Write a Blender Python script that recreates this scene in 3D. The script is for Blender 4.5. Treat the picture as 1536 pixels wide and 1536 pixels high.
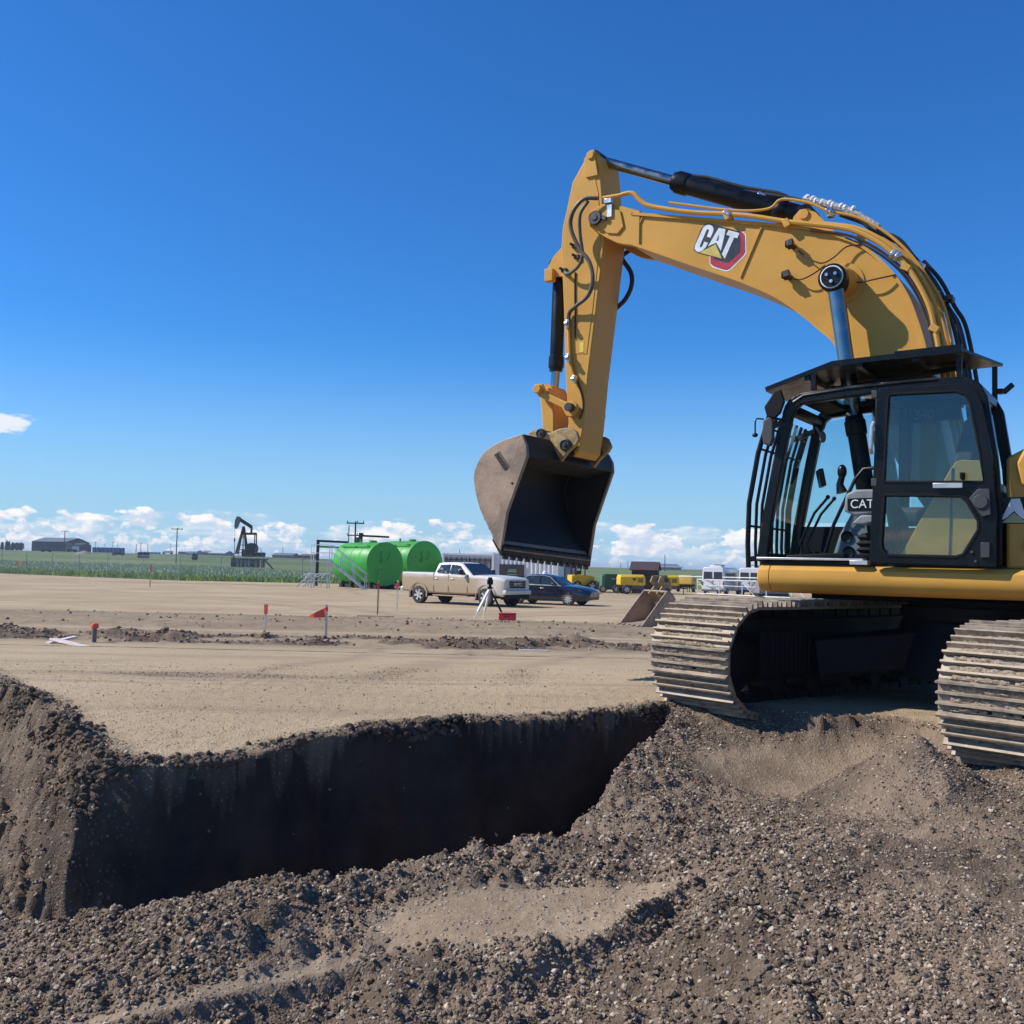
import bpy, bmesh, math, random
import numpy as np
from mathutils import Vector, Matrix, Euler

# ------------------------------------------------------------------ scene, camera, sky, sun
for o in list(bpy.data.objects):
    bpy.data.objects.remove(o)
SC = bpy.context.scene
COL = SC.collection
random.seed(7)
RNG = np.random.default_rng(11)

CAM_H = 1.84
FPX = 1540.0                                    # focal length in pixels of the 1536 px photograph
PITCH, ROLL = math.radians(2.97), math.radians(1.3)
_fw = np.array([0, math.cos(PITCH), math.sin(PITCH)])
_r0 = np.array([1.0, 0, 0]); _u0 = np.array([0, -math.sin(PITCH), math.cos(PITCH)])
_rt = math.cos(ROLL) * _r0 + math.sin(ROLL) * _u0
_up = -math.sin(ROLL) * _r0 + math.cos(ROLL) * _u0
cam_data = bpy.data.cameras.new('camera')
cam = bpy.data.objects.new('camera', cam_data); COL.objects.link(cam)
cam_data.sensor_fit = 'HORIZONTAL'; cam_data.sensor_width = 36
cam_data.lens = 36 * FPX / 1536
cam_data.clip_start = 0.05; cam_data.clip_end = 20000
cam.matrix_world = Matrix(((_rt[0], _up[0], -_fw[0], 0), (_rt[1], _up[1], -_fw[1], 0), (_rt[2], _up[2], -_fw[2], CAM_H), (0, 0, 0, 1)))
SC.camera = cam

def ray(px, py):
    return _fw + (px - 768) / FPX * _rt - (py - 768) / FPX * _up
def at_z(px, py, z=0.0):
    d = ray(px, py); t = (z - CAM_H) / d[2]
    return np.array([0, 0, CAM_H]) + t * d
def at_y(px, py, y):
    d = ray(px, py); t = y / d[1]
    return np.array([0, 0, CAM_H]) + t * d

SUN_AZ = (-0.999, 0.02); SUN_EL = math.radians(43)
_n = math.hypot(*SUN_AZ)
SUN_DIR = Vector((SUN_AZ[0] / _n * math.cos(SUN_EL), SUN_AZ[1] / _n * math.cos(SUN_EL), math.sin(SUN_EL)))
sun_data = bpy.data.lights.new('sun', 'SUN'); sun_data.energy = 5.0; sun_data.angle = math.radians(0.53)
sun_data.color = (1.0, 0.955, 0.885)
sun = bpy.data.objects.new('sun', sun_data); COL.objects.link(sun)
sun.rotation_euler = (-SUN_DIR).to_track_quat('-Z', 'Y').to_euler()
sun.location = (-30, -8, 40)

SC.view_settings.view_transform = 'Standard'; SC.view_settings.look = 'None'
SC.view_settings.exposure = 0.0; SC.view_settings.gamma = 1.0
SC.view_settings.use_curve_mapping = False
SC.render.engine = 'CYCLES'
SC.cycles.max_bounces = 6; SC.cycles.transparent_max_bounces = 16

W = bpy.data.worlds.new('World'); SC.world = W; W.use_nodes = True
nt = W.node_tree; nt.nodes.clear()
def N(tree, kind, **kw):
    n = tree.nodes.new(kind)
    for k, v in kw.items():
        if hasattr(n, k): setattr(n, k, v)
        else: n.inputs[k.replace('_', ' ')].default_value = v
    return n
def math_node(tree, op, a, b=None, clamp=False, c=None):
    n = tree.nodes.new('ShaderNodeMath'); n.operation = op; n.use_clamp = clamp
    for i, s in enumerate((a, b, c)):
        if s is None: continue
        if isinstance(s, (int, float)): n.inputs[i].default_value = s
        else: tree.links.new(s, n.inputs[i])
    return n.outputs[0]
def ramp01(tree, val, a, b):
    n = tree.nodes.new('ShaderNodeMapRange'); n.interpolation_type = 'SMOOTHSTEP'
    tree.links.new(val, n.inputs[0]); n.inputs[1].default_value = a; n.inputs[2].default_value = b
    return n.outputs[0]
def mix_col(tree, fac, a, b, blend='MIX'):
    n = tree.nodes.new('ShaderNodeMix'); n.data_type = 'RGBA'; n.blend_type = blend
    for i, s in ((0, fac), (6, a), (7, b)):
        if isinstance(s, (int, float)): n.inputs[i].default_value = s
        elif isinstance(s, tuple): n.inputs[i].default_value = (*s, 1) if len(s) == 3 else s
        else: tree.links.new(s, n.inputs[i])
    return n.outputs[2]

sky = nt.nodes.new('ShaderNodeTexSky'); sky.sky_type = 'NISHITA'; sky.sun_disc = False
sky.sun_elevation = SUN_EL; sky.sun_rotation = math.atan2(SUN_DIR.x, SUN_DIR.y) % (2 * math.pi)
sky.altitude = 700; sky.air_density = 1.0; sky.dust_density = 0.25; sky.ozone_density = 3.0
hs = N(nt, 'ShaderNodeHueSaturation'); hs.inputs['Saturation'].default_value = 1.16; hs.inputs['Hue'].default_value = 0.5
nt.links.new(sky.outputs[0], hs.inputs['Color'])
# fair-weather cumulus standing low over the whole horizon, and one stray puff
tc = nt.nodes.new('ShaderNodeTexCoord'); sep = nt.nodes.new('ShaderNodeSeparateXYZ')
nt.links.new(tc.outputs['Generated'], sep.inputs[0])
az = math_node(nt, 'ARCTAN2', sep.outputs[0], sep.outputs[1])
el = math_node(nt, 'ARCSINE', sep.outputs[2])
def cloud_layer(seed, sx, sz, e0, e1, e2, e3, thr, soft, detail=9):
    cmb = nt.nodes.new('ShaderNodeCombineXYZ')
    nt.links.new(math_node(nt, 'MULTIPLY', az, sx), cmb.inputs[0]); nt.links.new(math_node(nt, 'MULTIPLY', el, sz), cmb.inputs[1])
    cmb.inputs[2].default_value = seed
    nz = N(nt, 'ShaderNodeTexNoise', Scale=1.0, Detail=float(detail), Roughness=0.56); nt.links.new(cmb.outputs[0], nz.inputs['Vector'])
    up_ = ramp01(nt, el, e0, e1); dn = ramp01(nt, el, e3, e2)
    band = math_node(nt, 'MULTIPLY', up_, dn)
    v = math_node(nt, 'ADD', nz.outputs[0], math_node(nt, 'MULTIPLY', math_node(nt, 'SUBTRACT', band, 1.0), 0.42))
    dens = ramp01(nt, v, thr, thr + soft)
    # the same noise a little lower: tops catch the light, bases stay grey-blue
    cmb2 = nt.nodes.new('ShaderNodeVectorMath'); cmb2.operation = 'ADD'; nt.links.new(cmb.outputs[0], cmb2.inputs[0]); cmb2.inputs[1].default_value = (-0.10, 0.22, 0)
    nz2 = N(nt, 'ShaderNodeTexNoise', Scale=1.0, Detail=5.0, Roughness=0.5); nt.links.new(cmb2.outputs[0], nz2.inputs['Vector'])
    lit = ramp01(nt, math_node(nt, 'SUBTRACT', nz.outputs[0], nz2.outputs[0]), -0.06, 0.10)
    return dens, lit
tint = mix_col(nt, 1.0, hs.outputs[0], (0.42, 0.98, 1.48), 'MULTIPLY')
colr = mix_col(nt, ramp01(nt, el, 0.225, -0.05), tint, (4.0, 6.1, 7.9))
CLOUD_K = 10.2
for args, amt in (((3.3, 20, 62, -0.02, 0.0, 0.032, 0.062, 0.44, 0.16), 0.50),
                  ((8.1, 20, 34, -0.004, 0.016, 0.034, 0.066, 0.50, 0.05), 0.97),
                  ((5.7, 42, 60, -0.01, 0.004, 0.028, 0.052, 0.53, 0.07), 0.75)):
    d, l = cloud_layer(*args)
    cc = mix_col(nt, l, (CLOUD_K * .58, CLOUD_K * .68, CLOUD_K * .84), (CLOUD_K * .99, CLOUD_K * .97, CLOUD_K * .95))
    colr = mix_col(nt, math_node(nt, 'MULTIPLY', d, amt), colr, cc)
# the stray puff on the left, a small blob with a ragged edge
pd = ray(8, 634); pd = pd / np.linalg.norm(pd); paz, pel = math.atan2(pd[0], pd[1]), math.asin(pd[2])
ex = math_node(nt, 'DIVIDE', math_node(nt, 'SUBTRACT', az, paz), 0.026); ey = math_node(nt, 'DIVIDE', math_node(nt, 'SUBTRACT', el, pel), 0.0095)
rr = math_node(nt, 'SQRT', math_node(nt, 'ADD', math_node(nt, 'MULTIPLY', ex, ex), math_node(nt, 'MULTIPLY', ey, ey)))
pc = nt.nodes.new('ShaderNodeCombineXYZ'); nt.links.new(ex, pc.inputs[0]); nt.links.new(ey, pc.inputs[1])
pn = N(nt, 'ShaderNodeTexNoise', Scale=1.6, Detail=6.0); nt.links.new(pc.outputs[0], pn.inputs['Vector'])
pv = math_node(nt, 'ADD', rr, math_node(nt, 'MULTIPLY', math_node(nt, 'SUBTRACT', pn.outputs[0], 0.5), 1.7))
colr = mix_col(nt, math_node(nt, 'MULTIPLY', ramp01(nt, pv, 1.0, 0.55), 0.9), colr, (CLOUD_K * .84, CLOUD_K * .87, CLOUD_K * .92))
bg = nt.nodes.new('ShaderNodeBackground'); bg.inputs[1].default_value = 0.105
nt.links.new(colr, bg.inputs[0])
wo = nt.nodes.new('ShaderNodeOutputWorld'); nt.links.new(bg.outputs[0], wo.inputs[0])

# ------------------------------------------------------------------ materials
MATS = {}
def M(name, col, rough=0.6, metal=0.0, var=0.12, scale=6.0, bump=0.0, bscale=60.0, dust=0.0, dust_col=(0.36, 0.28, 0.2), spec=0.5, coat=0.0, dscale=5.0):
    """procedural paint / metal / soil-dusted material"""
    if name in MATS: return MATS[name]
    m = bpy.data.materials.new(name); m.use_nodes = True; t = m.node_tree
    b = t.nodes['Principled BSDF']; b.inputs['Roughness'].default_value = rough; b.inputs['Metallic'].default_value = metal
    b.inputs['Specular IOR Level'].default_value = spec; b.inputs['Coat Weight'].default_value = coat
    tcn = t.nodes.new('ShaderNodeTexCoord')
    nz = N(t, 'ShaderNodeTexNoise', Scale=scale, Detail=6.0, Roughness=0.6); t.links.new(tcn.outputs['Object'], nz.inputs['Vector'])
    f = ramp01(t, nz.outputs[0], 0.3, 0.7)
    c = mix_col(t, f, tuple(x * (1 - var) for x in col), tuple(min(1, x * (1 + var)) for x in col))
    rg = math_node(t, 'MULTIPLY_ADD', f, 0.16, c=max(0.02, rough - 0.08))
    if dust > 0:
        n2 = N(t, 'ShaderNodeTexNoise', Scale=dscale, Detail=8.0, Roughness=0.68); t.links.new(tcn.outputs['Object'], n2.inputs['Vector'])
        ge = t.nodes.new('ShaderNodeNewGeometry'); sp = t.nodes.new('ShaderNodeSeparateXYZ'); t.links.new(ge.outputs['Normal'], sp.inputs[0])
        upf = math_node(t, 'MULTIPLY_ADD', sp.outputs[2], 0.22, c=0.0)
        df = ramp01(t, math_node(t, 'ADD', n2.outputs[0], upf), 0.72 - 0.5 * dust, 0.95 - 0.35 * dust)
        df = math_node(t, 'MULTIPLY', df, min(1.0, 0.45 + dust * 0.5))
        c = mix_col(t, df, c, dust_col)
        rg = math_node(t, 'MAXIMUM', rg, math_node(t, 'MULTIPLY', df, 0.9))
    t.links.new(c, b.inputs['Base Color']); t.links.new(rg, b.inputs['Roughness'])
    if bump > 0:
        nb = N(t, 'ShaderNodeTexNoise', Scale=bscale, Detail=5.0); t.links.new(tcn.outputs['Object'], nb.inputs['Vector'])
        bn = t.nodes.new('ShaderNodeBump'); bn.inputs['Strength'].default_value = bump; bn.inputs['Distance'].default_value = 0.02
        t.links.new(nb.outputs[0], bn.inputs['Height']); t.links.new(bn.outputs[0], b.inputs['Normal'])
    MATS[name] = m
    return m
def glass(name, tint, gloss_tint=(1, 1, 1), ior=1.5, add=0.02):
    if name in MATS: return MATS[name]
    m = bpy.data.materials.new(name); m.use_nodes = True; t = m.node_tree; t.nodes.clear()
    tr = t.nodes.new('ShaderNodeBsdfTransparent'); tr.inputs[0].default_value = (*tint, 1)
    gl = t.nodes.new('ShaderNodeBsdfGlossy'); gl.inputs['Roughness'].default_value = 0.03; gl.inputs[0].default_value = (*gloss_tint, 1)
    ge = t.nodes.new('ShaderNodeNewGeometry'); dt = t.nodes.new('ShaderNodeVectorMath'); dt.operation = 'DOT_PRODUCT'
    t.links.new(ge.outputs['Normal'], dt.inputs[0]); t.links.new(ge.outputs['Incoming'], dt.inputs[1])
    k = math_node(t, 'SUBTRACT', 1.0, math_node(t, 'ABSOLUTE', dt.outputs['Value'])); f0 = ((ior - 1) / (ior + 1)) ** 2
    fr = math_node(t, 'MULTIPLY_ADD', math_node(t, 'POWER', k, 5.0), 1 - f0, c=f0 + add)
    mx = t.nodes.new('ShaderNodeMixShader'); t.links.new(fr, mx.inputs[0])
    t.links.new(tr.outputs[0], mx.inputs[1]); t.links.new(gl.outputs[0], mx.inputs[2])
    ou = t.nodes.new('ShaderNodeOutputMaterial'); t.links.new(mx.outputs[0], ou.inputs[0])
    MATS[name] = m
    return m

# ------------------------------------------------------------------ mesh builder
def catmull(pts, n=6):
    P = [np.array(p, float) for p in pts]
    if len(P) < 3: return P
    P = [2 * P[0] - P[1]] + P + [2 * P[-1] - P[-2]]
    out = []
    for i in range(1, len(P) - 2):
        for k in range(n):
            t = k / n
            a, b, c, d = P[i - 1], P[i], P[i + 1], P[i + 2]
            out.append(0.5 * (2 * b + (c - a) * t + (2 * a - 5 * b + 4 * c - d) * t * t + (3 * b - a - 3 * c + d) * t ** 3))
    out.append(P[-2]); return out
class MB:
    def __init__(s): s.v = []; s.f = []; s.m = []
    def add(s, vs, fs, m=0):
        o = len(s.v); s.v += [tuple(map(float, p)) for p in vs]
        for f in fs: s.f.append(tuple(i + o for i in f)); s.m.append(m)
        return s
    def box(s, c, d, R=None, m=0):
        x, y, z = (k / 2 for k in d)
        vs = [(-x, -y, -z), (x, -y, -z), (x, y, -z), (-x, y, -z), (-x, -y, z), (x, -y, z), (x, y, z), (-x, y, z)]
        if R is not None: vs = [tuple(R @ Vector(p)) for p in vs]
        vs = [(p[0] + c[0], p[1] + c[1], p[2] + c[2]) for p in vs]
        return s.add(vs, [(0, 3, 2, 1), (4, 5, 6, 7), (0, 1, 5, 4), (1, 2, 6, 5), (2, 3, 7, 6), (3, 0, 4, 7)], m)
    def bar(s, p0, p1, w, h, m=0, upv=(0, 0, 1)):
        p0, p1 = Vector(p0), Vector(p1); d = (p1 - p0); ln = d.length; d.normalize()
        u = Vector(upv)
        if abs(d.dot(u)) > 0.98: u = Vector((1, 0, 0))
        sx = d.cross(u).normalized(); uz = sx.cross(d)
        vs = []
        for q in (p0, p1):
            for a, b in ((-1, -1), (1, -1), (1, 1), (-1, 1)):
                vs.append(q + sx * (a * w / 2) + uz * (b * h / 2))
        return s.add(vs, [(3, 2, 1, 0), (4, 5, 6, 7), (0, 1, 5, 4), (1, 2, 6, 5), (2, 3, 7, 6), (3, 0, 4, 7)], m)
    def prism(s, poly, a, b, ax='y', m=0):
        n = len(poly)
        mk = {'y': lambda u, w, t: (u, t, w), 'z': lambda u, w, t: (u, w, t), 'x': lambda u, w, t: (t, u, w)}[ax]
        vs = [mk(u, w, a) for u, w in poly] + [mk(u, w, b) for u, w in poly]
        area = sum(poly[i][0] * poly[(i + 1) % n][1] - poly[(i + 1) % n][0] * poly[i][1] for i in range(n))
        flip = (area > 0) ^ (ax == 'y') ^ (b < a)
        A = tuple(range(n)); B = tuple(range(n, 2 * n))
        fs = [A[::-1] if flip else A, B if flip else B[::-1]]
        for i in range(n):
            j = (i + 1) % n
            q = (i, j, n + j, n + i); fs.append(q if flip else q[::-1])
        return s.add(vs, fs, m)
    def cyl(s, p0, p1, r, r1=None, n=16, m=0, cap=True):
        return s.tube([p0, p1], [r, r if r1 is None else r1], n, m, cap)
    def tube(s, pts, r, n=8, m=0, cap=True, smooth=0, closed=False):
        if smooth: pts = catmull(pts, smooth)
        P = [Vector(tuple(map(float, p))) for p in pts]; k = len(P)
        rs = r if isinstance(r, (list, tuple)) else [r] * k
        T = []
        for i in range(k):
            a, b = P[max(0, i - 1)], P[min(k - 1, i + 1)]
            T.append((b - a).normalized())
        u = Vector((0, 0, 1)) if abs(T[0].z) < 0.9 else Vector((1, 0, 0))
        u = (u - T[0] * u.dot(T[0])).normalized()
        vs = []
        for i in range(k):
            u = (u - T[i] * u.dot(T[i]))
            u = u.normalized() if u.length > 1e-6 else T[i].orthogonal().normalized()
            w = T[i].cross(u)
            for j in range(n):
                a = 2 * math.pi * j / n
                vs.append(P[i] + (u * math.cos(a) + w * math.sin(a)) * rs[i])
        fs = []
        for i in range(k - 1):
            for j in range(n):
                j2 = (j + 1) % n
                fs.append((i * n + j, i * n + j2, (i + 1) * n + j2, (i + 1) * n + j))
        if cap: fs += [tuple(range(n))[::-1], tuple(range((k - 1) * n, k * n))]
        return s.add(vs, fs, m)
    def lathe(s, prof, c, axis, n=24, m=0, ring=False):
        """prof: list of (radius, distance along axis)"""
        ax = Vector(axis).normalized(); u = ax.orthogonal().normalized(); w = ax.cross(u); c = Vector(c)
        vs = []
        for r, d in prof:
            for j in range(n):
                a = 2 * math.pi * j / n
                vs.append(c + ax * d + (u * math.cos(a) + w * math.sin(a)) * r)
        fs = []
        for i in range(len(prof) - 1):
            for j in range(n):
                j2 = (j + 1) % n
                fs.append((i * n + j, i * n + j2, (i + 1) * n + j2, (i + 1) * n + j))
        if ring:
            k = len(prof) - 1
            fs += [(k * n + j, k * n + (j + 1) % n, (j + 1) % n, j) for j in range(n)]
        else: fs += [tuple(range(n))[::-1], tuple(range((len(prof) - 1) * n, len(prof) * n))]
        return s.add(vs, fs, m)
    def loft(s, secs, m=0, cap=True, closed=True):
        n = len(secs[0]); vs = [p for sec in secs for p in sec]; fs = []
        for i in range(len(secs) - 1):
            for j in range(n if closed else n - 1):
                j2 = (j + 1) % n
                fs.append((i * n + j, i * n + j2, (i + 1) * n + j2, (i + 1) * n + j))
        if cap: fs += [tuple(range(n))[::-1], tuple(range((len(secs) - 1) * n, len(secs) * n))]
        return s.add(vs, fs, m)
    def ball(s, c, r, n=12, k=8, m=0):
        r = r if isinstance(r, (tuple, list)) else (r, r, r)
        vs = []; fs = []
        for i in range(k + 1):
            th = math.pi * i / k
            for j in range(n):
                a = 2 * math.pi * j / n
                vs.append((c[0] + r[0] * math.sin(th) * math.cos(a), c[1] + r[1] * math.sin(th) * math.sin(a), c[2] + r[2] * math.cos(th)))
        for i in range(k):
            for j in range(n):
                j2 = (j + 1) % n
                fs.append((i * n + j, (i + 1) * n + j, (i + 1) * n + j2, i * n + j2))
        return s.add(vs, fs, m)
    def mesh(s, name, mats, angle=32):
        me = bpy.data.meshes.new(name); me.from_pydata(s.v, [], s.f)
        for k in (mats if isinstance(mats, (list, tuple)) else [mats]): me.materials.append(k)
        if any(s.m): me.polygons.foreach_set('material_index', s.m)
        bm = bmesh.new(); bm.from_mesh(me); bmesh.ops.remove_doubles(bm, verts=bm.verts, dist=1e-6)
        bmesh.ops.recalc_face_normals(bm, faces=bm.faces); bm.to_mesh(me); bm.free()
        me.shade_smooth(); me.set_sharp_from_angle(angle=math.radians(angle))
        return me
    def build(s, name, mats, parent=None, bevel=0.0, angle=32, seg=2):
        o = bpy.data.objects.new(name, s.mesh(name, mats, angle)); COL.objects.link(o)
        if parent is not None: o.parent = parent
        if bevel:
            b = o.modifiers.new('bevel', 'BEVEL'); b.width = bevel; b.segments = seg; b.limit_method = 'ANGLE'; b.angle_limit = math.radians(40); b.harden_normals = False
        return o
def tag(o, label=None, cat=None, group=None, kind=None):
    for k, v in (('label', label), ('category', cat), ('group', group), ('kind', kind)):
        if v: o[k] = v
    return o
def thing(name, label, cat, loc=(0, 0, 0), rotz=0.0, group=None):
    o = bpy.data.objects.new(name, None); COL.objects.link(o); o.empty_display_size = 0.3
    o.location = tuple(map(float, loc)); o.rotation_euler = (0, 0, rotz)
    return tag(o, label, cat, group)
def copy_tree(o, parent=None):
    c = o.copy(); COL.objects.link(c); c.parent = parent
    for ch in list(o.children): copy_tree(ch, c)
    return c
def text_polys(body, size, font_shear=0.0, extrude=0.0):
    cu = bpy.data.curves.new('txt', 'FONT'); cu.body = body; cu.size = size; cu.shear = font_shear; cu.extrude = extrude
    cu.align_x = 'CENTER'; cu.align_y = 'CENTER'
    ob = bpy.data.objects.new('txt', cu); COL.objects.link(ob)
    dg = bpy.context.evaluated_depsgraph_get(); me = bpy.data.meshes.new_from_object(ob.evaluated_get(dg))
    bpy.data.objects.remove(ob); bpy.data.curves.remove(cu)
    return me
def text_obj(name, body, size, mat, parent, loc, rot, bold=0.0, shear=0.0, sx=1.0):
    me = text_polys(body, size, shear, 0.002); me.name = name
    me.materials.clear(); me.materials.append(mat)
    o = bpy.data.objects.new(name, me); COL.objects.link(o); o.parent = parent; o.location = loc; o.rotation_euler = rot; o.scale = (sx, 1, 1)
    return o
# ------------------------------------------------------------------ terrain
def vnoise(x, y, seed=0):
    """smooth value noise on arrays, range about 0..1"""
    rg = np.random.default_rng(seed); T = rg.random((256, 256))
    xi = np.floor(x).astype(int); yi = np.floor(y).astype(int); fx = x - xi; fy = y - yi
    fx = fx * fx * (3 - 2 * fx); fy = fy * fy * (3 - 2 * fy)
    a = T[xi & 255, yi & 255]; b = T[(xi + 1) & 255, yi & 255]; c = T[xi & 255, (yi + 1) & 255]; d = T[(xi + 1) & 255, (yi + 1) & 255]
    return (a * (1 - fx) + b * fx) * (1 - fy) + (c * (1 - fx) + d * fx) * fy
def fbm(x, y, seed=0, oct=4, lac=2.1, gain=0.5):
    s = 0; a = 1; tot = 0
    for i in range(oct):
        s = s + a * vnoise(x + 17.3 * i, y - 9.1 * i, seed + i); tot += a; a *= gain; x = x * lac; y = y * lac
    return s / tot
def ss(x, a, b):
    t = np.clip((x - a) / (b - a), 0, 1); return t * t * (3 - 2 * t)
def seg_dist(x, y, P):
    d = np.full(x.shape, 1e9)
    for (ax, ay), (bx, by) in zip(P[:-1], P[1:]):
        vx, vy = bx - ax, by - ay; L2 = vx * vx + vy * vy + 1e-12
        t = np.clip(((x - ax) * vx + (y - ay) * vy) / L2, 0, 1)
        d = np.minimum(d, np.hypot(x - ax - t * vx, y - ay - t * vy))
    return d
def pad_z(x, y):
    z = 0.53 * (1 - ss(y, 9.5, 25.0)) + 0.02 * (fbm(x * .25, y * .25, 3, 3) - .5)
    z = z + 0.05 * ss(x, -1.5, 1.5) * (1 - ss(y, 11, 18))
    z = z - .055 * np.exp(-((x - .5) / 1.0) ** 2 - ((y - 9.2) / .9) ** 2) - .04 * np.exp(-((x + 1.7) / .6) ** 2 - ((y - 7.1) / .7) ** 2)
    # spoil strip left of centre: a low windrow, then a shallow scraped strip with a lip
    side = 1 - ss(x, 1.0, 5.0)
    edge = fbm(x * .35, y * 0 + 2.5, 21, 3) * 2.2
    z = z + side * 0.12 * ss(y, 27.2, 29.0) * (1 - ss(y, 31.5, 35)) 
    rid = ss(y, 21.0 + edge, 21.9 + edge) * (1 - ss(y, 22.4 + edge, 24.2 + edge))
    z = z + side * rid * (0.05 + 0.65 * np.maximum(0, fbm(x * .8, y * 1.1, 5, 4) - .44))
    return z
_pts = lambda L: np.array([at_z(*p)[:2] for p in L])
RIM = [(-9.5, 17.0)] + [tuple(p) for p in _pts([(0, 1030, .51), (21, 1036, .51), (70, 1063, .5), (116, 1103, .5), (123, 1120, .49), (151, 1142, .49), (183, 1150, .48), (246, 1151, .475), (299, 1153, .455), (352, 1150, .445),
      (387, 1138, .455), (457, 1118, .475), (540, 1100, .50), (588, 1087, .515), (697, 1084, .503), (799, 1083, .478), (887, 1078, .475), (992, 1064, .515), (1020, 1058, .56)])]
BOWL = [tuple(p) for p in _pts([(1052, 1055, .56), (1115, 1069, .53), (1150, 1078, .51), (1227, 1088, .50), (1297, 1088, .50), (1342, 1093, .50), (1420, 1120, .47)])] + [(4.6, 6.2), (9.5, 3.0)]
EDGE = RIM + BOWL
CREST_PX = [(0, 1402, -.3), (105, 1378, -.16), (150, 1374, -.10), (240, 1353, 0), (345, 1326, .08), (430, 1318, .12), (490, 1309, .15), (521, 1321, .12), (563, 1318, .11), (588, 1300, .15), (676, 1286, .18), (746, 1268, .2),
      (799, 1251, .23), (852, 1247, .25), (869, 1223, .28), (911, 1207, .30), (922, 1149, .38)]
CREST = [(-9.5, 6.4), (-5.0, 5.9)] + [tuple(p) for p in _pts(CREST_PX)] + [RIM[-1]]
FG = [(*at_z(*p)[:2], p[2]) for p in CREST_PX] + [(*at_z(*p)[:2], p[2]) for p in [
      (650, 1362, .06), (800, 1350, .09), (950, 1335, .12), (800, 1405, .05), (690, 1400, .04), (560, 1385, .0), (560, 1440, -.06), (400, 1482, -.1), (200, 1528, -.14), (200, 1420, .0), (380, 1390, .06), (60, 1480, -.2),
      (768, 1536, -.06), (1000, 1500, .06), (1200, 1420, .24), (1400, 1500, .22), (1536, 1536, .25), (1536, 1300, .40), (1100, 1300, .29), (1000, 1230, .27), (1300, 1300, .34), (1100, 1230, .22), (1220, 1235, .24),
      (1060, 1150, .24), (1140, 1175, .14), (1220, 1178, .13), (1280, 1170, .18), (1180, 1130, .30), (1260, 1130, .30), (1100, 1110, .36), (1000, 1130, .36), (1340, 1190, .28), (1400, 1225, .36), (1460, 1182, .41), (1536, 1200, .41),
      (1052, 1055, .56), (1115, 1069, .53), (1150, 1078, .51), (1227, 1088, .50), (1297, 1088, .50), (1342, 1093, .50), (1420, 1120, .47)]]
FG += [(-8, 3, -.2), (-8, 0, 0), (0, 0, .2), (0, 2.0, .1), (8, 2, .45), (9, 7, .53), (8, -1, .3), (-6, 5.5, -.35), (-9, 9, -.35), (5, 8.8, .55), (6, 6, .5), (-3.6, 7.0, -.36), (-4.3, 7.6, -.36), (RIM[-1][0], RIM[-1][1], .56)]
FG = np.array(FG)
def _tps_fit(P):
    n = len(P); r = np.hypot(P[:, None, 0] - P[None, :, 0], P[:, None, 1] - P[None, :, 1])
    K = np.where(r > 0, r * r * np.log(r + 1e-12), 0) + np.eye(n) * 0.02
    Q = np.c_[np.ones(n), P[:, :2]]
    A = np.block([[K, Q], [Q.T, np.zeros((3, 3))]])
    return np.linalg.solve(A, np.r_[P[:, 2], 0, 0, 0])
_TPS = _tps_fit(FG)
def tps(x, y):
    z = _TPS[-3] + _TPS[-2] * x + _TPS[-1] * y
    for (px, py, _), w in zip(FG, _TPS[:-3]):
        r2 = (x - px) ** 2 + (y - py) ** 2
        z = z + w * 0.5 * r2 * np.log(r2 + 1e-12)
    return np.clip(z, -.45, .75)
LEDGE1 = [tuple(p) for p in _pts([(610, 1446, .0), (660, 1438, .03), (750, 1436, .04), (850, 1424, .05), (940, 1388, .09), (1000, 1352, .12), (1060, 1330, .15)])]
LEDGE2 = [tuple(p) for p in _pts([(60, 1560, -.18), (250, 1520, -.13), (400, 1483, -.1), (540, 1446, -.06), (590, 1428, -.02)])]
def ledge_drop(x, y, P, h):
    d = seg_dist(x, y, P); xs = [p[0] for p in P]; ys = [p[1] for p in P]
    near = (y < np.interp(x, xs, ys)) & (x > xs[0] - .1) & (x < xs[-1] + .1)
    taper = ss(x, xs[0] - .1, xs[0] + .25) * (1 - ss(x, xs[-1] - .25, xs[-1] + .1))
    return np.where(near, h * (1 - np.exp(-d / .09)) * np.exp(-d / .8), 0) * taper
CONE = np.array([*at_z(1375, 1158, .48)[:2]])
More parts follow.
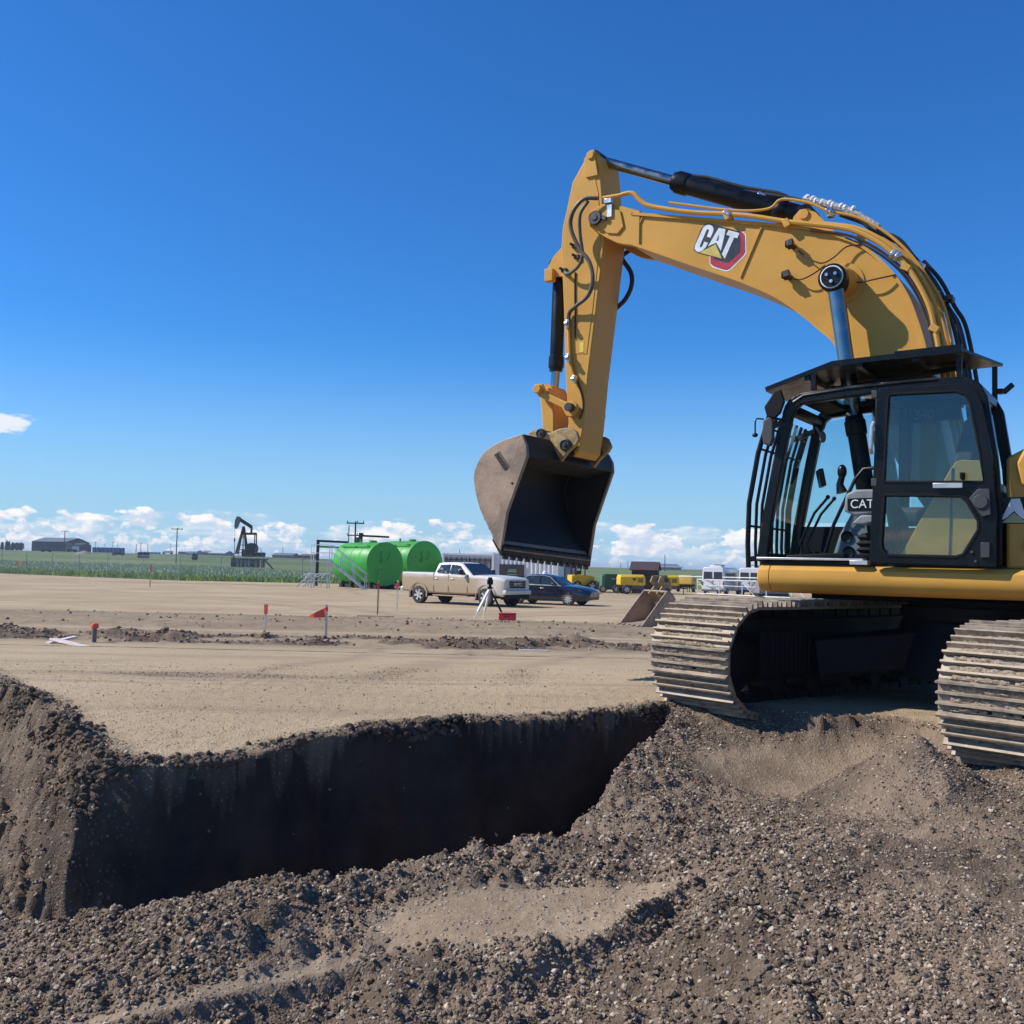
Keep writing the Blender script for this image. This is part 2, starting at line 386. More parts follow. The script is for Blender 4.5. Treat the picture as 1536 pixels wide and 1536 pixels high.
def terrain(x, y, fine=True):
    """height, loose-soil amount, cut-wall amount, compact-dry amount"""
    ex, ey = np.array(EDGE).T; cx, cy = np.array(CREST).T
    wob = (fbm(x * 1.7, y * 1.7, 31, 4) - .5)
    wob2 = (fbm(x * 7, y * 7, 33, 3) - .5)
    wob3 = (fbm(x * 3.6, y * 3.6, 35, 2) - .5)
    yb = np.interp(x, ex, ey); yc = np.interp(x, cx, cy)
    isf = y < 20
    zp = pad_z(x, y)
    zf = np.where(isf, tps(np.clip(x, -9.5, 9.5), np.clip(y, -3, 16)), .3)
    zf = zf - ledge_drop(x, y, LEDGE1, .17) - ledge_drop(x, y, LEDGE2, .13)
    rc = np.hypot(x - CONE[0], (y - CONE[1]) * .8) + wob * .12
    zf = np.maximum(zf, .74 - rc * .72)
    d_e = seg_dist(x, y, EDGE) + wob * .16 + wob2 * .07
    lf_ = ss(x, -2.0, -2.7)
    d_r = seg_dist(x, y, RIM) + wob * (.08 + .10 * lf_) + wob3 * .15 + wob2 * .035
    d_c = seg_dist(x, y, CREST) + wob * .10
    pad_side = (y > yb) & isf | (y >= 20) | (x < -9.4) & (y > 16)
    # pit: between crest and rim, left of where they meet
    pit = (y < yb) & (y > yc) & (x < RIM[-1][0])
    left_face = ss(x + wob * .35 + wob3 * .25, -2.15, -2.6)
    floor = -.34 + (-.55) * ss(x, -2.6, -1.9) * (1 - ss(x, .2, 1.2)) - .05 * wob
    zrim = zp - .05
    slope = 6.5 - left_face * 5.0
    zw = zrim + .04 - slope * np.maximum(0, d_r)
    zc = tps(np.clip(x, -9.5, 9.5), np.clip(yc, -3, 16)) - (1.5 + 0 * x) * d_c
    z_pit = np.maximum(np.maximum(zw, zc), floor)
    z_pit = np.where(x < -2.2, np.maximum(np.maximum(zw, np.minimum(zc, zf)), np.minimum(floor + .0 * x, zf + .05)), z_pit)
    z = np.where(pad_side, zp, np.where(pit, z_pit, zf))
    # round the rim: crumbling lip on pad side
    lip = pad_side & (y < 20)
    z = np.where(lip, z - .02 * np.exp(-np.maximum(0, d_r) / .10) * (x < RIM[-1][0]) , z)
    wall = np.where(pit & (zw >= np.maximum(zc, floor) - .02), 1.0 - .62 * left_face, 0.0)  # also masks the painted wall shade, weaker on the sunlit left face
    loose = np.where(pad_side, np.clip(1.1 - d_e / .28, 0, 1) * (d_e < .31), 1.0)
    # compacted tan ledges of the foreground
    l1x, l1y = np.array(LEDGE1).T; l2x, l2y = np.array(LEDGE2).T
    above = np.where(x < LEDGE2[-1][0], y - np.interp(x, l2x, l2y), np.where(x < LEDGE1[-1][0], y - np.interp(x, l1x, l1y), 1.0))
    a1 = (ss(seg_dist(x, y, LEDGE2) + wob * .1, .17, .05)) * 0.95 * ss(x, LEDGE2[-1][0], LEDGE2[-1][0] - .3)
    c1 = np.array(at_z(830, 1368, .08)[:2])
    q = ((x - c1[0]) / .86) ** 2 + ((y - c1[1] - .12 * (x - c1[0])) / .38) ** 2 + wob * 1.6
    a1 = np.maximum(a1, ss(q, 1.25, .6)) * ss(y, 8, 7) * ss(above + wob * .1, -.01, .03)
    c2 = np.array([2.30, 8.50])
    bowl = ss(((x - c2[0]) / 1.05) ** 2 + ((y - c2[1] - .12 * (x - c2[0])) / .55) ** 2 + wob * .8, 1.2, .6) * (y < yb)
    compact = np.clip(np.maximum(a1, 0), 0, 1) * (~pad_side)
    bowl = bowl * (~pad_side)
    if fine:
        rough = np.where(pad_side, .12 + .5 * loose, 1.0) * (1 - .82 * compact) * (1 - .70 * bowl)
        rough = rough * (1 - .45 * ss(x, .9, 2.2) * (~pad_side))
        clod = np.abs(fbm(x * 6, y * 6, 41, 4) - .5) * 2
        clod2 = fbm(x * 19, y * 19, 45, 3) - .5
        big = fbm(x * 2.2, y * 2.2, 47, 3) - .5
        nearf = 1 - ss(y, 13, 26)
        z = z + rough * nearf * (0.12 * big * (~pad_side) + .105 * (clod - .22) + .065 * clod2)
        ruts = np.sin(y * 26 + 5 * fbm(x * .8, y * 2, 61, 2)) * .008 * compact * ss(x, -1.1, -.6)
        z = z + ruts
        # crawler marks pressed into the loose soil on the right
        tm = ss(x, 2.0, 2.8) * ss(y, 7.2, 6.6) * ss(y, 4.6, 5.0) * (~pad_side)
        z = z + tm * .018 * np.sin((y * .85 + x * .35) * 34)
        # sand streaks hung on the faces
        stre = fbm((x + y * .5) * 9, (y - x) * 1.2, 51, 3) - .5
        z = z + (wall > 0) * left_face * nearf * (.16 * stre + .13 * (clod - .2) + .05 * clod2)
        z = z + wall * (1 - left_face) * stre * .05 * nearf
    side = 1 - ss(x, 3.0, 8.0)
    edge = fbm(x * .35, y * 0 + 2.5, 21, 3) * 2.2
    wr = side * ss(y, 26.6, 27.6) * (1 - ss(y, 33.5, 34.5)) * .5
    rid = side * ss(y, 20.6 + edge, 21.4 + edge) * (1 - ss(y, 23.4 + edge, 24.4 + edge)) * ss(fbm(x * .8, y * 1.1, 5, 4), .40, .56)
    scrape = side * ss(y, 20.0, 22.0) * (1 - ss(y, 26, 27)) * .38
    loose = np.maximum(loose, np.where(y > 13, np.maximum(np.maximum(wr, rid * 1.3), scrape), 0))
    # tyre and crawler marks crossing the pad
    mk = np.zeros_like(x)
    for qx, qy, rr_ in ((30.0, 26.0, 26.5), (-24.0, 62.0, 34.0), (12.0, 66.0, 21.0), (46.0, 8.0, 47.0), (-40, 20, 38.5)):
        dd = np.hypot(x - qx, y - qy) + (fbm(x * .3, y * .3, 81, 2) - .5) * .9
        for o_ in (-.85, .85): mk = np.maximum(mk, np.exp(-((dd - rr_ - o_) / .22) ** 2) * (.45 + .55 * fbm(x * 1.1, y * 1.1, 83, 2)))
    loose = np.maximum(loose, mk * .42 * pad_side * ss(y, 10.5, 13))
    patch = (ss(np.hypot((x + 3.6) / 1.7, (y - 11.9) / .35) + wob * .8, 1.1, .6) * .45)
    loose = np.maximum(loose, patch * pad_side)
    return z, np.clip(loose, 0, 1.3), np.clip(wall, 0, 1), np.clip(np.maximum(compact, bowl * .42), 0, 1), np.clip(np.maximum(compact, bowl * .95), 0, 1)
def ground_z(x, y):
    return float(terrain(np.array([float(x)]), np.array([float(y)]), False)[0][0])
def grid_mesh(xs, ys, cut=None, sink=None):
    X, Y = np.meshgrid(xs, ys); x = X.ravel(); y = Y.ravel()
    z, a, b, c, _s = terrain(x, y)
    if sink is not None:
        x0, x1, y0, y1 = sink
        inside = (x > x0) & (x < x1) & (y > y0) & (y < y1)
        z = np.where(inside, z - .25, z)
    nx, ny = len(xs), len(ys)
    i = np.arange(ny - 1)[:, None] * nx + np.arange(nx - 1)[None, :]
    q = np.stack([i, i + 1, i + nx + 1, i + nx], -1).reshape(-1, 4)
    if cut is not None:
        x0, x1, y0, y1 = cut
        cxm = x[q].mean(1); cym = y[q].mean(1)
        q = q[~((cxm > x0) & (cxm < x1) & (cym > y0) & (cym < y1))]
    return np.c_[x, y, z], q, np.c_[a, b, c]
def np_mesh(name, V, Q, mat, smooth=True):
    me = bpy.data.meshes.new(name); me.vertices.add(len(V)); me.vertices.foreach_set('co', V.astype(np.float32).ravel())
    k = Q.shape[1]; me.loops.add(Q.size); me.loops.foreach_set('vertex_index', Q.astype(np.int32).ravel())
    me.polygons.add(len(Q)); me.polygons.foreach_set('loop_start', np.arange(0, Q.size, k, dtype=np.int32)); me.polygons.foreach_set('loop_total', np.full(len(Q), k, dtype=np.int32))
    me.update(calc_edges=True); me.validate()
    me.polygons.foreach_set('use_smooth', np.full(len(me.polygons), smooth))
    me.materials.append(mat); return me
def soil_material():
    m = bpy.data.materials.new('soil'); m.use_nodes = True; t = m.node_tree; b = t.nodes['Principled BSDF']
    b.inputs['Roughness'].default_value = 0.95; b.inputs['Specular IOR Level'].default_value = 0.15
    at = t.nodes.new('ShaderNodeAttribute'); at.attribute_name = 'soil'; sp = t.nodes.new('ShaderNodeSeparateColor'); t.links.new(at.outputs['Color'], sp.inputs[0])
    tcn = t.nodes.new('ShaderNodeTexCoord'); P = tcn.outputs['Object']
    def nz(s, d=6.0, r=.6):
        n = N(t, 'ShaderNodeTexNoise', Scale=s, Detail=d, Roughness=r); t.links.new(P, n.inputs['Vector']); return n.outputs[0]
    big = nz(.22, 5); mid = nz(1.6, 6); fin = nz(22, 6, .7)
    mp = t.nodes.new('ShaderNodeMapping'); mp.inputs['Scale'].default_value = (.10, 1.1, 1); mp.inputs['Rotation'].default_value = (0, 0, .10); t.links.new(P, mp.inputs[0])
    st = N(t, 'ShaderNodeTexNoise', Scale=1.0, Detail=7.0, Roughness=.62); t.links.new(mp.outputs[0], st.inputs['Vector'])
    pad = mix_col(t, ramp01(t, big, .35, .68), (.475, .350, .210), (.585, .440, .270))
    pad = mix_col(t, math_node(t, 'MULTIPLY', ramp01(t, st.outputs[0], .50, .68), .55), pad, (.30, .222, .140))
    pad = mix_col(t, math_node(t, 'MULTIPLY', ramp01(t, mid, .55, .75), .35), pad, (.34, .258, .168))
    dirt = mix_col(t, ramp01(t, mid, .35, .65), (.125, .090, .061), (.265, .190, .128))
    wall_shade = mix_col(t, ramp01(t, mid, .35, .7), (.036, .028, .023), (.072, .055, .043))  # shade of the pit wall put into its soil colour
    comp = mix_col(t, ramp01(t, mid, .35, .7), (.31, .225, .145), (.41, .305, .20))
    c = mix_col(t, sp.outputs[0], pad, dirt)
    c = mix_col(t, sp.outputs[1], c, wall_shade)
    c = mix_col(t, sp.outputs[2], c, comp)
    c = mix_col(t, math_node(t, 'MULTIPLY', ramp01(t, fin, .42, .70), .55), c, mix_col(t, .5, c, (.07, .055, .045)))
    vo = N(t, 'ShaderNodeTexVoronoi', Scale=34.0); t.links.new(P, vo.inputs['Vector'])
    vs = t.nodes.new('ShaderNodeSeparateColor'); t.links.new(vo.outputs['Color'], vs.inputs[0])
    stone = math_node(t, 'MULTIPLY', ramp01(t, vo.outputs['Distance'], .42, .26), ramp01(t, vs.outputs[0], .62, .66))
    stone = math_node(t, 'MULTIPLY', stone, math_node(t, 'MULTIPLY_ADD', sp.outputs[1], -1.0, c=1.0))
    c = mix_col(t, math_node(t, 'MULTIPLY', stone, .75), c, mix_col(t, vs.outputs[1], (.24, .20, .165), (.47, .41, .34)))
    t.links.new(c, b.inputs['Base Color'])
    hsum = math_node(t, 'ADD', math_node(t, 'MULTIPLY', fin, .8), math_node(t, 'MULTIPLY', stone, .5))
    v2 = N(t, 'ShaderNodeTexVoronoi', Scale=75.0); t.links.new(P, v2.inputs['Vector'])
    hsum = math_node(t, 'ADD', hsum, math_node(t, 'MULTIPLY', v2.outputs['Distance'], math_node(t, 'MULTIPLY_ADD', sp.outputs[2], .45, c=-.5)))
    bn = t.nodes.new('ShaderNodeBump'); bn.inputs['Strength'].default_value = .75; bn.inputs['Distance'].default_value = .022
    t.links.new(hsum, bn.inputs['Height']); t.links.new(bn.outputs[0], b.inputs['Normal'])
    return m
SOIL = soil_material()
NEAR = (-7.0, 8.6, 1.2, 13.0)
v1, q1, a1 = grid_mesh(np.arange(NEAR[0], NEAR[1] + .001, .0205), NEAR[2] * (NEAR[3] / NEAR[2]) ** np.linspace(0, 1, 500))
v2, q2, a2 = grid_mesh(np.arange(-60, 70.01, .26), np.arange(-6, 75.01, .22), cut=(NEAR[0] + .5, NEAR[1] - .5, NEAR[2] + .5, NEAR[3] - .5), sink=(NEAR[0] + .2, NEAR[1] - .2, NEAR[2] + .2, NEAR[3] - .2))
BAND = (-15.0, 6.0, 19.0, 35.5)
m_ = v2[q2].mean(1); inb = (m_[:, 0] > BAND[0] + .3) & (m_[:, 0] < BAND[1] - .3) & (m_[:, 1] > BAND[2] + .3) & (m_[:, 1] < BAND[3] - .3); q2 = q2[~inb]
sk = (v2[:, 0] > BAND[0] + .05) & (v2[:, 0] < BAND[1] - .05) & (v2[:, 1] > BAND[2] + .05) & (v2[:, 1] < BAND[3] - .05); v2[sk, 2] -= .06
v3, q3_, a3 = grid_mesh(np.arange(BAND[0], BAND[1] + .001, .07), np.arange(BAND[2], BAND[3] + .001, .07))
lo3 = np.clip(a3[:, 0], 0, 1); v3[:, 2] += lo3 * (.11 * (np.abs(fbm(v3[:, 0] * 2.6, v3[:, 1] * 2.6, 71, 4) - .5)) + .09 * (fbm(v3[:, 0] * 6, v3[:, 1] * 6, 73, 3) - .5) - .03)
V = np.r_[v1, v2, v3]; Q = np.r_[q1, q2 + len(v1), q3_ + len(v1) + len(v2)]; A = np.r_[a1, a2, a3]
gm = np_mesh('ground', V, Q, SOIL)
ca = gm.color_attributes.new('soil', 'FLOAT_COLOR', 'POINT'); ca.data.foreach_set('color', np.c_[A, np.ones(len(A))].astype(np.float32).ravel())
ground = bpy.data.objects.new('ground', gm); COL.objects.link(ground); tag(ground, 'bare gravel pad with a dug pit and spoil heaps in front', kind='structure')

# loose stones: gravel too many to count, and the bigger stones as pieces of the ground
def rock_shape(rg, sub=0):
    bm = bmesh.new(); bmesh.ops.create_icosphere(bm, subdivisions=1 + sub, radius=1)
    s = np.array([1, rg.uniform(.65, 1), rg.uniform(.45, .8)])
    for v in bm.verts:
        p = np.array(v.co) * s; k = 1 + rg.uniform(-.22, .22); v.co = Vector(p * k)
    vs = np.array([v.co[:] for v in bm.verts]); fs = np.array([[v.index for v in f.verts] for f in bm.faces]); bm.free()
    return vs, fs
def gravel_material(kind):
    m = bpy.data.materials.new('gravel'); m.use_nodes = True; t = m.node_tree; b = t.nodes['Principled BSDF']; b.inputs['Roughness'].default_value = .88
    b.inputs['Specular IOR Level'].default_value = .25
    at = t.nodes.new('ShaderNodeAttribute'); at.attribute_name = 'tone'; at.attribute_type = kind
    cr = t.nodes.new('ShaderNodeValToRGB'); e = cr.color_ramp.elements
    e[0].color = (.085, .062, .043, 1); e[1].color = (.74, .61, .45, 1); e[1].position = 1
    for p, c in ((.38, (.18, .129, .088, 1)), (.70, (.345, .255, .175, 1)), (.88, (.54, .425, .30, 1))):
        k = cr.color_ramp.elements.new(p); k.color = c
    t.links.new(at.outputs['Fac'], cr.inputs[0])
    tcn = t.nodes.new('ShaderNodeTexCoord'); n = N(t, 'ShaderNodeTexNoise', Scale=3.0, Detail=4.0); t.links.new(tcn.outputs['Object'], n.inputs['Vector'])
    c = mix_col(t, math_node(t, 'MULTIPLY', n.outputs[0], .5), cr.outputs[0], (.18, .13, .09))
    t.links.new(c, b.inputs['Base Color']); return m
GRAV = gravel_material('INSTANCER'); STONE = gravel_material('GEOMETRY')
def scatter(n, xr, yr, accept):
    x = RNG.uniform(*xr, n); y = yr[0] * (yr[1] / yr[0]) ** RNG.random(n)
    z, lo, wa, _c, co = terrain(x, y)
    keep = RNG.random(n) < accept(x, y, lo, wa, co)
    return x[keep], y[keep], z[keep], lo[keep] - .55 * co[keep]
def vis(x, y): return np.abs(x) < .56 * y + .8
def acc(x, y, lo, wa, co):
    clump = ss(fbm(x * 1.3, y * 1.3, 77, 3), .30, .60)
    return vis(x, y) * (.035 + .965 * np.clip(lo, 0, 1) * (.30 + .70 * clump)) * (1 - .84 * co) * (1 - .97 * np.clip(wa * 1.3, 0, 1)) * np.where(wa > 0.01, .6, 1)
gx, gy, gz, gl = scatter(640000, (-7, 8), (2.6, 14), acc)
cx_, cy_, cz_, cl_ = scatter(60000, (-15, 6), (19.5, 35), lambda x, y, lo, wa, co: np.clip(lo - .45, 0, 1) * .5)
nclod = len(cx_); gx = np.r_[gx, cx_]; gy = np.r_[gy, cy_]; gz = np.r_[gz, cz_]; gl = np.r_[gl, cl_]
t_ = RNG.random(26000); rx_, ry_ = np.array(RIM[1:]).T; sl = np.r_[0, np.cumsum(np.hypot(np.diff(rx_), np.diff(ry_)))]
ux = np.interp(t_ * sl[-1], sl, rx_) + RNG.normal(0, .07, 26000); uy = np.interp(t_ * sl[-1], sl, ry_) + RNG.normal(-.02, .08, 26000)
cl0 = fbm(ux * 3, uy * 3, 87, 3) > .5; ux, uy = ux[cl0], uy[cl0]; uz = terrain(ux, uy)[0]; cl0 = (uz > .36 + .10 * fbm(ux * 4, uy * 4, 89, 2)) | (ux < -2.6); ux, uy, uz = ux[cl0], uy[cl0], uz[cl0]
gx = np.r_[ux, gx]; gy = np.r_[uy, gy]; gz = np.r_[uz, gz]; gl = np.r_[np.ones(len(ux)), gl]; nrim = len(ux)
ng = len(gx)
size = .0040 + .0085 * RNG.random(ng) ** 1.8 + .013 * RNG.random(ng) ** 9
size *= np.where(gl > .5, 1, .55)
size *= 1 - .36 * ss(gx, .8, 2.2)
size[-nclod:] = .010 + .040 * RNG.random(nclod) ** 4
size[:nrim] = .006 + .024 * RNG.random(nrim) ** 3
big = (size > .0175) & (gl > .5) & (gy < 13); big[:nrim] = False
tone = np.clip(RNG.random(ng) * .95 + RNG.normal(0, .08, ng) + np.where(gl < .5, .25, 0), 0, 1); tone[-nclod:] *= .8; tone[:nrim] *= .30
sm = ~big
me = bpy.data.meshes.new('gravel'); me.vertices.add(int(sm.sum()))
me.vertices.foreach_set('co', np.c_[gx, gy, gz + .2 * size][sm].astype(np.float32).ravel())
for nm, arr in (('grain', size[sm]), ('tone', tone[sm])):
    at = me.attributes.new(nm, 'FLOAT', 'POINT'); at.data.foreach_set('value', arr.astype(np.float32))
me.materials.append(GRAV)
gravel = bpy.data.objects.new('gravel', me); COL.objects.link(gravel)
tag(gravel, 'loose brown gravel and crumbs strewn over the spoil', 'gravel', kind='stuff')
def gravel_nodes():
    g = bpy.data.node_groups.new('gravel_scatter', 'GeometryNodeTree')
    g.interface.new_socket('Geometry', in_out='INPUT', socket_type='NodeSocketGeometry'); g.interface.new_socket('Geometry', in_out='OUTPUT', socket_type='NodeSocketGeometry')
    gi = g.nodes.new('NodeGroupInput'); go = g.nodes.new('NodeGroupOutput')
    join = g.nodes.new('GeometryNodeJoinGeometry')
    for k in range(7):
        ico = g.nodes.new('GeometryNodeMeshIcoSphere'); ico.inputs['Subdivisions'].default_value = 2 if k < 3 else 1; ico.inputs['Radius'].default_value = 1
        tf = g.nodes.new('GeometryNodeTransform'); tf.inputs['Scale'].default_value = (1.25, random.uniform(.65, 1.1), random.uniform(.5, .85)); tf.inputs['Rotation'].default_value = (random.uniform(-.4, .4), random.uniform(-.4, .4), 0)
        sp = g.nodes.new('GeometryNodeSetPosition'); nz = g.nodes.new('ShaderNodeTexNoise'); nz.noise_dimensions = '4D'; nz.inputs['W'].default_value = k * 3.7; nz.inputs['Scale'].default_value = 1.3
        sb = g.nodes.new('ShaderNodeVectorMath'); sb.operation = 'SUBTRACT'; sb.inputs[1].default_value = (.5, .5, .5)
        sc = g.nodes.new('ShaderNodeVectorMath'); sc.operation = 'SCALE'; sc.inputs['Scale'].default_value = 1.5
        g.links.new(nz.outputs['Color'], sb.inputs[0]); g.links.new(sb.outputs[0], sc.inputs[0]); g.links.new(sc.outputs[0], sp.inputs['Offset'])
        g.links.new(ico.outputs['Mesh'], tf.inputs[0]); g.links.new(tf.outputs[0], sp.inputs[0])
        mt = g.nodes.new('GeometryNodeSetMaterial'); mt.inputs['Material'].default_value = GRAV; g.links.new(sp.outputs[0], mt.inputs[0])
        ssm = g.nodes.new('GeometryNodeSetShadeSmooth'); ssm.inputs['Shade Smooth'].default_value = False; g.links.new(mt.outputs[0], ssm.inputs[0])
        ti = g.nodes.new('GeometryNodeGeometryToInstance'); g.links.new(ssm.outputs[0], ti.inputs[0]); g.links.new(ti.outputs[0], join.inputs[0])
    mp = g.nodes.new('GeometryNodeMeshToPoints'); g.links.new(gi.outputs[0], mp.inputs[0])
    iop = g.nodes.new('GeometryNodeInstanceOnPoints'); g.links.new(mp.outputs[0], iop.inputs['Points']); g.links.new(join.outputs[0], iop.inputs['Instance'])
    iop.inputs['Pick Instance'].default_value = True
    na = g.nodes.new('GeometryNodeInputNamedAttribute'); na.data_type = 'FLOAT'; na.inputs['Name'].default_value = 'grain'; g.links.new(na.outputs['Attribute'], iop.inputs['Scale'])
    rv = g.nodes.new('FunctionNodeRandomValue'); rv.data_type = 'FLOAT_VECTOR'; rv.inputs[0].default_value = (-.7, -.7, 0); rv.inputs[1].default_value = (.7, .7, 6.28); g.links.new(rv.outputs[0], iop.inputs['Rotation'])
    g.links.new(iop.outputs[0], go.inputs[0]); return g
gmod = gravel.modifiers.new('scatter', 'NODES'); gmod.node_group = gravel_nodes()
# larger stones, each its own piece of the ground
stone_meshes = []
for k in range(10):
    vs, fs = rock_shape(RNG, 1 if k < 4 else 0)
    me = np_mesh('stone', vs, fs, STONE, smooth=False); tv = [.2, .35, .5, .6, .7, .8, .9, 1, .45, .75][k]
    c = me.color_attributes.new('tone', 'FLOAT_COLOR', 'POINT'); c.data.foreach_set('color', np.tile([tv, tv, tv, 1.0], len(vs)).astype(np.float32)); stone_meshes.append(me)
bi = np.where(big)[0]
scr = size[bi] / gy[bi]; bi = bi[np.argsort(-scr)][:280]
for n_, i in enumerate(bi):
    o = bpy.data.objects.new('stone', stone_meshes[n_ % 10]); COL.objects.link(o); o.parent = ground
    s = float(size[i]) * 1.05; o.location = (gx[i], gy[i], gz[i] + .3 * s); o.scale = (s, s, s); o.rotation_euler = (RNG.uniform(-.4, .4), RNG.uniform(-.4, .4), RNG.uniform(0, 6.28))
# ------------------------------------------------------------------ excavator
ZB = 0.55
TH = math.radians(33)
EXF = np.array([-math.cos(TH), math.sin(TH), 0]); EXL = np.array([-math.sin(TH), -math.cos(TH), 0])
EXO = np.array([4.7187, 10.1576, 0.0])
def tp(px, py, l):
    """point of the machine's own side plane y = l seen at a pixel -> (forward, height)"""
    d = ray(px, py); p0 = EXO + l * EXL - np.array([0, 0, CAM_H])
    p = np.array([0, 0, CAM_H]) + d * (p0 @ EXL) / (d @ EXL) - EXO
    return float(p @ EXF), float(p[2])
class EM(MB):
    def build(s, name, mats, parent=None, bevel=0.0, angle=32, seg=2):
        s.v = [(x, y, z - ZB) for x, y, z in s.v]
        return MB.build(s, name, mats, parent, bevel, angle, seg)
DUSTC = (0.33, 0.255, 0.18)
YEL = M('machine_yellow', (0.655, 0.340, 0.066), 0.5, var=.07, scale=1.4, dust=.13, dust_col=(.42, .30, .15), spec=.22)
BLK = M('black_paint', (0.006, 0.0065, 0.008), 0.34, var=.2, dust=.04, dust_col=(.05, .045, .04), spec=.28)
BLKM = M('black_matt', (0.010, 0.010, 0.012), 0.7, var=.2, dust=.1, dust_col=(.06, .05, .045), spec=.2)
RUB = M('rubber_hose', (0.018, 0.018, 0.02), 0.5, var=.2, dust=.15, dust_col=(.12, .10, .08))
CHR = M('chrome_rod', (0.33, 0.32, 0.31), 0.2, 1.0, var=.05)
STEEL = M('zinc_fitting', (0.62, 0.62, 0.60), 0.35, 1.0, var=.1)
PINM = M('pin_steel', (0.07, 0.068, 0.065), 0.5, .6, var=.2, dust=.3, dust_col=DUSTC)
SHOE = M('track_steel', (0.27, 0.215, 0.16), 0.62, .2, var=.4, scale=11, dust=.6, dust_col=(.46, .365, .26))
CAKE = M('caked_dirt', (0.34, 0.26, 0.18), 0.95, var=.35, scale=30, bump=.8, bscale=60)
UNDER = M('undercarriage_black', (0.009, 0.009, 0.011), 0.6, var=.3, dust=.12, dust_col=(.05, .04, .03), spec=.2)
BUCK = M('bucket_steel', (0.34, 0.24, 0.165), 0.55, .25, var=.3, scale=3, dust=.45, dust_col=(.40, .31, .24), bump=.15, bscale=25)
BUCKIN = M('bucket_inside_shade', (0.018, 0.017, 0.019), 0.6, .3, var=.3, scale=4)  # shade inside the bucket as colour, also on beam and cutting edge
EARM = M('worn_yellow', (0.40, 0.27, 0.10), 0.6, .2, var=.4, scale=9, dust=.6, dust_col=(.22, .17, .13))
GREYD = M('dark_grey_plastic', (0.05, 0.052, 0.056), 0.55, var=.1)
GREY = M('grey_plastic', (0.23, 0.24, 0.25), 0.6, var=.1)
LGREY = M('light_alloy', (0.60, 0.60, 0.58), 0.45, .6, var=.1)
WHT = M('white_print', (0.80, 0.80, 0.80), 0.5, var=.03)
CABGL = glass('cab_glass', (0.60, 0.80, 0.82), ior=1.45, add=.0)
DOORGL = glass('door_glass', (0.80, 0.895, 0.90), add=.015)

EX = thing('excavator', 'large yellow tracked excavator with black cab and raised wide bucket', 'excavator', (EXO[0], EXO[1], ZB), math.pi - TH)

# --- undercarriage -------------------------------------------------
UD = np.array([.298, .954, 0]); UA = np.array([-.954, .298, 0])       # travel direction towards the viewer's end, axle direction
GAUGE, SHW, TLEN, TR, TZ = 2.85, .92, 5.6, .475, 1.02
PITCHS = .2155
def shoe_mesh(seed):
    rg = random.Random(seed); b = MB(); hw = SHW / 2
    b.prism([(-.115, -.012), (.108, -.012), (.108, .010), (.098, .016), (-.104, .016), (-.115, .006)], -hw, hw, 'y')
    for gx_, gh in ((-.098, .050), (-.022, .042), (.055, .042)):
        b.prism([(gx_ - .014, .010), (gx_ + .014, .010), (gx_ + .008, .016 + gh), (gx_ - .008, .016 + gh)], -hw, hw, 'y')
    for sx in (-.16, .16):                                              # bolt recesses
        for k in (-.045, .045):
            b.box((.085, sx * .75 + k, .019), (.020, .034, .008), m=2)
    # dirt packed between the grousers
    for x0, x1 in ((-.083, -.037), (-.007, .040), (.070, .104)):
        n = 26; rows = 4
        if rg.random() < .12 and x0 > .05: continue
        vs = []; lo = -hw + .03 + .07 * rg.random(); hi = hw - .03 - .12 * rg.random()
        ph = [rg.uniform(0, 6) for _ in range(4)]
        for j in range(n + 1):
            y = lo + (hi - lo) * j / n
            for i in range(rows):
                t = i / (rows - 1)
                h = .016 + .018 * math.sin(math.pi * (.12 + .76 * t)) * (.75 + .35 * math.sin(y * 9 + ph[0]) + .25 * math.sin(y * 23 + ph[1])) + rg.uniform(-.008, .012)
                if j in (0, n): h = .012
                vs.append((x0 + (x1 - x0) * t, y + rg.uniform(-.006, .006), max(.012, h)))
        fs = [(j * rows + i, j * rows + i + 1, (j + 1) * rows + i + 1, (j + 1) * rows + i) for j in range(n) for i in range(rows - 1)]
        b.add(vs, fs, 1)
    return b.mesh('track_shoe', [SHOE, CAKE, BLKM], 25)
SHOES = [shoe_mesh(k) for k in range(5)]
straight = TLEN - 2 * TR
per = 2 * straight + 2 * math.pi * TR
nsh = round(per / PITCHS)
def track_point(s):
    s %= per
    if s < straight: return -straight / 2 + s, TR, 0.0                    # top run
    s -= straight
    if s < math.pi * TR:
        a = s / TR; return straight / 2 + TR * math.sin(a), TR * math.cos(a), a
    s -= math.pi * TR
    if s < straight: return straight / 2 - s, -TR, math.pi
    a = (s - straight) / TR; return -straight / 2 - TR * math.sin(a), -TR * math.cos(a), math.pi + a
def spot(c, d, a, z): return tuple(c + UD * d + UA * a + np.array([0, 0, z]))
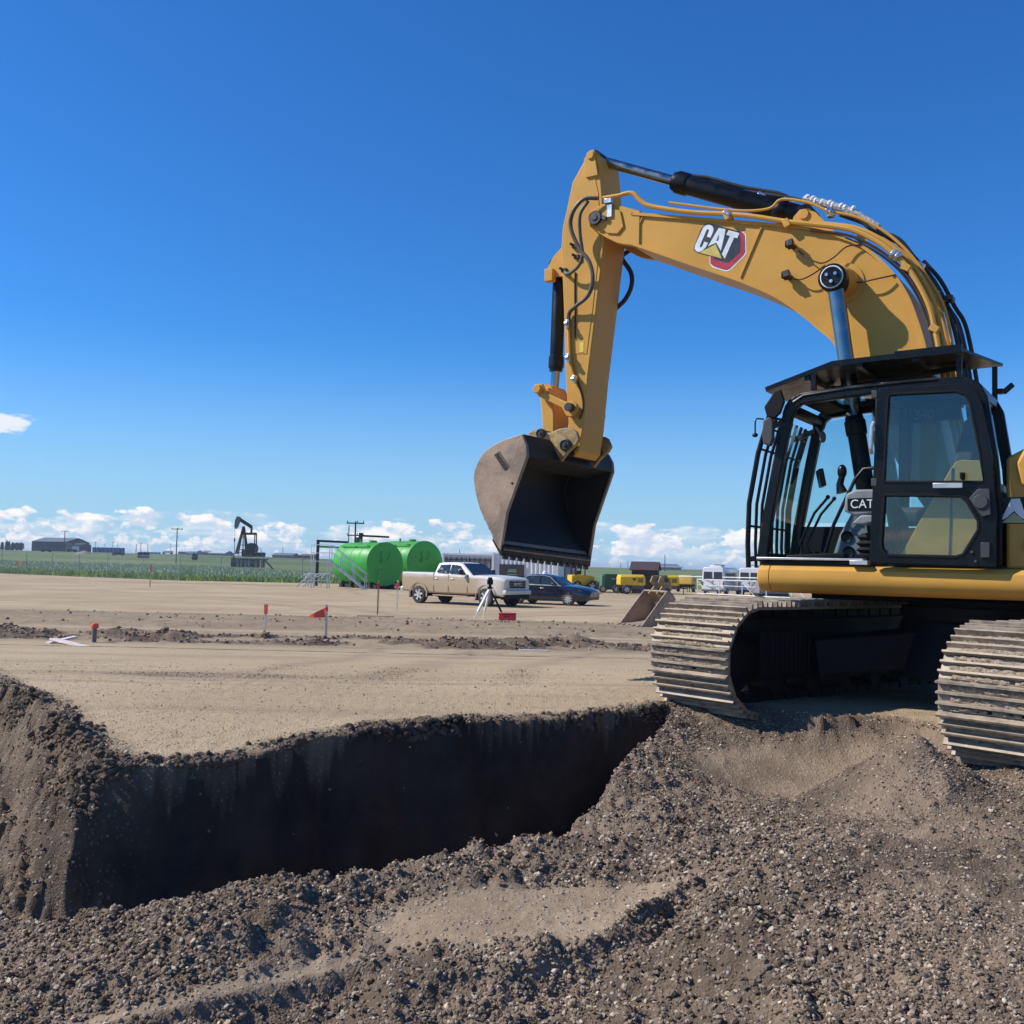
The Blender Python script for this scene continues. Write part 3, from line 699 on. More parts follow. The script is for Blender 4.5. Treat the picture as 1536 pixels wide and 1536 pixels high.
for side in (-1, 1):
    c = UA * (side * GAUGE / 2) + np.array([0, 0, -.07 if side > 0 else 0.0])
    ch = EM()
    for k in range(nsh):                                                  # link chain
        u0, z0, a0 = track_point(k * PITCHS); sc = (TR - .09) / TR
        p = []
        for off in (-.07, .07):
            u, zz, aa = track_point((k - .42) * PITCHS); u2, z2, a2_ = track_point((k + .42) * PITCHS)
            f = lambda u, zz, aa: (u - math.sin(aa) * .075, zz - math.cos(aa) * .075)
            (ua, za), (ub, zb) = f(u, zz, aa), f(u2, z2, a2_)
            ch.bar(spot(c, ua, off, za + TZ), spot(c, ub, off, zb + TZ), .045, .10)
    trk = ch.build('track', [UNDER], EX)
    trk['label'] = 'crawler track at the right picture edge' if side > 0 else 'crawler track whose end stands beside the pit'
    for k in range(nsh):
        u, zz, a = track_point(k * PITCHS)
        o = bpy.data.objects.new('track_shoe', SHOES[(k * 7 + (0 if side > 0 else 3)) % 5]); COL.objects.link(o); o.parent = trk
        tx = Vector(UD) * math.cos(a) - Vector((0, 0, math.sin(a))); nz_ = Vector(UD) * math.sin(a) + Vector((0, 0, math.cos(a))); ty = nz_.cross(tx)
        q = spot(c, u, 0, zz + TZ - ZB)
        o.matrix_local = Matrix(((tx.x, ty.x, nz_.x, q[0]), (tx.y, ty.y, nz_.y, q[1]), (tx.z, ty.z, nz_.z, q[2]), (0, 0, 0, 1)))
    fr = EM()
    R_ = Matrix(((UD[0], UA[0], 0), (UD[1], UA[1], 0), (0, 0, 1)))
    fr.box(spot(c, 0, 0, TZ - .02), (4.0, .44, .40), R_); fr.box(spot(c, -.1, 0, TZ + .25), (4.1, .40, .22), R_)
    fr.box(spot(c, 2.0, 0, TZ), (.5, .30, .26), R_); fr.box(spot(c, 1.62, .24, TZ + .02), (.9, .03, .46), R_); fr.box(spot(c, 1.62, -.24, TZ + .02), (.9, .03, .46), R_)
    for k in range(9):
        fr.box(spot(c, 1.30 + .075 * k, .262, TZ + .02), (.022, .02, .40), R_); fr.box(spot(c, 1.30 + .075 * k, -.262, TZ + .02), (.022, .02, .40), R_)
    tf = fr.build('track_frame', [UNDER], EX, .012)
    for e, nm in ((1, 'idler'), (-1, 'sprocket')):
        w = EM(); cc = spot(c, e * straight / 2, 0, TZ)
        w.lathe([(.10, -.17), (.16, -.17), (.18, -.10), (.29, -.08), (.31, -.10), (.355, -.10), (.36, -.03), (.36, .03), (.355, .10), (.31, .10), (.29, .08), (.18, .10), (.16, .17), (.10, .17)], cc, UA, 32)
        w.build(nm, [UNDER], EX)
    for k in range(7):
        w = EM(); w.lathe([(.05, -.2), (.11, -.2), (.11, -.08), (.08, -.06), (.08, .06), (.11, .08), (.11, .2), (.05, .2)], spot(c, -1.75 + .58 * k, 0, TZ - .27), UA, 16); w.build('track_roller', [UNDER], tf)
cb = EM()
for s1 in (-1, 1):
    for s2 in (-1, 1):
        a = np.array([0, 0, 0]) + UD * .35 * s1 + UA * .3 * s2; b_ = UD * 1.15 * s1 + UA * (GAUGE / 2 - .2) * s2
        cb.bar((a[0], a[1], 1.15), (b_[0], b_[1], 1.0), .55, .36)
cb.cyl((0, 0, .85), (0, 0, 1.40), .95, .80, 40)
cb.build('carbody', [UNDER], EX, .02)
EM().lathe([(.60, 0), (.78, 0), (.80, .05), (.80, .13), (.74, .14), (.74, .20), (.60, .20)], (0, 0, 1.40), (0, 0, 1), 48).build('swing_bearing', [UNDER], EX)

# --- upper structure -------------------------------------------------
def skirt(sgn, f0, f1, name, label=None):
    pr = [(1.30, 1.905), (1.43, 1.905), (1.475, 1.893), (1.512, 1.855), (1.525, 1.79), (1.515, 1.73), (1.475, 1.675), (1.41, 1.645), (1.30, 1.635)]
    e = EM(); e.prism([(sgn * a, z) for a, z in pr], f0, f1, 'x'); return e.build(name, [YEL], EX, .008)
skirt(1, -3.1, 1.70, 'side_skirt'); skirt(-1, -3.1, 1.70, 'side_skirt')
e = EM()
secs = []
for f, k in ((1.705, 1.0), (1.77, .985), (1.81, .93), (1.825, .82)):
    secs.append([(f, 1.40 + (a - 1.40) * (k if a > 1.4 else 1), 1.78 + (z - 1.78) * k) for a, z in [(1.30, 1.905), (1.43, 1.905), (1.475, 1.893), (1.512, 1.855), (1.525, 1.79), (1.515, 1.73), (1.475, 1.675), (1.41, 1.645), (1.30, 1.635)]])
e.loft(secs); e.build('skirt_end_cap', [YEL], EX, .004)
e = EM(); e.box((-.75, 0, 1.72), (4.7, 2.6, .14)); e.box((.1, .0, 1.62), (3.0, 1.0, .10)); e.box((1.55, .85, 1.72), (.3, .9, .16)); e.build('deck_frame', [UNDER], EX, .01)
e = EM(); e.box((1.1, .92, 1.86), (1.4, 1.0, .08)); e.build('cab_mount', [BLKM], EX, .01)
# engine house, hood and counterweight behind the cab
e = EM()
e.prism([(-.34, 1.905), (-2.55, 1.905), (-2.55, 3.02), (-.75, 3.02), (-.60, 3.0), (-.34, 2.86)], .62, 1.41, 'y')
e.build('engine_house', [YEL], EX, .03)
e = EM(); e.prism([(-.62, 1.98), (-1.65, 1.98), (-1.65, 2.25), (-.56, 2.25), (-.47, 2.12), (-.47, 2.06)], 1.41, 1.435, 'y'); e.build('service_door', [YEL], EX, .012)
e = EM(); e.prism([(-.42, 2.80), (-.50, 2.95), (-.75, 3.10), (-2.5, 3.13), (-2.5, 2.58), (-.62, 2.56), (-.46, 2.62)], 1.405, 1.46, 'y'); e.build('hood_panel', [YEL], EX, .025)
e = EM(); e.prism([(-.34, 1.905), (-2.55, 1.905), (-2.55, 2.9), (-.75, 2.9), (-.3, 2.3)], -1.41, -.50, 'y'); e.build('fuel_tank', [YEL], EX, .03)
e = EM(); e.prism([(-.8, 1.905), (-2.55, 1.905), (-2.55, 2.86), (-.8, 2.86)], -.5, .62, 'y'); e.build('engine_cover', [YEL], EX, .03)
secs = []
for y, k in ((-1.47, -.25), (-1.25, 0), (-.6, .12), (0, .16), (.6, .12), (1.25, 0), (1.47, -.25)):
    secs.append([(-2.56, y, 1.80), (-3.35 - k, y, 1.82), (-3.55 - k, y, 2.1), (-3.55 - k, y, 2.75), (-3.3 - k, y, 3.0), (-2.56, y, 3.02)])
e = EM(); e.loft(secs); e.build('counterweight', [YEL], EX, .05)
e = EM(); e.box((-.86, 1.413, 2.405), (1.10, .012, .225)); band = e.build('decal_band', [BLK], EX)
def flat_polys(polys, y, name, mats, parent, idx=None, thick=.003):
    e = EM()
    for k, P in enumerate(polys): e.prism(P, y, y + thick * (1 if idx is None else 1 + .6 * idx[k]), 'y', 0 if idx is None else idx[k])
    return e.build(name, mats, parent)
# big letters on the band: only A and T look out past the open door
LA = [(-.30, 2.315), (-.385, 2.505), (-.45, 2.505), (-.505, 2.315), (-.455, 2.345), (-.405, 2.40), (-.35, 2.345)]
LT = [(-.50, 2.505), (-.68, 2.505), (-.68, 2.455), (-.625, 2.455), (-.625, 2.315), (-.565, 2.315), (-.565, 2.455), (-.50, 2.455)]
LC = [(-.10, 2.505), (-.26, 2.505), (-.28, 2.44), (-.21, 2.44), (-.21, 2.46), (-.15, 2.46), (-.15, 2.36), (-.21, 2.36), (-.21, 2.38), (-.28, 2.38), (-.26, 2.315), (-.10, 2.315)]
flat_polys([LA, LT], 1.4195, 'letter', [WHT], EX)
flat_polys([[(-.31, 2.300), (-.405, 2.385), (-.50, 2.300)]], 1.4195, 'triangle_mark', [M('gold_print', (.45, .42, .20), .5)], EX)

# --- cab -------------------------------------------------
side_line = [(1.80, 1.93), (1.755, 2.30), (1.64, 2.93), (1.56, 3.33), (1.525, 3.43), (1.44, 3.49), (1.02, 3.525), (.70, 3.54), (.0, 3.535), (-.10, 3.49), (-.155, 3.38), (-.235, 2.85), (-.265, 2.4), (-.265, 1.93)]
L0, L1 = .44, 1.42
cab = EM()
cab.box((.77, .93, 1.925), (2.08, 1.0, .05))
for l in (L0, L1):
    sl = side_line
    for (a, b_), w in zip(zip(sl[:-1], sl[1:]), [.10] * 3 + [.11] * 3 + [.10] * 7):
        cab.bar((a[0], l, a[1]), (b_[0], l, b_[1]), w, .085, upv=(0, 1, 0))
    for p in sl[1:-1]: cab.cyl((p[0], l - .042, p[1]), (p[0], l + .042, p[1]), .05, n=12)
    cab.bar((.715, l, 1.93), (.69, l, 3.52), .10, .08, upv=(0, 1, 0))
for f, z in ((1.55, 3.40), (.70, 3.53), (-.10, 3.47), (1.79, 1.97), (-.262, 1.98)):
    cab.bar((f, L0, z), (f, L1, z), .10, .09)
cab.bar((-.235, L0, 2.62), (-.235, L1, 2.62), .08, .08)
cab_o = cab.build('cab_frame', [BLK], EX, .012)
# a bright rail along the near roof edge, the roof panel with its hatch
e = EM(); e.tube([(1.50, 1.455, 3.455), (1.40, 1.455, 3.515), (1.0, 1.455, 3.55), (.45, 1.455, 3.572), (.2, 1.455, 3.575)], .020, 8); e.build('drip_rail', [BLK], EX)
e = EM()
top = [(1.50, 3.50), (1.02, 3.57), (.0, 3.585), (-.14, 3.50), (-.12, 3.465), (.0, 3.54), (1.02, 3.525), (1.46, 3.46)]
e.prism([(a, z) for a, z in top[:]], L0, .62, 'y'); e.prism([(a, z) for a, z in top[:]], 1.24, L1, 'y')
e.prism([(1.50, 3.50), (1.25, 3.537), (1.25, 3.49), (1.46, 3.46)], .62, 1.24, 'y'); e.prism([(.62, 3.577), (.0, 3.585), (-.14, 3.50), (-.12, 3.465), (.0, 3.54), (.62, 3.53)], .62, 1.24, 'y')
e.build('cab_roof', [BLKM], EX, .006)
e = EM(); e.prism([(1.25, 3.53), (.62, 3.56), (.62, 3.565), (1.25, 3.535)], .62, 1.24, 'y'); e.build('roof_hatch', [CABGL], EX)
# windscreen, right and rear glass, rear left pane
def pane(pts, name, mat):
    e = EM(); e.add(pts, [tuple(range(len(pts)))]); return e.build(name, [mat], EX)
pane([(1.775, L0 + .05, 2.0), (1.775, L1 - .05, 2.0), (1.745, L1 - .05, 2.3), (1.64, L1 - .05, 2.93), (1.575, L1 - .05, 3.27), (1.575, L0 + .05, 3.27), (1.64, L0 + .05, 2.93), (1.745, L0 + .05, 2.3)], 'windscreen', CABGL)
pane([(1.70, L0, 2.35), (1.58, L0, 3.1), (1.50, L0, 3.40), (.75, L0, 3.48), (.77, L0, 2.35)], 'side_window', CABGL)
pane([(.65, L0, 2.0), (.62, L0, 3.47), (-.04, L0, 3.46), (-.15, L0, 3.1), (-.20, L0, 2.0)], 'side_window', CABGL)
pane([(-.19, L0 + .06, 2.68), (-.19, L1 - .06, 2.68), (-.13, L1 - .06, 3.38), (-.13, L0 + .06, 3.38)], 'rear_window', CABGL)
e = EM(); e.box((-.255, .93, 2.28), (.04, .9, .62)); e.build('cab_rear_wall', [BLKM], EX)
e = EM(); e.box((1.25, L0, 2.12), (.95, .05, .38)); e.build('cab_side_wall', [BLKM], EX)
# door swung open and latched flat along the rear half
DY = 1.535
d_out = [(.755, 1.935), (-.285, 1.915), (-.29, 2.31), (-.262, 2.82), (-.17, 3.33), (-.125, 3.445), (-.03, 3.502), (.67, 3.505), (.695, 3.46), (.725, 2.72)]
g_up = [(.635, 2.66), (.600, 3.42), (.58, 3.45), (.03, 3.440), (-.05, 3.40), (-.085, 3.33), (-.165, 2.87), (-.188, 2.64)]
g_lo = [(.628, 2.545), (.0, 2.528), (-.06, 2.48), (-.15, 2.31), (-.15, 2.23), (-.03, 2.02), (-.06 + .09, 1.998), (.60, 2.003), (.645, 2.06), (.655, 2.12)]
def plate_with_holes(outer, holes, y0, y1, mat, name, parent, bevel=.006):
    bm = bmesh.new(); edges = []
    for P in [outer] + holes:
        vs = [bm.verts.new((a, 0, z - ZB)) for a, z in P]
        edges += [bm.edges.new((vs[i], vs[(i + 1) % len(vs)])) for i in range(len(vs))]
    bmesh.ops.triangle_fill(bm, use_beauty=True, use_dissolve=False, edges=edges)
    r = bmesh.ops.extrude_face_region(bm, geom=list(bm.faces))
    for v in [g for g in r['geom'] if isinstance(g, bmesh.types.BMVert)]: v.co.y = y1 - y0
    bmesh.ops.dissolve_limit(bm, angle_limit=.01, verts=bm.verts, edges=bm.edges)
    bmesh.ops.recalc_face_normals(bm, faces=bm.faces)
    for v in bm.verts: v.co.y += y0
    me = bpy.data.meshes.new(name); bm.to_mesh(me); bm.free(); me.materials.append(mat)
    o = bpy.data.objects.new(name, me); COL.objects.link(o); o.parent = parent
    if bevel:
        b = o.modifiers.new('bevel', 'BEVEL'); b.width = bevel; b.segments = 2; b.limit_method = 'ANGLE'; b.angle_limit = math.radians(40)
    return o
door = plate_with_holes(d_out, [g_up, g_lo], DY, DY + .055, BLK, 'door', EX, .012)
for g, nm in ((g_up, 'upper_pane'), (g_lo, 'lower_pane')):
    e = EM(); e.prism([(a, z) for a, z in g], DY + .024, DY + .030, 'y'); e.build(nm, [DOORGL], door)
def rim(poly, r, mat, name, parent, y):
    e = EM(); P = [(a, y, z) for a, z in poly]; e.tube(P + [P[0]], r, 6); return e.build(name, [mat], parent)
rim(g_up, .013, BLKM, 'pane_seal', door, DY + .05); rim(g_lo, .016, BLKM, 'pane_seal', door, DY + .05)
e = EM(); e.bar((.21, DY + .085, 2.615), (-.03, DY + .085, 2.612), .025, .045); e.bar((.20, DY + .05, 2.615), (.20, DY + .09, 2.615), .02, .03); e.bar((-.02, DY + .05, 2.612), (-.02, DY + .09, 2.612), .02, .03); e.build('door_handle', [LGREY], door, .004)
e = EM(); e.prism([(-.08, 2.50), (-.15, 2.58), (-.24, 2.58), (-.25, 2.36), (-.18, 2.34)], DY + .055, DY + .085, 'y'); e.cyl((-.17, DY + .08, 2.47), (-.17, DY + .1, 2.47), .06, n=20); e.build('door_latch', [GREYD], door, .005)
e = EM(); e.box((-.205, DY + .065, 2.06), (.07, .03, .13)); e.cyl((-.10, DY + .05, 2.04), (-.10, DY + .07, 2.04), .012, n=10); e.cyl((-.13, DY + .05, 1.96), (-.13, DY + .07, 1.96), .012, n=10); e.build('lower_latch', [GREYD], door, .004)
e = EM(); e.tube([(.715, DY + .07, 3.20), (.725, DY + .10, 3.16), (.735, DY + .10, 2.96), (.735, DY + .07, 2.92)], .017, 8); e.build('grab_handle', [LGREY], door)
e = EM(); e.cyl((-.03, DY + .055, 2.67), (-.03, DY + .085, 2.67), .014, n=10); e.cyl((-.03, DY + .085, 2.67), (-.03, DY + .10, 2.72), .022, n=10); e.build('window_knob', [BLKM], door)
for z in (2.66, 3.46): EM().box((.715, DY + .035, z), (.05, .05, .07)).build('hinge', [GREYD], door, .005)
# interior
e = EM()
secs = []
for z, w, f0, f1 in ((2.30, .24, .10, .62), (2.38, .26, .08, .66), (2.44, .25, .10, .64), (2.46, .20, .14, .58)): secs.append([(f0, .93 - w, z), (f1, .93 - w, z), (f1, .93 + w, z), (f0, .93 + w, z)])
e.loft(secs)
e.loft([[(.06 - .14 * t - d, .93 - w, 2.44 + .78 * t), (.20 - .14 * t, .93 - w, 2.44 + .78 * t), (.20 - .14 * t, .93 + w, 2.44 + .78 * t), (.06 - .14 * t - d, .93 + w, 2.44 + .78 * t)] for t, w, d in ((0, .22, 0), (.15, .26, .02), (.5, .25, .03), (.8, .20, .02), (.84, .13, 0), (1.0, .14, 0), (1.06, .10, 0))])
e.box((.35, .93, 2.12), (.45, .40, .30)); e.build('operator_seat', [M('seat_cloth', (.03, .032, .036), .8, var=.2)], EX, .03)
def bellows(f, l, z): 
    e = EM(); e.lathe([(.15, 0), (.16, .03), (.12, .05), (.16, .08), (.12, .11), (.16, .14), (.12, .17), (.15, .20), (.10, .24)], (f, l, z), (0, 0, 1), 14); return e.build('seat_bellows', [BLKM], EX)
bellows(.84, 1.08, 1.98)
e = EM(); e.prism([(1.06, 2.42), (1.04, 2.58), (.95, 2.62), (.72, 2.62), (.70, 2.40), (.95, 2.37)], 1.12, 1.32, 'y'); e.build('armrest', [GREY], EX, .02)
e = EM(); e.prism([(1.02, 2.42), (1.02, 2.54), (.76, 2.54), (.76, 2.42)], 1.32, 1.328, 'y'); plq = e.build('armrest_plate', [BLK], EX, .004)
text_obj('letters', 'CAT', .115, WHT, EX, (.885, 1.333, 2.48 - ZB), (math.pi / 2, 0, math.pi), sx=.95)
e = EM(); e.prism([(.98, 2.30), (.90, 2.38), (.74, 2.38), (.74, 2.32), (.88, 2.29)], 1.10, 1.33, 'y'); e.build('armrest_pad', [GREY], EX, .015)
e = EM(); e.tube([(1.10, 1.22, 2.60), (1.12, 1.22, 2.68), (1.10, 1.22, 2.76)], [.055, .035, .03], 10); e.ball((1.10, 1.22, 2.80), (.045, .04, .07)); e.build('joystick', [BLK], EX)
e = EM(); e.tube([(1.02, .62, 2.50), (1.04, .62, 2.60), (1.02, .62, 2.68)], [.055, .035, .03], 10); e.ball((1.02, .62, 2.72), (.045, .04, .07)); e.build('joystick', [BLK], EX)
e = EM(); e.prism([(1.36, 1.96), (1.28, 2.22), (1.12, 2.52), (.98, 2.60), (.90, 2.4), (.95, 1.96)], .50, .66, 'y'); cons = e.build('right_console', [GREY], EX, .03)
for f, z in ((1.20, 2.20), (1.18, 2.05)): EM().lathe([(.05, 0), (.06, .01), (.055, .02), (.035, .012), (.02, .012)], (f, .66, z), (0, 1, 0), 16).build('air_vent', [BLK], cons)
e = EM(); e.tube([(1.28, 1.20, 1.96), (1.18, 1.20, 2.3), (.98, 1.22, 2.72), (.90, 1.22, 2.82), (.76, 1.22, 2.83)], .018, 8); e.build('grab_rail', [BLK], EX)
for l in (.80, 1.02):
    e = EM(); e.tube([(1.50, l, 1.98), (1.56, l, 2.12), (1.42, l, 2.42), (1.30, l, 2.56)], .014, 8); e.ball((1.29, l, 2.575), .022); e.build('travel_lever', [BLK], EX)
    e = EM(); e.box((1.50, l, 2.00), (.24, .13, .03), Euler((0, .25, 0)).to_matrix()); e.build('pedal', [BLKM], EX, .006)
e = EM(); e.box((1.36, 1.10, 1.985), (.55, .5, .06), Euler((0, .05, .2)).to_matrix()); e.build('floor_mat', [BLKM], EX, .02)
e = EM(); e.box((1.48, .60, 2.80), (.05, .26, .18), Euler((0, .2, .4)).to_matrix()); e.build('monitor', [BLK], EX, .01)
e = EM(); e.box((.42, .50, 3.42), (.50, .02, .16)); e.build('rear_side_trim', [BLKM], EX, .01)
yb_ = [tp(*q, 1.475) for q in ((1346, 842), (1391, 762), (1427, 702), (1434, 693), (1442, 690), (1478, 691), (1486, 842))]
e = EM(); e.prism(yb_, 1.466, 1.49, 'y'); e.build('added_yellow_panel', [YEL], EX, .008)  # added panel standing for unidentified yellow seen through the door glass
q0, q1_ = tp(1429, 702, 1.49), tp(1424, 840, 1.49); EM().bar((q0[0], 1.491, q0[1]), (q1_[0], 1.491, q1_[1]), .016, .012, upv=(0, 1, 0)).build('panel_seam', [GREYD], EX)
text_obj('panel_number', '340', .13, M('faint_print', (.28, .31, .32), .6), EX, (.50, .53, 3.40 - ZB), (math.pi / 2, 0, math.pi))
e = EM(); e.tube([(1.53, .62, 3.33), (1.48, .62, 3.25)], .01, 6); e.ball((1.46, .62, 3.22), (.03, .07, .06)); e.build('interior_mirror', [GREY], EX)
e = EM(); e.box((1.33, L1 + .02, 1.962), (1.00, .14, .022)); e.box((.86, L1 + .05, 1.935), (.16, .16, .04)); e.build('door_sill', [LGREY], EX, .004)
# front guard of bars
gl = [(1.955, 1.87), (1.965, 2.10), (1.955, 2.50), (1.87, 2.99), (1.76, 3.36)]
guard = EM()
for l, r in ((1.38, .026), (.14, .026)): guard.tube([(f, l, z) for f, z in gl], r, 8)
guard.build('guard_frame', [BLK], EX)
for l in (1.22, 1.06, .90, .74, .58, .42, .28):
    EM().tube([(f - .02, l, z) for f, z in gl], .017, 8).build('guard_bar', [BLK], EX)
for (f, z) in ((1.958, 2.28), (1.84, 3.03), (1.785, 3.24)):
    EM().tube([(f, .14, z), (f, 1.38, z)], .012, 8).build('guard_crossbar', [BLK], EX)
for l in (1.38, .50):
    e = EM(); e.bar((1.95, l, 1.95), (1.78, l, 1.98), .03, .05); e.bar((1.80, l, 3.22), (1.58, l, 3.30), .03, .05); e.build('guard_bracket', [BLK], EX)
# roof guard: bent plate on posts with ribs
GY0, GY1 = .30, 1.20
def gpl(f): return (3.655 + (1.86 - f) * .306) if f > 1.19 else 3.86 + (1.19 - f) * .027
e = EM(); P = [(1.86, 3.655), (1.19, 3.862), (.04, 3.892), (.04, 3.862), (1.19, 3.832), (1.86, 3.625)]
secs = [[(f - (GY1 - y) * (.24 if f < .5 else .0), y, z) for f, z in P] for y in (GY0, GY1)]
e.loft(secs); e.build('roof_guard', [BLK], EX, .004)
e = EM(); e.bar((1.86, 1.20, 3.648), (1.19, 1.20, 3.855), .03, .045); e.bar((.62, 1.215, 3.872), (.04, 1.215, 3.885), .03, .075); e.bar((1.19, 1.20, 3.85), (.62, 1.20, 3.868), .03, .05); e.build('guard_edge', [BLK], EX)
for f0 in (1.45, .95, .45):
    EM().bar((f0, GY0, gpl(f0) - .05), (f0, GY1, gpl(f0) - .05), .05, .05).build('guard_rib', [BLK], EX)
e = EM(); e.bar((1.5, .5, gpl(1.5) - .055), (.1, .62, gpl(.1) - .06), .05, .05); e.build('guard_rib', [BLK], EX)
for f, l, zt in ((1.38, 1.20, 3.76), (.08, 1.12, 3.84), (1.38, .5, 3.76), (-.12, .42, 3.84)):
    EM().bar((f, l, 3.50), (f, l, zt), .045, .045).build('guard_post', [BLK], EX)
e = EM(); e.lathe([(.05, 0), (.13, .0), (.14, .03), (.10, .06), (.02, .075)], (.62, .95, 3.60), (0, 0, 1), 20); e.build('roof_antenna', [WHT], EX)
e = EM(); e.cyl((1.02, .98, 3.60), (.82, .92, 3.64), .05, n=14); e.build('work_light', [STEEL], EX)
# mirrors and camera
e = EM(); e.prism([(1.66, 3.56), (1.60, 3.58), (1.56, 3.46), (1.60, 3.35), (1.66, 3.30), (1.735, 3.33), (1.76, 3.42)], 1.50, 1.54, 'y'); e.build('mirror_shield', [BLKM], EX, .01)
e = EM(); e.prism([(1.70, 3.32), (1.66, 3.28), (1.66, 3.10), (1.69, 3.03), (1.76, 3.06), (1.775, 3.16), (1.76, 3.29)], 1.50, 1.56, 'y'); e.build('side_mirror', [GREYD], EX, .015)
e = EM(); e.tube([(1.76, 1.54, 3.30), (1.83, 1.54, 3.31), (1.845, 1.54, 3.28), (1.845, 1.54, 3.17)], .008, 6); e.tube([(1.70, 1.5, 3.31), (1.56, 1.46, 3.29)], .012, 6); e.ball((1.845, 1.54, 3.15), (.03, .02, .022)); e.build('mirror_arm', [BLK], EX)
e = EM(); e.box((-.17, .42, 3.60), (.05, .07, .05)); e.bar((-.19, .36, 3.6), (-.26, .30, 3.68), .03, .05); e.build('rear_camera', [BLK], EX, .005)

# --- boom -------------------------------------------------
BW = .345
top_l = [(3.80, 6.02), (3.66, 5.985), (2.31, 5.66), (1.71, 5.50), (1.34, 5.345), (1.10, 5.185), (.85, 4.907), (.70, 4.648), (.606, 4.383), (.524, 4.078), (.42, 3.5), (.33, 3.0), (.20, 2.55)]
bot_l = [(.42, 2.38), (.66, 2.75), (.95, 3.35), (1.373, 4.171), (1.576, 4.406), (1.805, 4.619), (2.06, 4.819), (2.476, 5.049), (3.0, 5.29), (3.80, 5.665)]
top_s = [(p[0], p[1]) for p in catmull([(a, b_) for a, b_ in top_l], 4)]; bot_s = [(p[0], p[1]) for p in catmull(bot_l, 4)]
e = EM(); e.prism(top_s + bot_s, -BW + .012, BW - .012, 'y'); boom = e.build('boom', [YEL], EX, angle=20)
def flange(line, th, name, w=BW + .018, out=1):
    e = EM(); n = len(line); secs = []
    for i, (a, z) in enumerate(line):
        p, q = line[max(0, i - 1)], line[min(n - 1, i + 1)]
        dx, dz = q[0] - p[0], q[1] - p[1]; ln = math.hypot(dx, dz); nx, nz_ = -dz / ln * out, dx / ln * out
        secs.append([(a + nx * s * th, y, z + nz_ * s * th) for s, y in ((-.5, -w), (-.5, w), (.6, w), (.6, -w))])
    e.loft(secs); return e.build(name, [YEL], boom, angle=20)
flange(top_s, .03, 'top_flange', out=-1); flange(bot_s, .03, 'bottom_flange', out=-1)
for (a, b_) in (((1142, 338), (1110, 419)), ((964, 322), (946, 364))):
    p, q = tp(*a, BW), tp(*b_, BW); EM().bar((p[0], BW - .006, p[1] - .02), (q[0], BW - .006, q[1] + .02), .012, .02, upv=(0, 1, 0)).build('weld_seam', [YEL], boom)
ear = [(3.70, 6.04), (3.90, 6.12), (4.05, 6.20), (4.20, 6.205), (4.32, 6.16), (4.385, 6.06), (4.37, 5.96), (4.30, 5.90), (4.15, 5.79), (4.00, 5.70), (3.90, 5.665), (3.70, 5.62)]
for s in (-1, 1):
    e = EM(); e.prism(ear, s * .275, s * (BW + .008), 'y'); e.prism([(3.95, 6.08), (4.15, 6.15), (4.24, 6.10), (4.28, 5.98), (4.12, 5.83), (3.98, 5.80), (3.90, 5.88)], s * (BW + .008), s * (BW + .028), 'y'); e.build('boom_ear', [YEL], boom, .008)
    e = EM(); e.cyl((4.271, s * (BW + .028), 6.035), (4.271, s * (BW + .075), 6.035), .085, n=20); e.cyl((4.271, s * (BW + .075), 6.035), (4.271, s * (BW + .085), 6.035), .04, n=12); e.bar((4.22, s * (BW + .05), 6.05), (4.12, s * (BW + .05), 6.0), .03, .05); e.build('nose_pin', [PINM], boom, .006)
    e = EM(); e.lathe([(.20, 0), (.215, .004), (.21, .012), (.16, .014), (.15, .10), (.11, .24), (.02, .24)], (1.335, s * (BW - .012), 4.865), (0, s, 0), 32); e.build('pivot_boss', [YEL], boom)
# stick cylinder bracket on top of the boom
for s in (-1, 1):
    e = EM(); e.prism([(1.98, 5.57), (1.93, 5.73), (1.86, 5.80), (1.77, 5.80), (1.69, 5.74), (1.40, 5.40), (1.5, 5.42)], s * .12, s * .155, 'y'); e.cyl((1.815, s * .155, 5.735), (1.815, s * .175, 5.735), .055, n=16); e.build('cylinder_bracket', [YEL], boom, .005)
# logo plate: traced letters, gold triangle and red hexagon edge
lg = lambda a, b_: tp(1020 + a / 12.8, 320 + b_ / 12.8, BW)
dark = [lg(*p) for p in [(480, 195), (560, 190), (640, 210), (1150, 350), (1140, 400), (900, 900), (840, 905), (780, 870), (340, 755), (275, 720), (255, 660), (300, 540), (400, 290)]]
red = [lg(*p) for p in [(1150, 345), (1200, 365), (1240, 420), (1250, 740), (1215, 800), (960, 1055), (900, 1085), (850, 1080), (640, 1015), (580, 960), (575, 820), (800, 870)]]
redin = [lg(*p) for p in [(1100, 420), (1160, 440), (1150, 735), (920, 950), (650, 880), (640, 830), (840, 890), (900, 800)]]
white_edge = [lg(*p) for p in [(1150, 335), (1215, 350), (1262, 415), (1272, 755), (1235, 815), (975, 1075), (905, 1110), (840, 1105), (620, 1035), (565, 975), (560, 815), (800, 860)]]
Cp = [lg(*p) for p in [(350, 742), (300, 715), (275, 670), (285, 610), (440, 270), (490, 225), (560, 210), (620, 240), (640, 300), (630, 350), (580, 465), (510, 445), (555, 330), (540, 300), (510, 305), (385, 600), (375, 640), (400, 655), (430, 620), (460, 540), (535, 560), (490, 650), (420, 715)]]
Ap1 = [lg(*p) for p in [(530, 635), (740, 275), (870, 300), (850, 420), (780, 715), (700, 575), (690, 560), (610, 595)]]
Ah = [lg(*p) for p in [(690, 530), (745, 400), (735, 515)]]
Tp = [lg(*p) for p in [(930, 318), (1138, 375), (1095, 475), (1035, 460), (855, 870), (800, 780), (955, 430), (880, 410)]]
tri = [lg(*p) for p in [(370, 752), (680, 590), (800, 865)]]
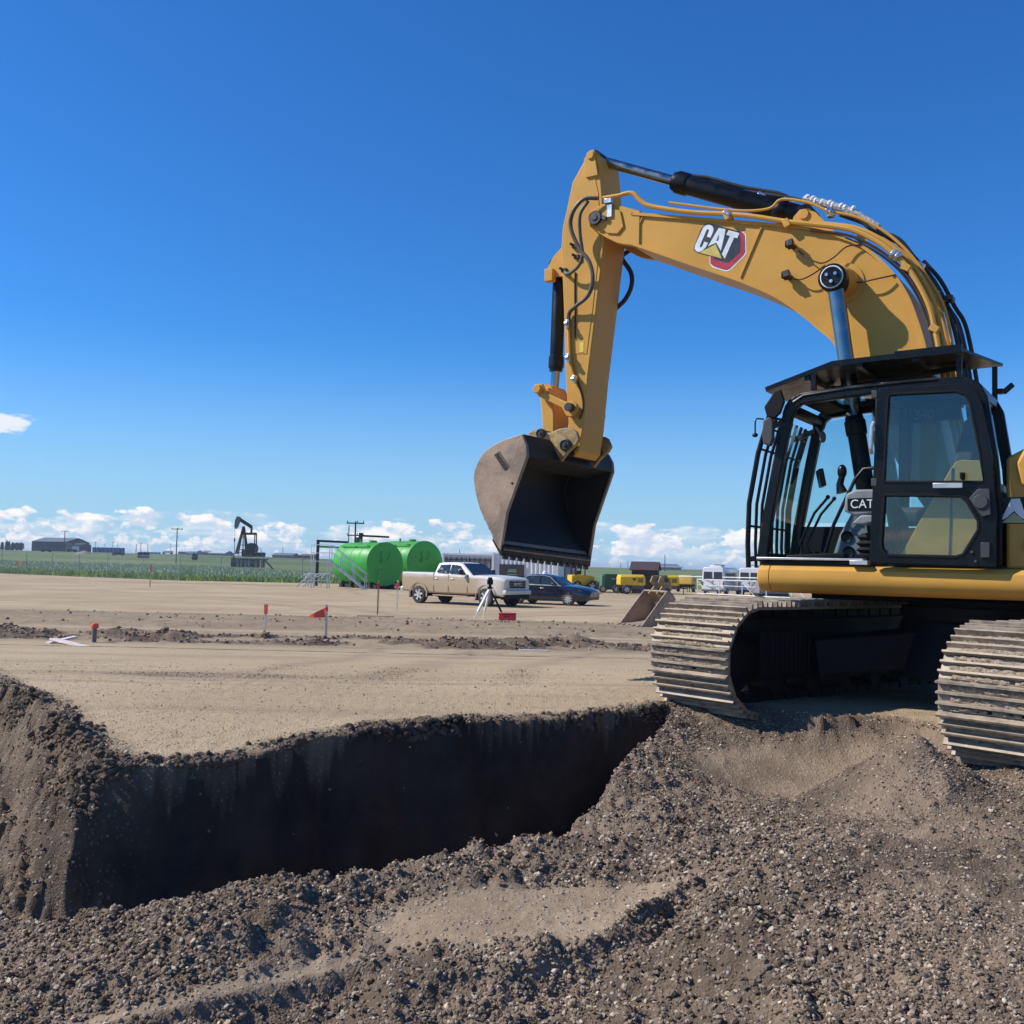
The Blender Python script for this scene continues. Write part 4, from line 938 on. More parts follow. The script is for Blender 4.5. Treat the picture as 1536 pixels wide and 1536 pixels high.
DK = M('decal_dark', (.03, .035, .045), .4); RD = M('decal_red', (.45, .035, .05), .4); GD = M('decal_gold', (.62, .48, .10), .45); WH2 = M('decal_white', (.78, .80, .83), .4)
logo = EM()
for P, mi, d in ((white_edge, 3, .000), (red, 1, .002), (redin, 0, .004), (dark, 0, .005), (Cp, 3, .007), (Ap1, 3, .007), (Tp, 3, .007), (Ah, 0, .009), (tri, 2, .009)):
    logo.prism(P, BW - .013, BW - .010 + d * .6, 'y', mi)
logo.build('logo_decal', [DK, RD, GD, WH2], boom)
# lamps on the boom side with their wiring
for (a, b_, kk) in ((40, 480, 0), (10, 735, 1)):
    f, z = tp(1180 + a / 5.485, 280 + b_ / 5.485, BW + .06)
    e = EM(); e.box((f, BW + .01, z), (.05, .05, .05)); e.box((f + .01, BW + .07, z + .01), (.075, .07, .085), Euler((.3, .2, 0)).to_matrix()); e.box((f + .055, BW + .07, z + .01), (.012, .06, .07)); e.build('boom_light', [BLK], boom, .006)
wr = M('wire_loom', (.05, .022, .012), .6)
c3 = lambda a, b_, l: (tp(1180 + a / 5.485, 280 + b_ / 5.485, l)[0], l, tp(1180 + a / 5.485, 280 + b_ / 5.485, l)[1])
for pts in ([(90, 520), (160, 580), (230, 620), (310, 640), (400, 590), (500, 500), (610, 480)], [(310, 640), (240, 720), (140, 770), (60, 760)], [(490, 775), (620, 795), (740, 770), (900, 725)]):
    e = EM(); P = [c3(a, b_, BW + (.015 if i not in (0,) else .05)) for i, (a, b_) in enumerate(pts)]
    P = [(p[0], BW + .02 + .05 * math.sin(math.pi * i / (len(P) - 1)), p[2]) for i, p in enumerate(P)]
    e.tube(P, .008, 6, smooth=4); e.build('wire', [wr], boom)
# steel lines along the boom
def line(pts, l, r, mat, name, parent, n=8):
    e = EM(); e.tube([(f, l if not isinstance(l, list) else l[i], z) for i, (f, z) in enumerate(pts)], r, n, smooth=4); return e.build(name, [mat], parent)
outer = [(4.17, 6.26), (3.97, 6.255), (3.79, 6.255), (3.66, 6.13), (3.53, 6.05), (3.07, 5.905), (2.60, 5.80), (2.29, 5.72), (1.93, 5.605), (1.66, 5.53), (1.28, 5.42), (1.04, 5.28), (.855, 5.125), (.70, 4.95), (.58, 4.745), (.48, 4.51), (.43, 4.297), (.385, 4.05), (.30, 3.5), (.2, 3.0)]
line(outer, .39, .027, YEL, 'steel_pipe', boom); 
line([(f - .03, z + .035) for f, z in outer[9:]], .30, .027, YEL, 'steel_pipe', boom)
line([(f - .05, z + .05) for f, z in outer[11:]], .18, .024, YEL, 'steel_pipe', boom)
line([(3.4, 6.13), (2.6, 5.90), (2.2, 5.85), (2.05, 5.93), (1.75, 5.84), (1.55, 5.72), (1.25, 5.60), (1.0, 5.43), (.82, 5.26), (.66, 5.06), (.53, 4.85), (.40, 4.6), (.33, 4.35), (.28, 4.0), (.2, 3.5)], .20, .016, YEL, 'steel_pipe', boom)
hl = [(2.5, 6.16), (2.06, 6.015), (1.895, 5.95), (1.52, 5.79), (1.236, 5.635), (1.07, 5.48), (.86, 5.355), (.714, 5.15), (.546, 4.92), (.405, 4.62), (.312, 4.443), (.244, 4.136), (.18, 3.7), (.12, 3.2)]
line(hl, 0.0, .024, RUB, 'hydraulic_hose', boom); line([(f - .02, z - .03) for f, z in hl[3:]], -.12, .022, RUB, 'hydraulic_hose', boom); line([(f - .06, z + .0) for f, z in hl[7:]], -.22, .022, RUB, 'hydraulic_hose', boom)
line([(f + .01, z - .04) for f, z in hl[3:]], .10, .02, RUB, 'hydraulic_hose', boom)
sl_ = M('spiral_wrap', (.40, .38, .36), .6, var=.5, scale=30)
line([(1.86, 5.95), (1.70, 5.89), (1.52, 5.81), (1.36, 5.73), (1.18, 5.60), (1.06, 5.50)], .03, .043, sl_, 'hose_sleeve', boom)
rg0 = random.Random(4)
e = EM()
for k in range(9):
    t = k / 8; f = 1.84 - t * .5; z = 5.955 - t * .215; e.lathe([(.043, -.014), (.047, rg0.uniform(-.006, .006)), (.043, .014)], (f + rg0.uniform(-.02, .02), .03, z), (-.9, 0, -.42 + rg0.uniform(-.3, .3)), 10)
e.build('sleeve_coil', [WHT], boom)
line([(f + .02, z - .055) for f, z in outer[9:18]], .37, .014, wr, 'wire_bundle', boom); line([(f + .035, z - .08) for f, z in outer[10:18]], .355, .012, RUB, 'wire_bundle', boom)
for f, z, l, d in ((.80, 5.07, .38, .06), (2.05, 5.96, .02, .05), (2.34, 6.08, .02, .04), (1.16, 5.33, .30, .05), (2.60, 5.80, .39, .045), (.50, 4.72, .10, .045), (.62, 5.0, .15, .045), (1.52, 5.70, .20, .04)):
    e = EM(); e.lathe([(d * .7, -.05), (d, -.045), (d, -.01), (d * .8, 0), (d, .01), (d, .045), (d * .7, .05)], (f, l, z), (-.8, 0, -.6), 6); e.box((f, l - .03, z - .03), (.07, .08, .04)); e.build('hose_clamp', [STEEL], boom, .004)
for i in (6, 8, 13, 16):
    f, z = outer[i]; e = EM(); e.box((f, .36, z - .02), (.07, .12, .09), Euler((0, .4 if i < 10 else 1.0, 0)).to_matrix()); e.build('pipe_bracket', [YEL], boom, .005)
e = EM(); e.box((.35, .10, 4.63), (.10, .16, .05)); e.build('hose_bracket', [BLK], boom, .005)

# --- stick -------------------------------------------------
SW = .27
st = [(4.374, 6.925), (4.44, 6.90), (4.535, 6.79), (4.67, 6.59), (4.735, 6.30), (4.797, 6.046), (4.812, 5.80), (4.755, 4.957), (4.712, 4.158), (4.66, 3.60), (4.69, 3.36), (4.66, 3.22), (4.56, 3.17), (4.50, 3.24), (4.452, 3.543), (4.399, 4.157), (4.298, 5.003), (4.206, 5.832), (4.215, 6.0), (4.256, 6.391), (4.309, 6.864)]
e = EM(); e.prism(st, -SW, SW, 'y'); stick = e.build('stick', [YEL], EX, .012, angle=25)
inner = [(4.40, 6.78), (4.50, 6.72), (4.62, 6.52), (4.75, 6.05), (4.765, 5.8), (4.715, 4.96), (4.69, 4.45), (4.42, 4.42), (4.345, 5.0), (4.26, 5.85), (4.30, 6.38)]
e = EM(); e.prism([inner[i] for i in range(len(inner))], SW, SW + .006, 'y'); e.build('stick_side_plate', [YEL], stick, .003)
for s in (-1, 1):
    e = EM(); e.prism([(4.30, 6.60), (4.36, 6.93), (4.42, 6.93), (4.50, 6.83), (4.47, 6.6)], s * SW, s * (SW + .03), 'y'); e.cyl((4.405, s * (SW + .03), 6.865), (4.405, s * (SW + .05), 6.865), .05, n=16); e.build('stick_top_lug', [YEL], stick, .005)
    e = EM(); e.cyl((4.576, s * (SW + .08), 3.762), (4.576, s * (SW + .17), 3.762), .055, n=8); e.build('link_pin', [PINM], stick, .004)
    e = EM(); e.prism([(4.95, 3.98), (5.0, 4.09), (5.07, 4.09), (5.11, 4.02), (5.06, 3.94), (4.72, 3.78), (4.64, 3.66), (4.56, 3.65), (4.49, 3.72), (4.50, 3.80), (4.58, 3.85), (4.66, 3.84)], s * (SW + .03), s * (SW + .085), 'y')
    e.cyl((5.037, s * (SW + .085), 4.02), (5.037, s * (SW + .15), 4.02), .06, n=8); e.build('idler_link', [YEL], stick, .01)
e = EM(); e.prism([(4.96, 4.06), (5.10, 4.06), (5.06, 3.75), (5.02, 3.42), (4.86, 3.40), (4.87, 3.72)], -.26, .26, 'y'); e.build('bucket_link', [YEL], stick, .02)
for s in (-1, 1):
    e = EM(); e.prism([(4.78, 5.45), (5.06, 5.50), (5.08, 5.62), (5.0, 5.74), (4.86, 5.86), (4.80, 6.0)], s * .10, s * .14, 'y'); e.build('cylinder_lug', [YEL], stick, .005)
e = EM(); e.box((5.04, .14, 5.50), (.12, .10, .16)); e.build('hose_block', [YEL], stick, .008)
def cylinder_part(p0, p1, q0, q1, rb, rr, parent, l=0.0):
    """barrel p0-p1, rod q0-q1"""
    a, b_ = Vector((p0[0], l, p0[1])), Vector((p1[0], l, p1[1])); d = (b_ - a).normalized(); ln = (b_ - a).length
    e = EM(); e.lathe([(rb * .9, 0), (rb, .02), (rb, ln - .20), (rb * 1.12, ln - .19), (rb * 1.16, ln - .16), (rb * 1.16, ln - .05), (rb * 1.02, ln - .04), (rb * .98, ln)], a, d, 24); o = e.build('cylinder_barrel', [BLK], parent)
    EM().cyl((q0[0], l, q0[1]), (q1[0], l, q1[1]), rr, n=24).build('cylinder_rod', [CHR], o)
    return o
bcyl = cylinder_part((4.985, 5.60), (5.012, 4.30), (5.01, 4.32), (5.03, 4.04), .085, .055, stick)
EM().cyl((5.0, -.11, 5.64), (5.0, .11, 5.64), .09, n=18).build('cylinder_eye', [BLK], bcyl)
EM().cyl((5.037, -.18, 4.03), (5.037, .18, 4.03), .085, n=18).build('rod_eye', [YEL], bcyl)
scyl = cylinder_part((1.85, 5.755), (3.42, 6.455), (3.40, 6.445), (4.38, 6.885), .115, .062, boom)
EM().cyl((1.83, -.12, 5.742), (1.83, .12, 5.742), .12, n=18).build('cylinder_eye', [BLK], scyl)
EM().cyl((4.41, -.20, 6.885), (4.41, .20, 6.885), .085, n=18).build('rod_eye', [BLK], scyl)
e = EM(); e.lathe([(.12, 0), (.135, .02), (.14, .06), (.135, .12), (.12, .14)], (2.05, 0, 5.845), (1.57, 0, .70), 20); e.build('cylinder_collar', [BLK], scyl)
line([(3.35, 6.52), (3.0, 6.42), (2.6, 6.24), (2.2, 6.10), (2.05, 6.02)], .0, .022, RUB, 'cylinder_line', scyl)
for s in (-1, 1):
    bc = cylinder_part((.95, 2.1), (1.16, 3.42), (1.155, 3.40), (1.362, 4.83), .09, .082, EX, s * .575)
    EM().lathe([(.06, -.12), (.13, -.12), (.145, -.10), (.145, .085), (.13, .10), (.11, .10)], (1.365, s * .575, 4.852), (0, s, 0), 24).build('rod_eye', [BLK], bc)
    e = EM(); e.cyl((1.365, s * .675, 4.852), (1.365, s * .69, 4.852), .105, n=24)
    for k in range(3):
        a = k * 2.094 + .5; e.cyl((1.365 + .05 * math.cos(a), s * .69, 4.852 + .05 * math.sin(a)), (1.365 + .05 * math.cos(a), s * .71, 4.852 + .05 * math.sin(a)), .018, n=8, m=1)
    e.build('pin_cap', [BLK, STEEL], bc)
    EM().lathe([(.112, -.005), (.118, 0), (.112, .005)], (1.365, s * .677, 4.852), (0, 1, 0), 24).build('pin_ring', [WHT], bc)
# stick plumbing
c1 = lambda a, b_: tp(680 + a / 3.4133, 200 + b_ / 3.4133, .40)
HOSE = M('grey_hose', (.10, .085, .065), .5, var=.2, dust=.3, dust_col=(.3, .25, .2))
h1 = [c1(*p) for p in [(745, 335), (680, 345), (625, 410), (610, 490), (650, 590), (700, 660), (718, 750), (690, 830), (620, 880), (578, 910), (570, 960)]]
line(h1, [.42, .46, .46, .44, .43, .42, .42, .40, .36, .32, .31], .026, HOSE, 'hydraulic_hose', stick)
h2 = [c1(*p) for p in [(700, 350), (660, 420), (655, 520), (665, 620), (640, 680), (580, 715), (530, 690)]]
line(h2, [.44, .45, .43, .42, .40, .36, .25], .022, HOSE, 'hydraulic_hose', stick)
rh = [(4.25, 5.80), (4.268, 5.727), (4.142, 5.535), (4.125, 5.36), (4.203, 5.197), (4.324, 5.087)]
line([(3.95, 5.95)] + rh, [-.40, -.36, -.32, -.32, -.31, -.30, -.28], .03, RUB, 'hydraulic_hose', stick)
line([c1(570, 940), c1(572, 1050), c1(577, 1150), c1(590, 1220), c1(605, 1255)], .30, .022, YEL, 'steel_pipe', stick)
line([c1(600, 700), c1(598, 800), c1(600, 930), c1(598, 1040)], .285, .010, wr, 'wire', stick)
for p in ((570, 970), (575, 1145), (605, 1255)):
    f, z = c1(*p); e = EM(); e.box((f, .315, z), (.05, .07, .10)); e.cyl((f - .02, .36, z), (f + .02, .36, z), .03, n=8); e.build('pipe_clamp', [STEEL], stick, .004)
for p in ((600, 565), (610, 620), (545, 690)):
    f, z = c1(*p); e = EM(); e.box((f, .29, z), (.07, .05, .05)); e.cyl((f, .30, z), (f + .05, .33, z + .03), .018, n=8); e.build('hose_fitting', [PINM], stick, .004)
f, z = c1(790, 345); e = EM(); e.box((f, .38, z), (.10, .06, .06)); e.box((f - .02, .38, z - .12), (.07, .03, .16)); e.build('manifold', [STEEL], stick, .005)
f, z = tp(873, 521, SW); EM().box((f, SW + .008, z), (.055, .004, .12)).build('warning_label', [M('label_yellow', (.75, .58, .05), .5)], stick)
line([(4.56, 4.16), (4.50, 4.0), (4.46, 3.88), (4.45, 3.75), (4.5, 3.63)], .285, .012, wr, 'grease_line', stick)

# --- bucket -------------------------------------------------
BH = 1.07
prof = [(5.065, 1.955), (5.18, 2.13), (5.29, 2.31), (5.385, 2.49), (5.445, 2.67), (5.478, 2.84), (5.47, 2.94), (5.44, 3.03), (5.37, 3.14), (5.27, 3.22), (5.15, 3.275), (5.0, 3.325), (4.81, 3.365)]
pc = [(p[0], p[1]) for p in catmull(prof, 3)]
def offset(line, d):
    out = []
    for i, (a, z) in enumerate(line):
        p, q = line[max(0, i - 1)], line[min(len(line) - 1, i + 1)]; dx, dz = q[0] - p[0], q[1] - p[1]; ln = math.hypot(dx, dz)
        out.append((a - dz / ln * d, z + dx / ln * d))
    return out
inn = offset(pc, .035)
e = EM(); e.prism(pc + inn[::-1], -BH + .02, BH - .02, 'y'); bucket = e.build('bucket', [BUCK], EX, angle=25)
e = EM(); e.prism([(p[0] - .0, p[1]) for p in offset(pc, .036)[2:-1]] + offset(pc, .042)[2:-1][::-1], -BH + .045, BH - .045, 'y'); e.build('bucket_shade_sheet', [BUCKIN], bucket, angle=25)  # thin dark sheet, gives the bucket's inner shade as colour
side = pc + [(4.735, 3.235), (4.722, 3.11), (4.985, 2.43)]
for s in (-1, 1):
    e = EM(); e.prism(side, s * (BH - .02), s * (BH + .015), 'y'); e.build('side_plate', [BUCK], bucket, .006)
    kq = lambda a, b_: tp(700 + a / 6.4, 640 + b_ / 6.4, BH + .015)
    e = EM(); e.prism([(4.722, 3.11), (4.735, 3.235), (4.80, 3.345), kq(500, 130), kq(400, 480), kq(245, 1010), (5.175, 2.10), (5.06, 1.955), (4.985, 2.43)], s * (BH + .015), s * (BH + .032), 'y'); e.build('side_cutter', [BUCK], bucket, .006)
for s in (-1, 1):
    e = EM(); e.prism([(p[0] * .99 + .05, p[1]) for p in inn[1:-1]] + [(4.76, 3.20), (4.75, 3.11), (5.0, 2.43)], s * (BH - .028), s * (BH - .0205), 'y'); e.build('shade_plate', [BUCKIN], bucket)  # added dark sheets on the inner sides, shade given as colour
e = EM(); e.prism([(4.81, 3.37), (4.735, 3.24), (4.722, 3.11), (4.75, 3.105), (4.765, 3.22), (4.83, 3.335)], -BH + .02, BH - .02, 'y'); e.prism([(4.74, 3.12), (5.1, 3.02), (5.1, 3.05), (4.75, 3.16)], -BH + .03, BH - .03, 'y'); e.build('top_beam', [BUCKIN], bucket, .004)
e = EM(); e.prism([(5.055, 1.90), (5.075, 1.895), (5.20, 2.09), (5.175, 2.105), (5.04, 2.02)], -BH - .01, BH + .01, 'y'); edge = e.build('cutting_edge', [BUCKIN], bucket, .004)
for k in range(13):
    y = -BH + .09 + k * (2 * BH - .18) / 12
    EM().prism([(5.04, 1.915), (5.09, 1.90), (5.09, 1.86), (5.055, 1.855)], y - .035, y + .035, 'y').build('edge_bolt', [BUCKIN], edge)
    EM().cyl((5.035, y, 2.02), (5.028, y, 2.024), .02, n=6).build('edge_nut', [BLKM], edge)
for k in range(7):
    z = 2.25 + k * .115; i = min(range(len(pc)), key=lambda j: abs(pc[j][1] - z) + (0 if pc[j][0] > 5.2 else 5))
    EM().box((pc[i][0] - .013, 0, pc[i][1]), (.03, 2 * BH + .02, .07), Euler((0, .3, 0)).to_matrix()).build('heel_bar', [BUCK], bucket, .005)
earp = [(5.13, 3.475), (5.056, 3.51), (4.98, 3.48), (4.816, 3.46), (4.70, 3.50), (4.598, 3.512), (4.50, 3.49), (4.454, 3.46), (4.409, 3.36), (4.45, 3.295), (4.52, 3.25), (4.584, 3.187), (4.654, 3.10), (4.737, 3.224), (4.813, 3.323), (5.037, 3.30), (5.13, 3.29)]
for s in (-1, 1):
    e = EM(); e.prism(earp, s * .38, s * .44, 'y'); e.build('coupler_ear', [EARM], bucket, .012)
    for f, z, r in ((4.935, 3.455, .062), (4.585, 3.30, .075)):
        e = EM(); e.lathe([(r * .4, 0), (r, 0), (r, .035), (r * .75, .05), (r * .7, .04), (r * .35, .04), (r * .3, .055), (.001, .055)], (f, s * .44, z), (0, s, 0), 20); e.build('bucket_pin', [PINM], bucket)
for f, z, r in ((4.935, 3.455, .05), (4.585, 3.30, .06)): EM().cyl((f, -.42, z), (f, .42, z), r, n=18).build('pin_shaft', [PINM], bucket)
e = EM(); e.prism([(4.56, 3.20), (4.62, 3.16), (4.74, 3.22), (4.78, 3.34), (4.70, 3.38), (4.60, 3.30)], -.37, .37, 'y'); e.build('coupler_body', [BLKM], bucket, .02)
# raised weld lettering, too worn to read
wl = EM(); kb = lambda a, b_: tp(700 + a / 6.4, 640 + b_ / 6.4, BH + .015)
rg = random.Random(5)
for k in range(11):
    t = k / 10; a, b_ = 285 + 90 * t, 265 + 140 * t
    p, q = kb(a + 18, b_ - 14), kb(a - 14, b_ + 14)
    wl.bar((p[0], BH + .018, p[1]), (q[0], BH + .018, q[1]), .010, .012, upv=(0, 1, 0))
    if rg.random() < .7:
        p, q = kb(a + rg.choice((18, 2, -14)), b_ - rg.choice((14, 0, -14))), kb(a + 12, b_ + 6); wl.bar((p[0], BH + .018, p[1]), (q[0], BH + .018, q[1]), .009, .012, upv=(0, 1, 0))
p, q = kb(310, 240), kb(405, 385); wl.bar((p[0], BH + .018, p[1]), (q[0], BH + .018, q[1]), .010, .012, upv=(0, 1, 0))
wl.build('weld_lettering', [M('weld_dark', (.06, .05, .045), .6)], bucket)
e = EM(); p = kb(445, 555); e.cyl((p[0], BH + .01, p[1]), (p[0], BH + .037, p[1]), .014, n=10); e.build('cutter_bolt', [BLKM], bucket)

# the bucket hangs slightly skewed on its worn pins: lower the far end of the lip
for o in [bucket] + [c for c in bucket.children] + [g for c in bucket.children for g in c.children]:
    co = np.zeros(len(o.data.vertices) * 3, dtype=np.float32); o.data.vertices.foreach_get('co', co); co = co.reshape(-1, 3)
    w_ = np.clip((3.05 - ZB - co[:, 2]) / 1.1, 0, 1.1); co[:, 2] += w_ * .047 * co[:, 1]
    o.data.vertices.foreach_set('co', co.ravel()); o.data.update()
# ------------------------------------------------------------------ field and distance
def field_z(x, y):
    r = np.hypot(x, y)
    return -0.06 + ss(r, 120, 520) * (1.75 + 1.75 * ss(-x, 0, 160))
FENCE = [np.array([-60.0, 103.0]), np.array([-47.5, 96.0]), np.array([-34.3, 87.5]), np.array([-26.7, 83.0]), np.array([-17.0, 84.0]), np.array([-9.0, 86.0])]
def field_material():
    m = bpy.data.materials.new('field_green'); m.use_nodes = True; t = m.node_tree; b = t.nodes['Principled BSDF']; b.inputs['Roughness'].default_value = .95; b.inputs['Specular IOR Level'].default_value = .1
    tcn = t.nodes.new('ShaderNodeTexCoord'); mp = t.nodes.new('ShaderNodeMapping'); mp.inputs['Scale'].default_value = (.006, .05, 1); t.links.new(tcn.outputs['Object'], mp.inputs[0])
    n1 = N(t, 'ShaderNodeTexNoise', Scale=1.0, Detail=5.0); t.links.new(mp.outputs[0], n1.inputs['Vector'])
    n2 = N(t, 'ShaderNodeTexNoise', Scale=.6, Detail=7.0, Roughness=.7); t.links.new(tcn.outputs['Object'], n2.inputs['Vector'])
    c = mix_col(t, ramp01(t, n1.outputs[0], .40, .62), (.105, .155, .055), (.20, .225, .095))
    c = mix_col(t, ramp01(t, n2.outputs[0], .4, .7), c, (.14, .19, .08))
    t.links.new(c, b.inputs['Base Color']); return m
FIELD = field_material()
xs = np.concatenate([np.linspace(-3000, -300, 20)[:-1], np.linspace(-300, 300, 81), np.linspace(300, 3000, 20)[1:]])
ys = np.concatenate([np.linspace(-400, 60, 12)[:-1], np.linspace(60, 620, 141), np.linspace(620, 5000, 24)[1:]])
X, Y = np.meshgrid(xs, ys); Z = field_z(X, Y); Z = np.where(Y < 74, -3.0, Z)
i = np.arange(len(ys) - 1)[:, None] * len(xs) + np.arange(len(xs) - 1)[None, :]
field = bpy.data.objects.new('field', np_mesh('field', np.c_[X.ravel(), Y.ravel(), Z.ravel()], np.stack([i, i + 1, i + len(xs) + 1, i + len(xs)], -1).reshape(-1, 4), FIELD)); COL.objects.link(field)
tag(field, 'flat green prairie field reaching to the horizon', kind='structure')
# the gravel yard carries on past 75 m up to the fences
yard_poly = [(-60, 74.5), (70, 74.5), (70, 92), (24, 92), (14, 96), (-6, 96), (-9, 85.6), (-17, 83.7), (-26.7, 82.6), (-34.3, 87.1), (-47.5, 95.6), (-60, 102)]
yb = MB(); yb.add([(x, y, .012) for x, y in yard_poly], [tuple(range(len(yard_poly)))])
yo = yb.build('yard', SOIL); tag(yo, 'gravel yard under the tanks and parked vehicles', kind='structure')
# tall grass along the fence and the pale crop behind it
def blade_field(n, xr, yr, h, w, name, mat, ok, label, zoff=0.0):
    x = RNG.uniform(*xr, n); y = RNG.uniform(*yr, n); k = ok(x, y); x, y = x[k], y[k]; n = len(x)
    hh = h * RNG.uniform(.55, 1.25, n) * (.7 + .6 * fbm(x * .4, y * .4, 91, 2)); ww = w * RNG.uniform(.6, 1.3, n); a = RNG.uniform(0, np.pi, n); lean = RNG.normal(0, .22, (n, 2)) * hh[:, None]
    z = field_z(x, y) + zoff
    p0 = np.c_[x - np.cos(a) * ww, y - np.sin(a) * ww, z - .02]; p1 = np.c_[x + np.cos(a) * ww, y + np.sin(a) * ww, z - .02]; p2 = np.c_[x + lean[:, 0] + np.cos(a) * ww * .3, y + lean[:, 1], z + hh]
    V = np.stack([p0, p1, p2], 1).reshape(-1, 3); o = bpy.data.objects.new(name, np_mesh(name, V, np.arange(len(V)).reshape(-1, 3), mat, False)); COL.objects.link(o)
    return tag(o, label, kind='stuff')
fx, fy = np.array(FENCE).T
GRASSM = M('grass_blade', (.27, .34, .065), .8, var=.35, scale=.35, spec=.2); CROPM = M('crop_leaf', (.38, .45, .26), .75, var=.3, scale=1.2, spec=.3)
blade_field(52000, (-60, -9), (82, 125), .44, .045, 'tall_grass', GRASSM, lambda x, y: (y > np.interp(x, fx, fy) + .2) & (y < np.interp(x, fx, fy) + 3 + 16 * RNG.random(len(x)) ** 1.6), 'tall green grass along the wire fence')
blade_field(60000, (-120, -6), (98, 200), .32, .12, 'crop', CROPM, lambda x, y: (y > np.interp(x, fx, fy) + 11) & (np.abs(x) < .62 * y) & (y < 140 + 60 * ss(-x, 20, 60)), 'pale grey green crop in the field beyond the fence')
blade_field(14000, (8, 70), (92.5, 130), .35, .05, 'grass', GRASSM, lambda x, y: y > 92, 'green grass beyond the white vans')

# ------------------------------------------------------------------ wire fence
GALV = M('galvanised', (.30, .31, .30), .5, .5, var=.15)
fr_ = thing('wire_fence', 'chain link fence on grey posts between gravel and green field', 'fence', (FENCE[0][0], FENCE[0][1], 0)); FH = 1.95
off = lambda p, z: (p[0] - FENCE[0][0], p[1] - FENCE[0][1], z)
pts = []
for a, b in zip(FENCE[:-1], FENCE[1:]):
    n = max(1, round(np.hypot(*(b - a)) / 3.6))
    pts += [a + (b - a) * k / n for k in range(n)]
pts.append(FENCE[-1])
for p in pts:
    MB().cyl(off(p, -.3), off(p, FH + .05), .03, n=8).ball(off(p, FH + .06), .05, 8, 4).build('post', GALV, fr_)
for z, r in ((FH, .018), (.06, .006)):
    MB().tube([off(p, z) for p in pts], r, 6).build('rail' if z > 1 else 'tension_wire', GALV, fr_)
wm = MB(); WIRE = M('chain_wire', (.34, .35, .34), .5, .4)
for a, b in zip(pts[:-1], pts[1:]):
    d = (b - a); ln = np.hypot(*d); d = d / ln; k = -FH
    while k < ln:
        for sg in (1, -1):
            s0, s1 = max(0, k), min(ln, k + FH); z0, z1 = s0 - k + .04, s1 - k
            if sg < 0: z0, z1 = FH - z0 + .04, FH - z1 + .04
            p, q = a + d * s0, a + d * s1
            wm.add([off(p, z0 - .0035), off(q, z1 - .0035), off(q, z1 + .0035), off(p, z0 + .0035)], [(0, 1, 2, 3)])
        k += .11
tag(wm.build('wire_mesh', WIRE, fr_), kind='stuff')

# ------------------------------------------------------------------ survey stakes and small things on the pad
WOOD = M('stake_wood', (.50, .38, .24), .8, var=.15); WOODW = M('stake_white', (.62, .56, .46), .8, var=.15); ORG = M('orange_ribbon', (.80, .10, .06), .7, var=.15); PINKR = M('faded_ribbon', (.70, .22, .15), .75, var=.2)
def stake(px, py, top, label, flag=None, flip=1, mat=WOOD, rib=ORG, z=None, w=.045):
    zz = 0; p = at_z(px, py, zz); zz = ground_z(p[0], p[1]) if p[1] < 60 else 0.0; p = at_z(px, py, zz)
    h = (py - top) * np.linalg.norm(p) / FPX
    t = thing('survey_stake', label, 'stake', p, random.uniform(-.3, .3), 'survey stakes on the gravel pad')
    b = MB(); ln = random.uniform(-.02, .03) * h
    b.add([(-w / 2, -.011, -.1), (w / 2, -.011, -.1), (w / 2, .011, -.1), (-w / 2, .011, -.1), (-w / 2 + ln, -.011, h), (w / 2 + ln, -.011, h), (w / 2 + ln, .011, h), (-w / 2 + ln, .011, h)], [(0, 3, 2, 1), (4, 5, 6, 7), (0, 1, 5, 4), (1, 2, 6, 5), (2, 3, 7, 6), (3, 0, 4, 7)])
    b.build('wooden_stake', mat, t)
    r = MB(); r.box((ln * .85, 0, h * .86), (w * 1.25, .03, h * .12))
    if flag == 'sheet':
        n = 8; vs = []
        for k in range(n + 1):
            s = k / n; wz = .03 * math.sin(s * 7)
            vs += [(ln - flip * s * .42, wz, h * .98 - .04 - .22 * s), (ln - flip * s * .42, wz, h * .98 - .30 - .02 * s)]
        r.add(vs, [(2 * k, 2 * k + 2, 2 * k + 3, 2 * k + 1) for k in range(n)])
        r.add([(x, y + .004, z_) for x, y, z_ in vs], [(2 * k + 1, 2 * k + 3, 2 * k + 2, 2 * k) for k in range(n)])
    elif flag == 'tails':
        for k in range(4):
            a = random.uniform(-.16, .02); r.bar((ln, 0, h * .95), (ln + a, random.uniform(-.05, .05), h * .95 - random.uniform(.16, .30)), .05, .008)
    elif flag == 'wrap':
        r.box((ln, 0, h * .84), (w * 1.6, .045, h * .32)); 
        for k in range(3): r.bar((ln, 0, h * .72), (ln + random.uniform(-.07, .07), .03, h * .5), .035, .008)
    elif flag == 'bow':
        for a in (-1, 1): r.add([(ln, -.03, h * .80), (ln + a * .20, -.03, h * .96), (ln + a * .17, -.03, h * .62)], [(0, 1, 2), (2, 1, 0)])
    r.build('ribbon', rib, t)
    return t
stake(27, 862, 842, 'stake with a faded ribbon bow beside the fence at far left', 'bow', rib=PINKR)
stake(225, 880, 848, 'thin stake with a faded ribbon in front of the wire fence', 'wrap', rib=PINKR, w=.06)
stake(397, 951, 908, 'pale stake wrapped in orange ribbon above the dark clods', 'wrap', mat=WOODW, w=.05)
stake(489, 954, 908, 'stake flying a torn orange flag above the dark clods', 'sheet', mat=WOODW, w=.05)
stake(566, 922, 871, 'tall brown stake with orange tails behind a board on the ground', 'tails', w=.06)
stake(595, 917, 871, 'pale stake with orange tails nearest the pickup bed', 'tails', mat=WOODW, w=.06)
def on_ground(px, py, extra=0.0):
    p = at_z(px, py, 0); z = ground_z(p[0], p[1]) if p[1] < 70 else 0.0
    return at_z(px, py, z + extra)
p = on_ground(141, 965); t = thing('pipe_stub', 'short grey pipe standing in the soil with an orange cap', 'pipe', p)
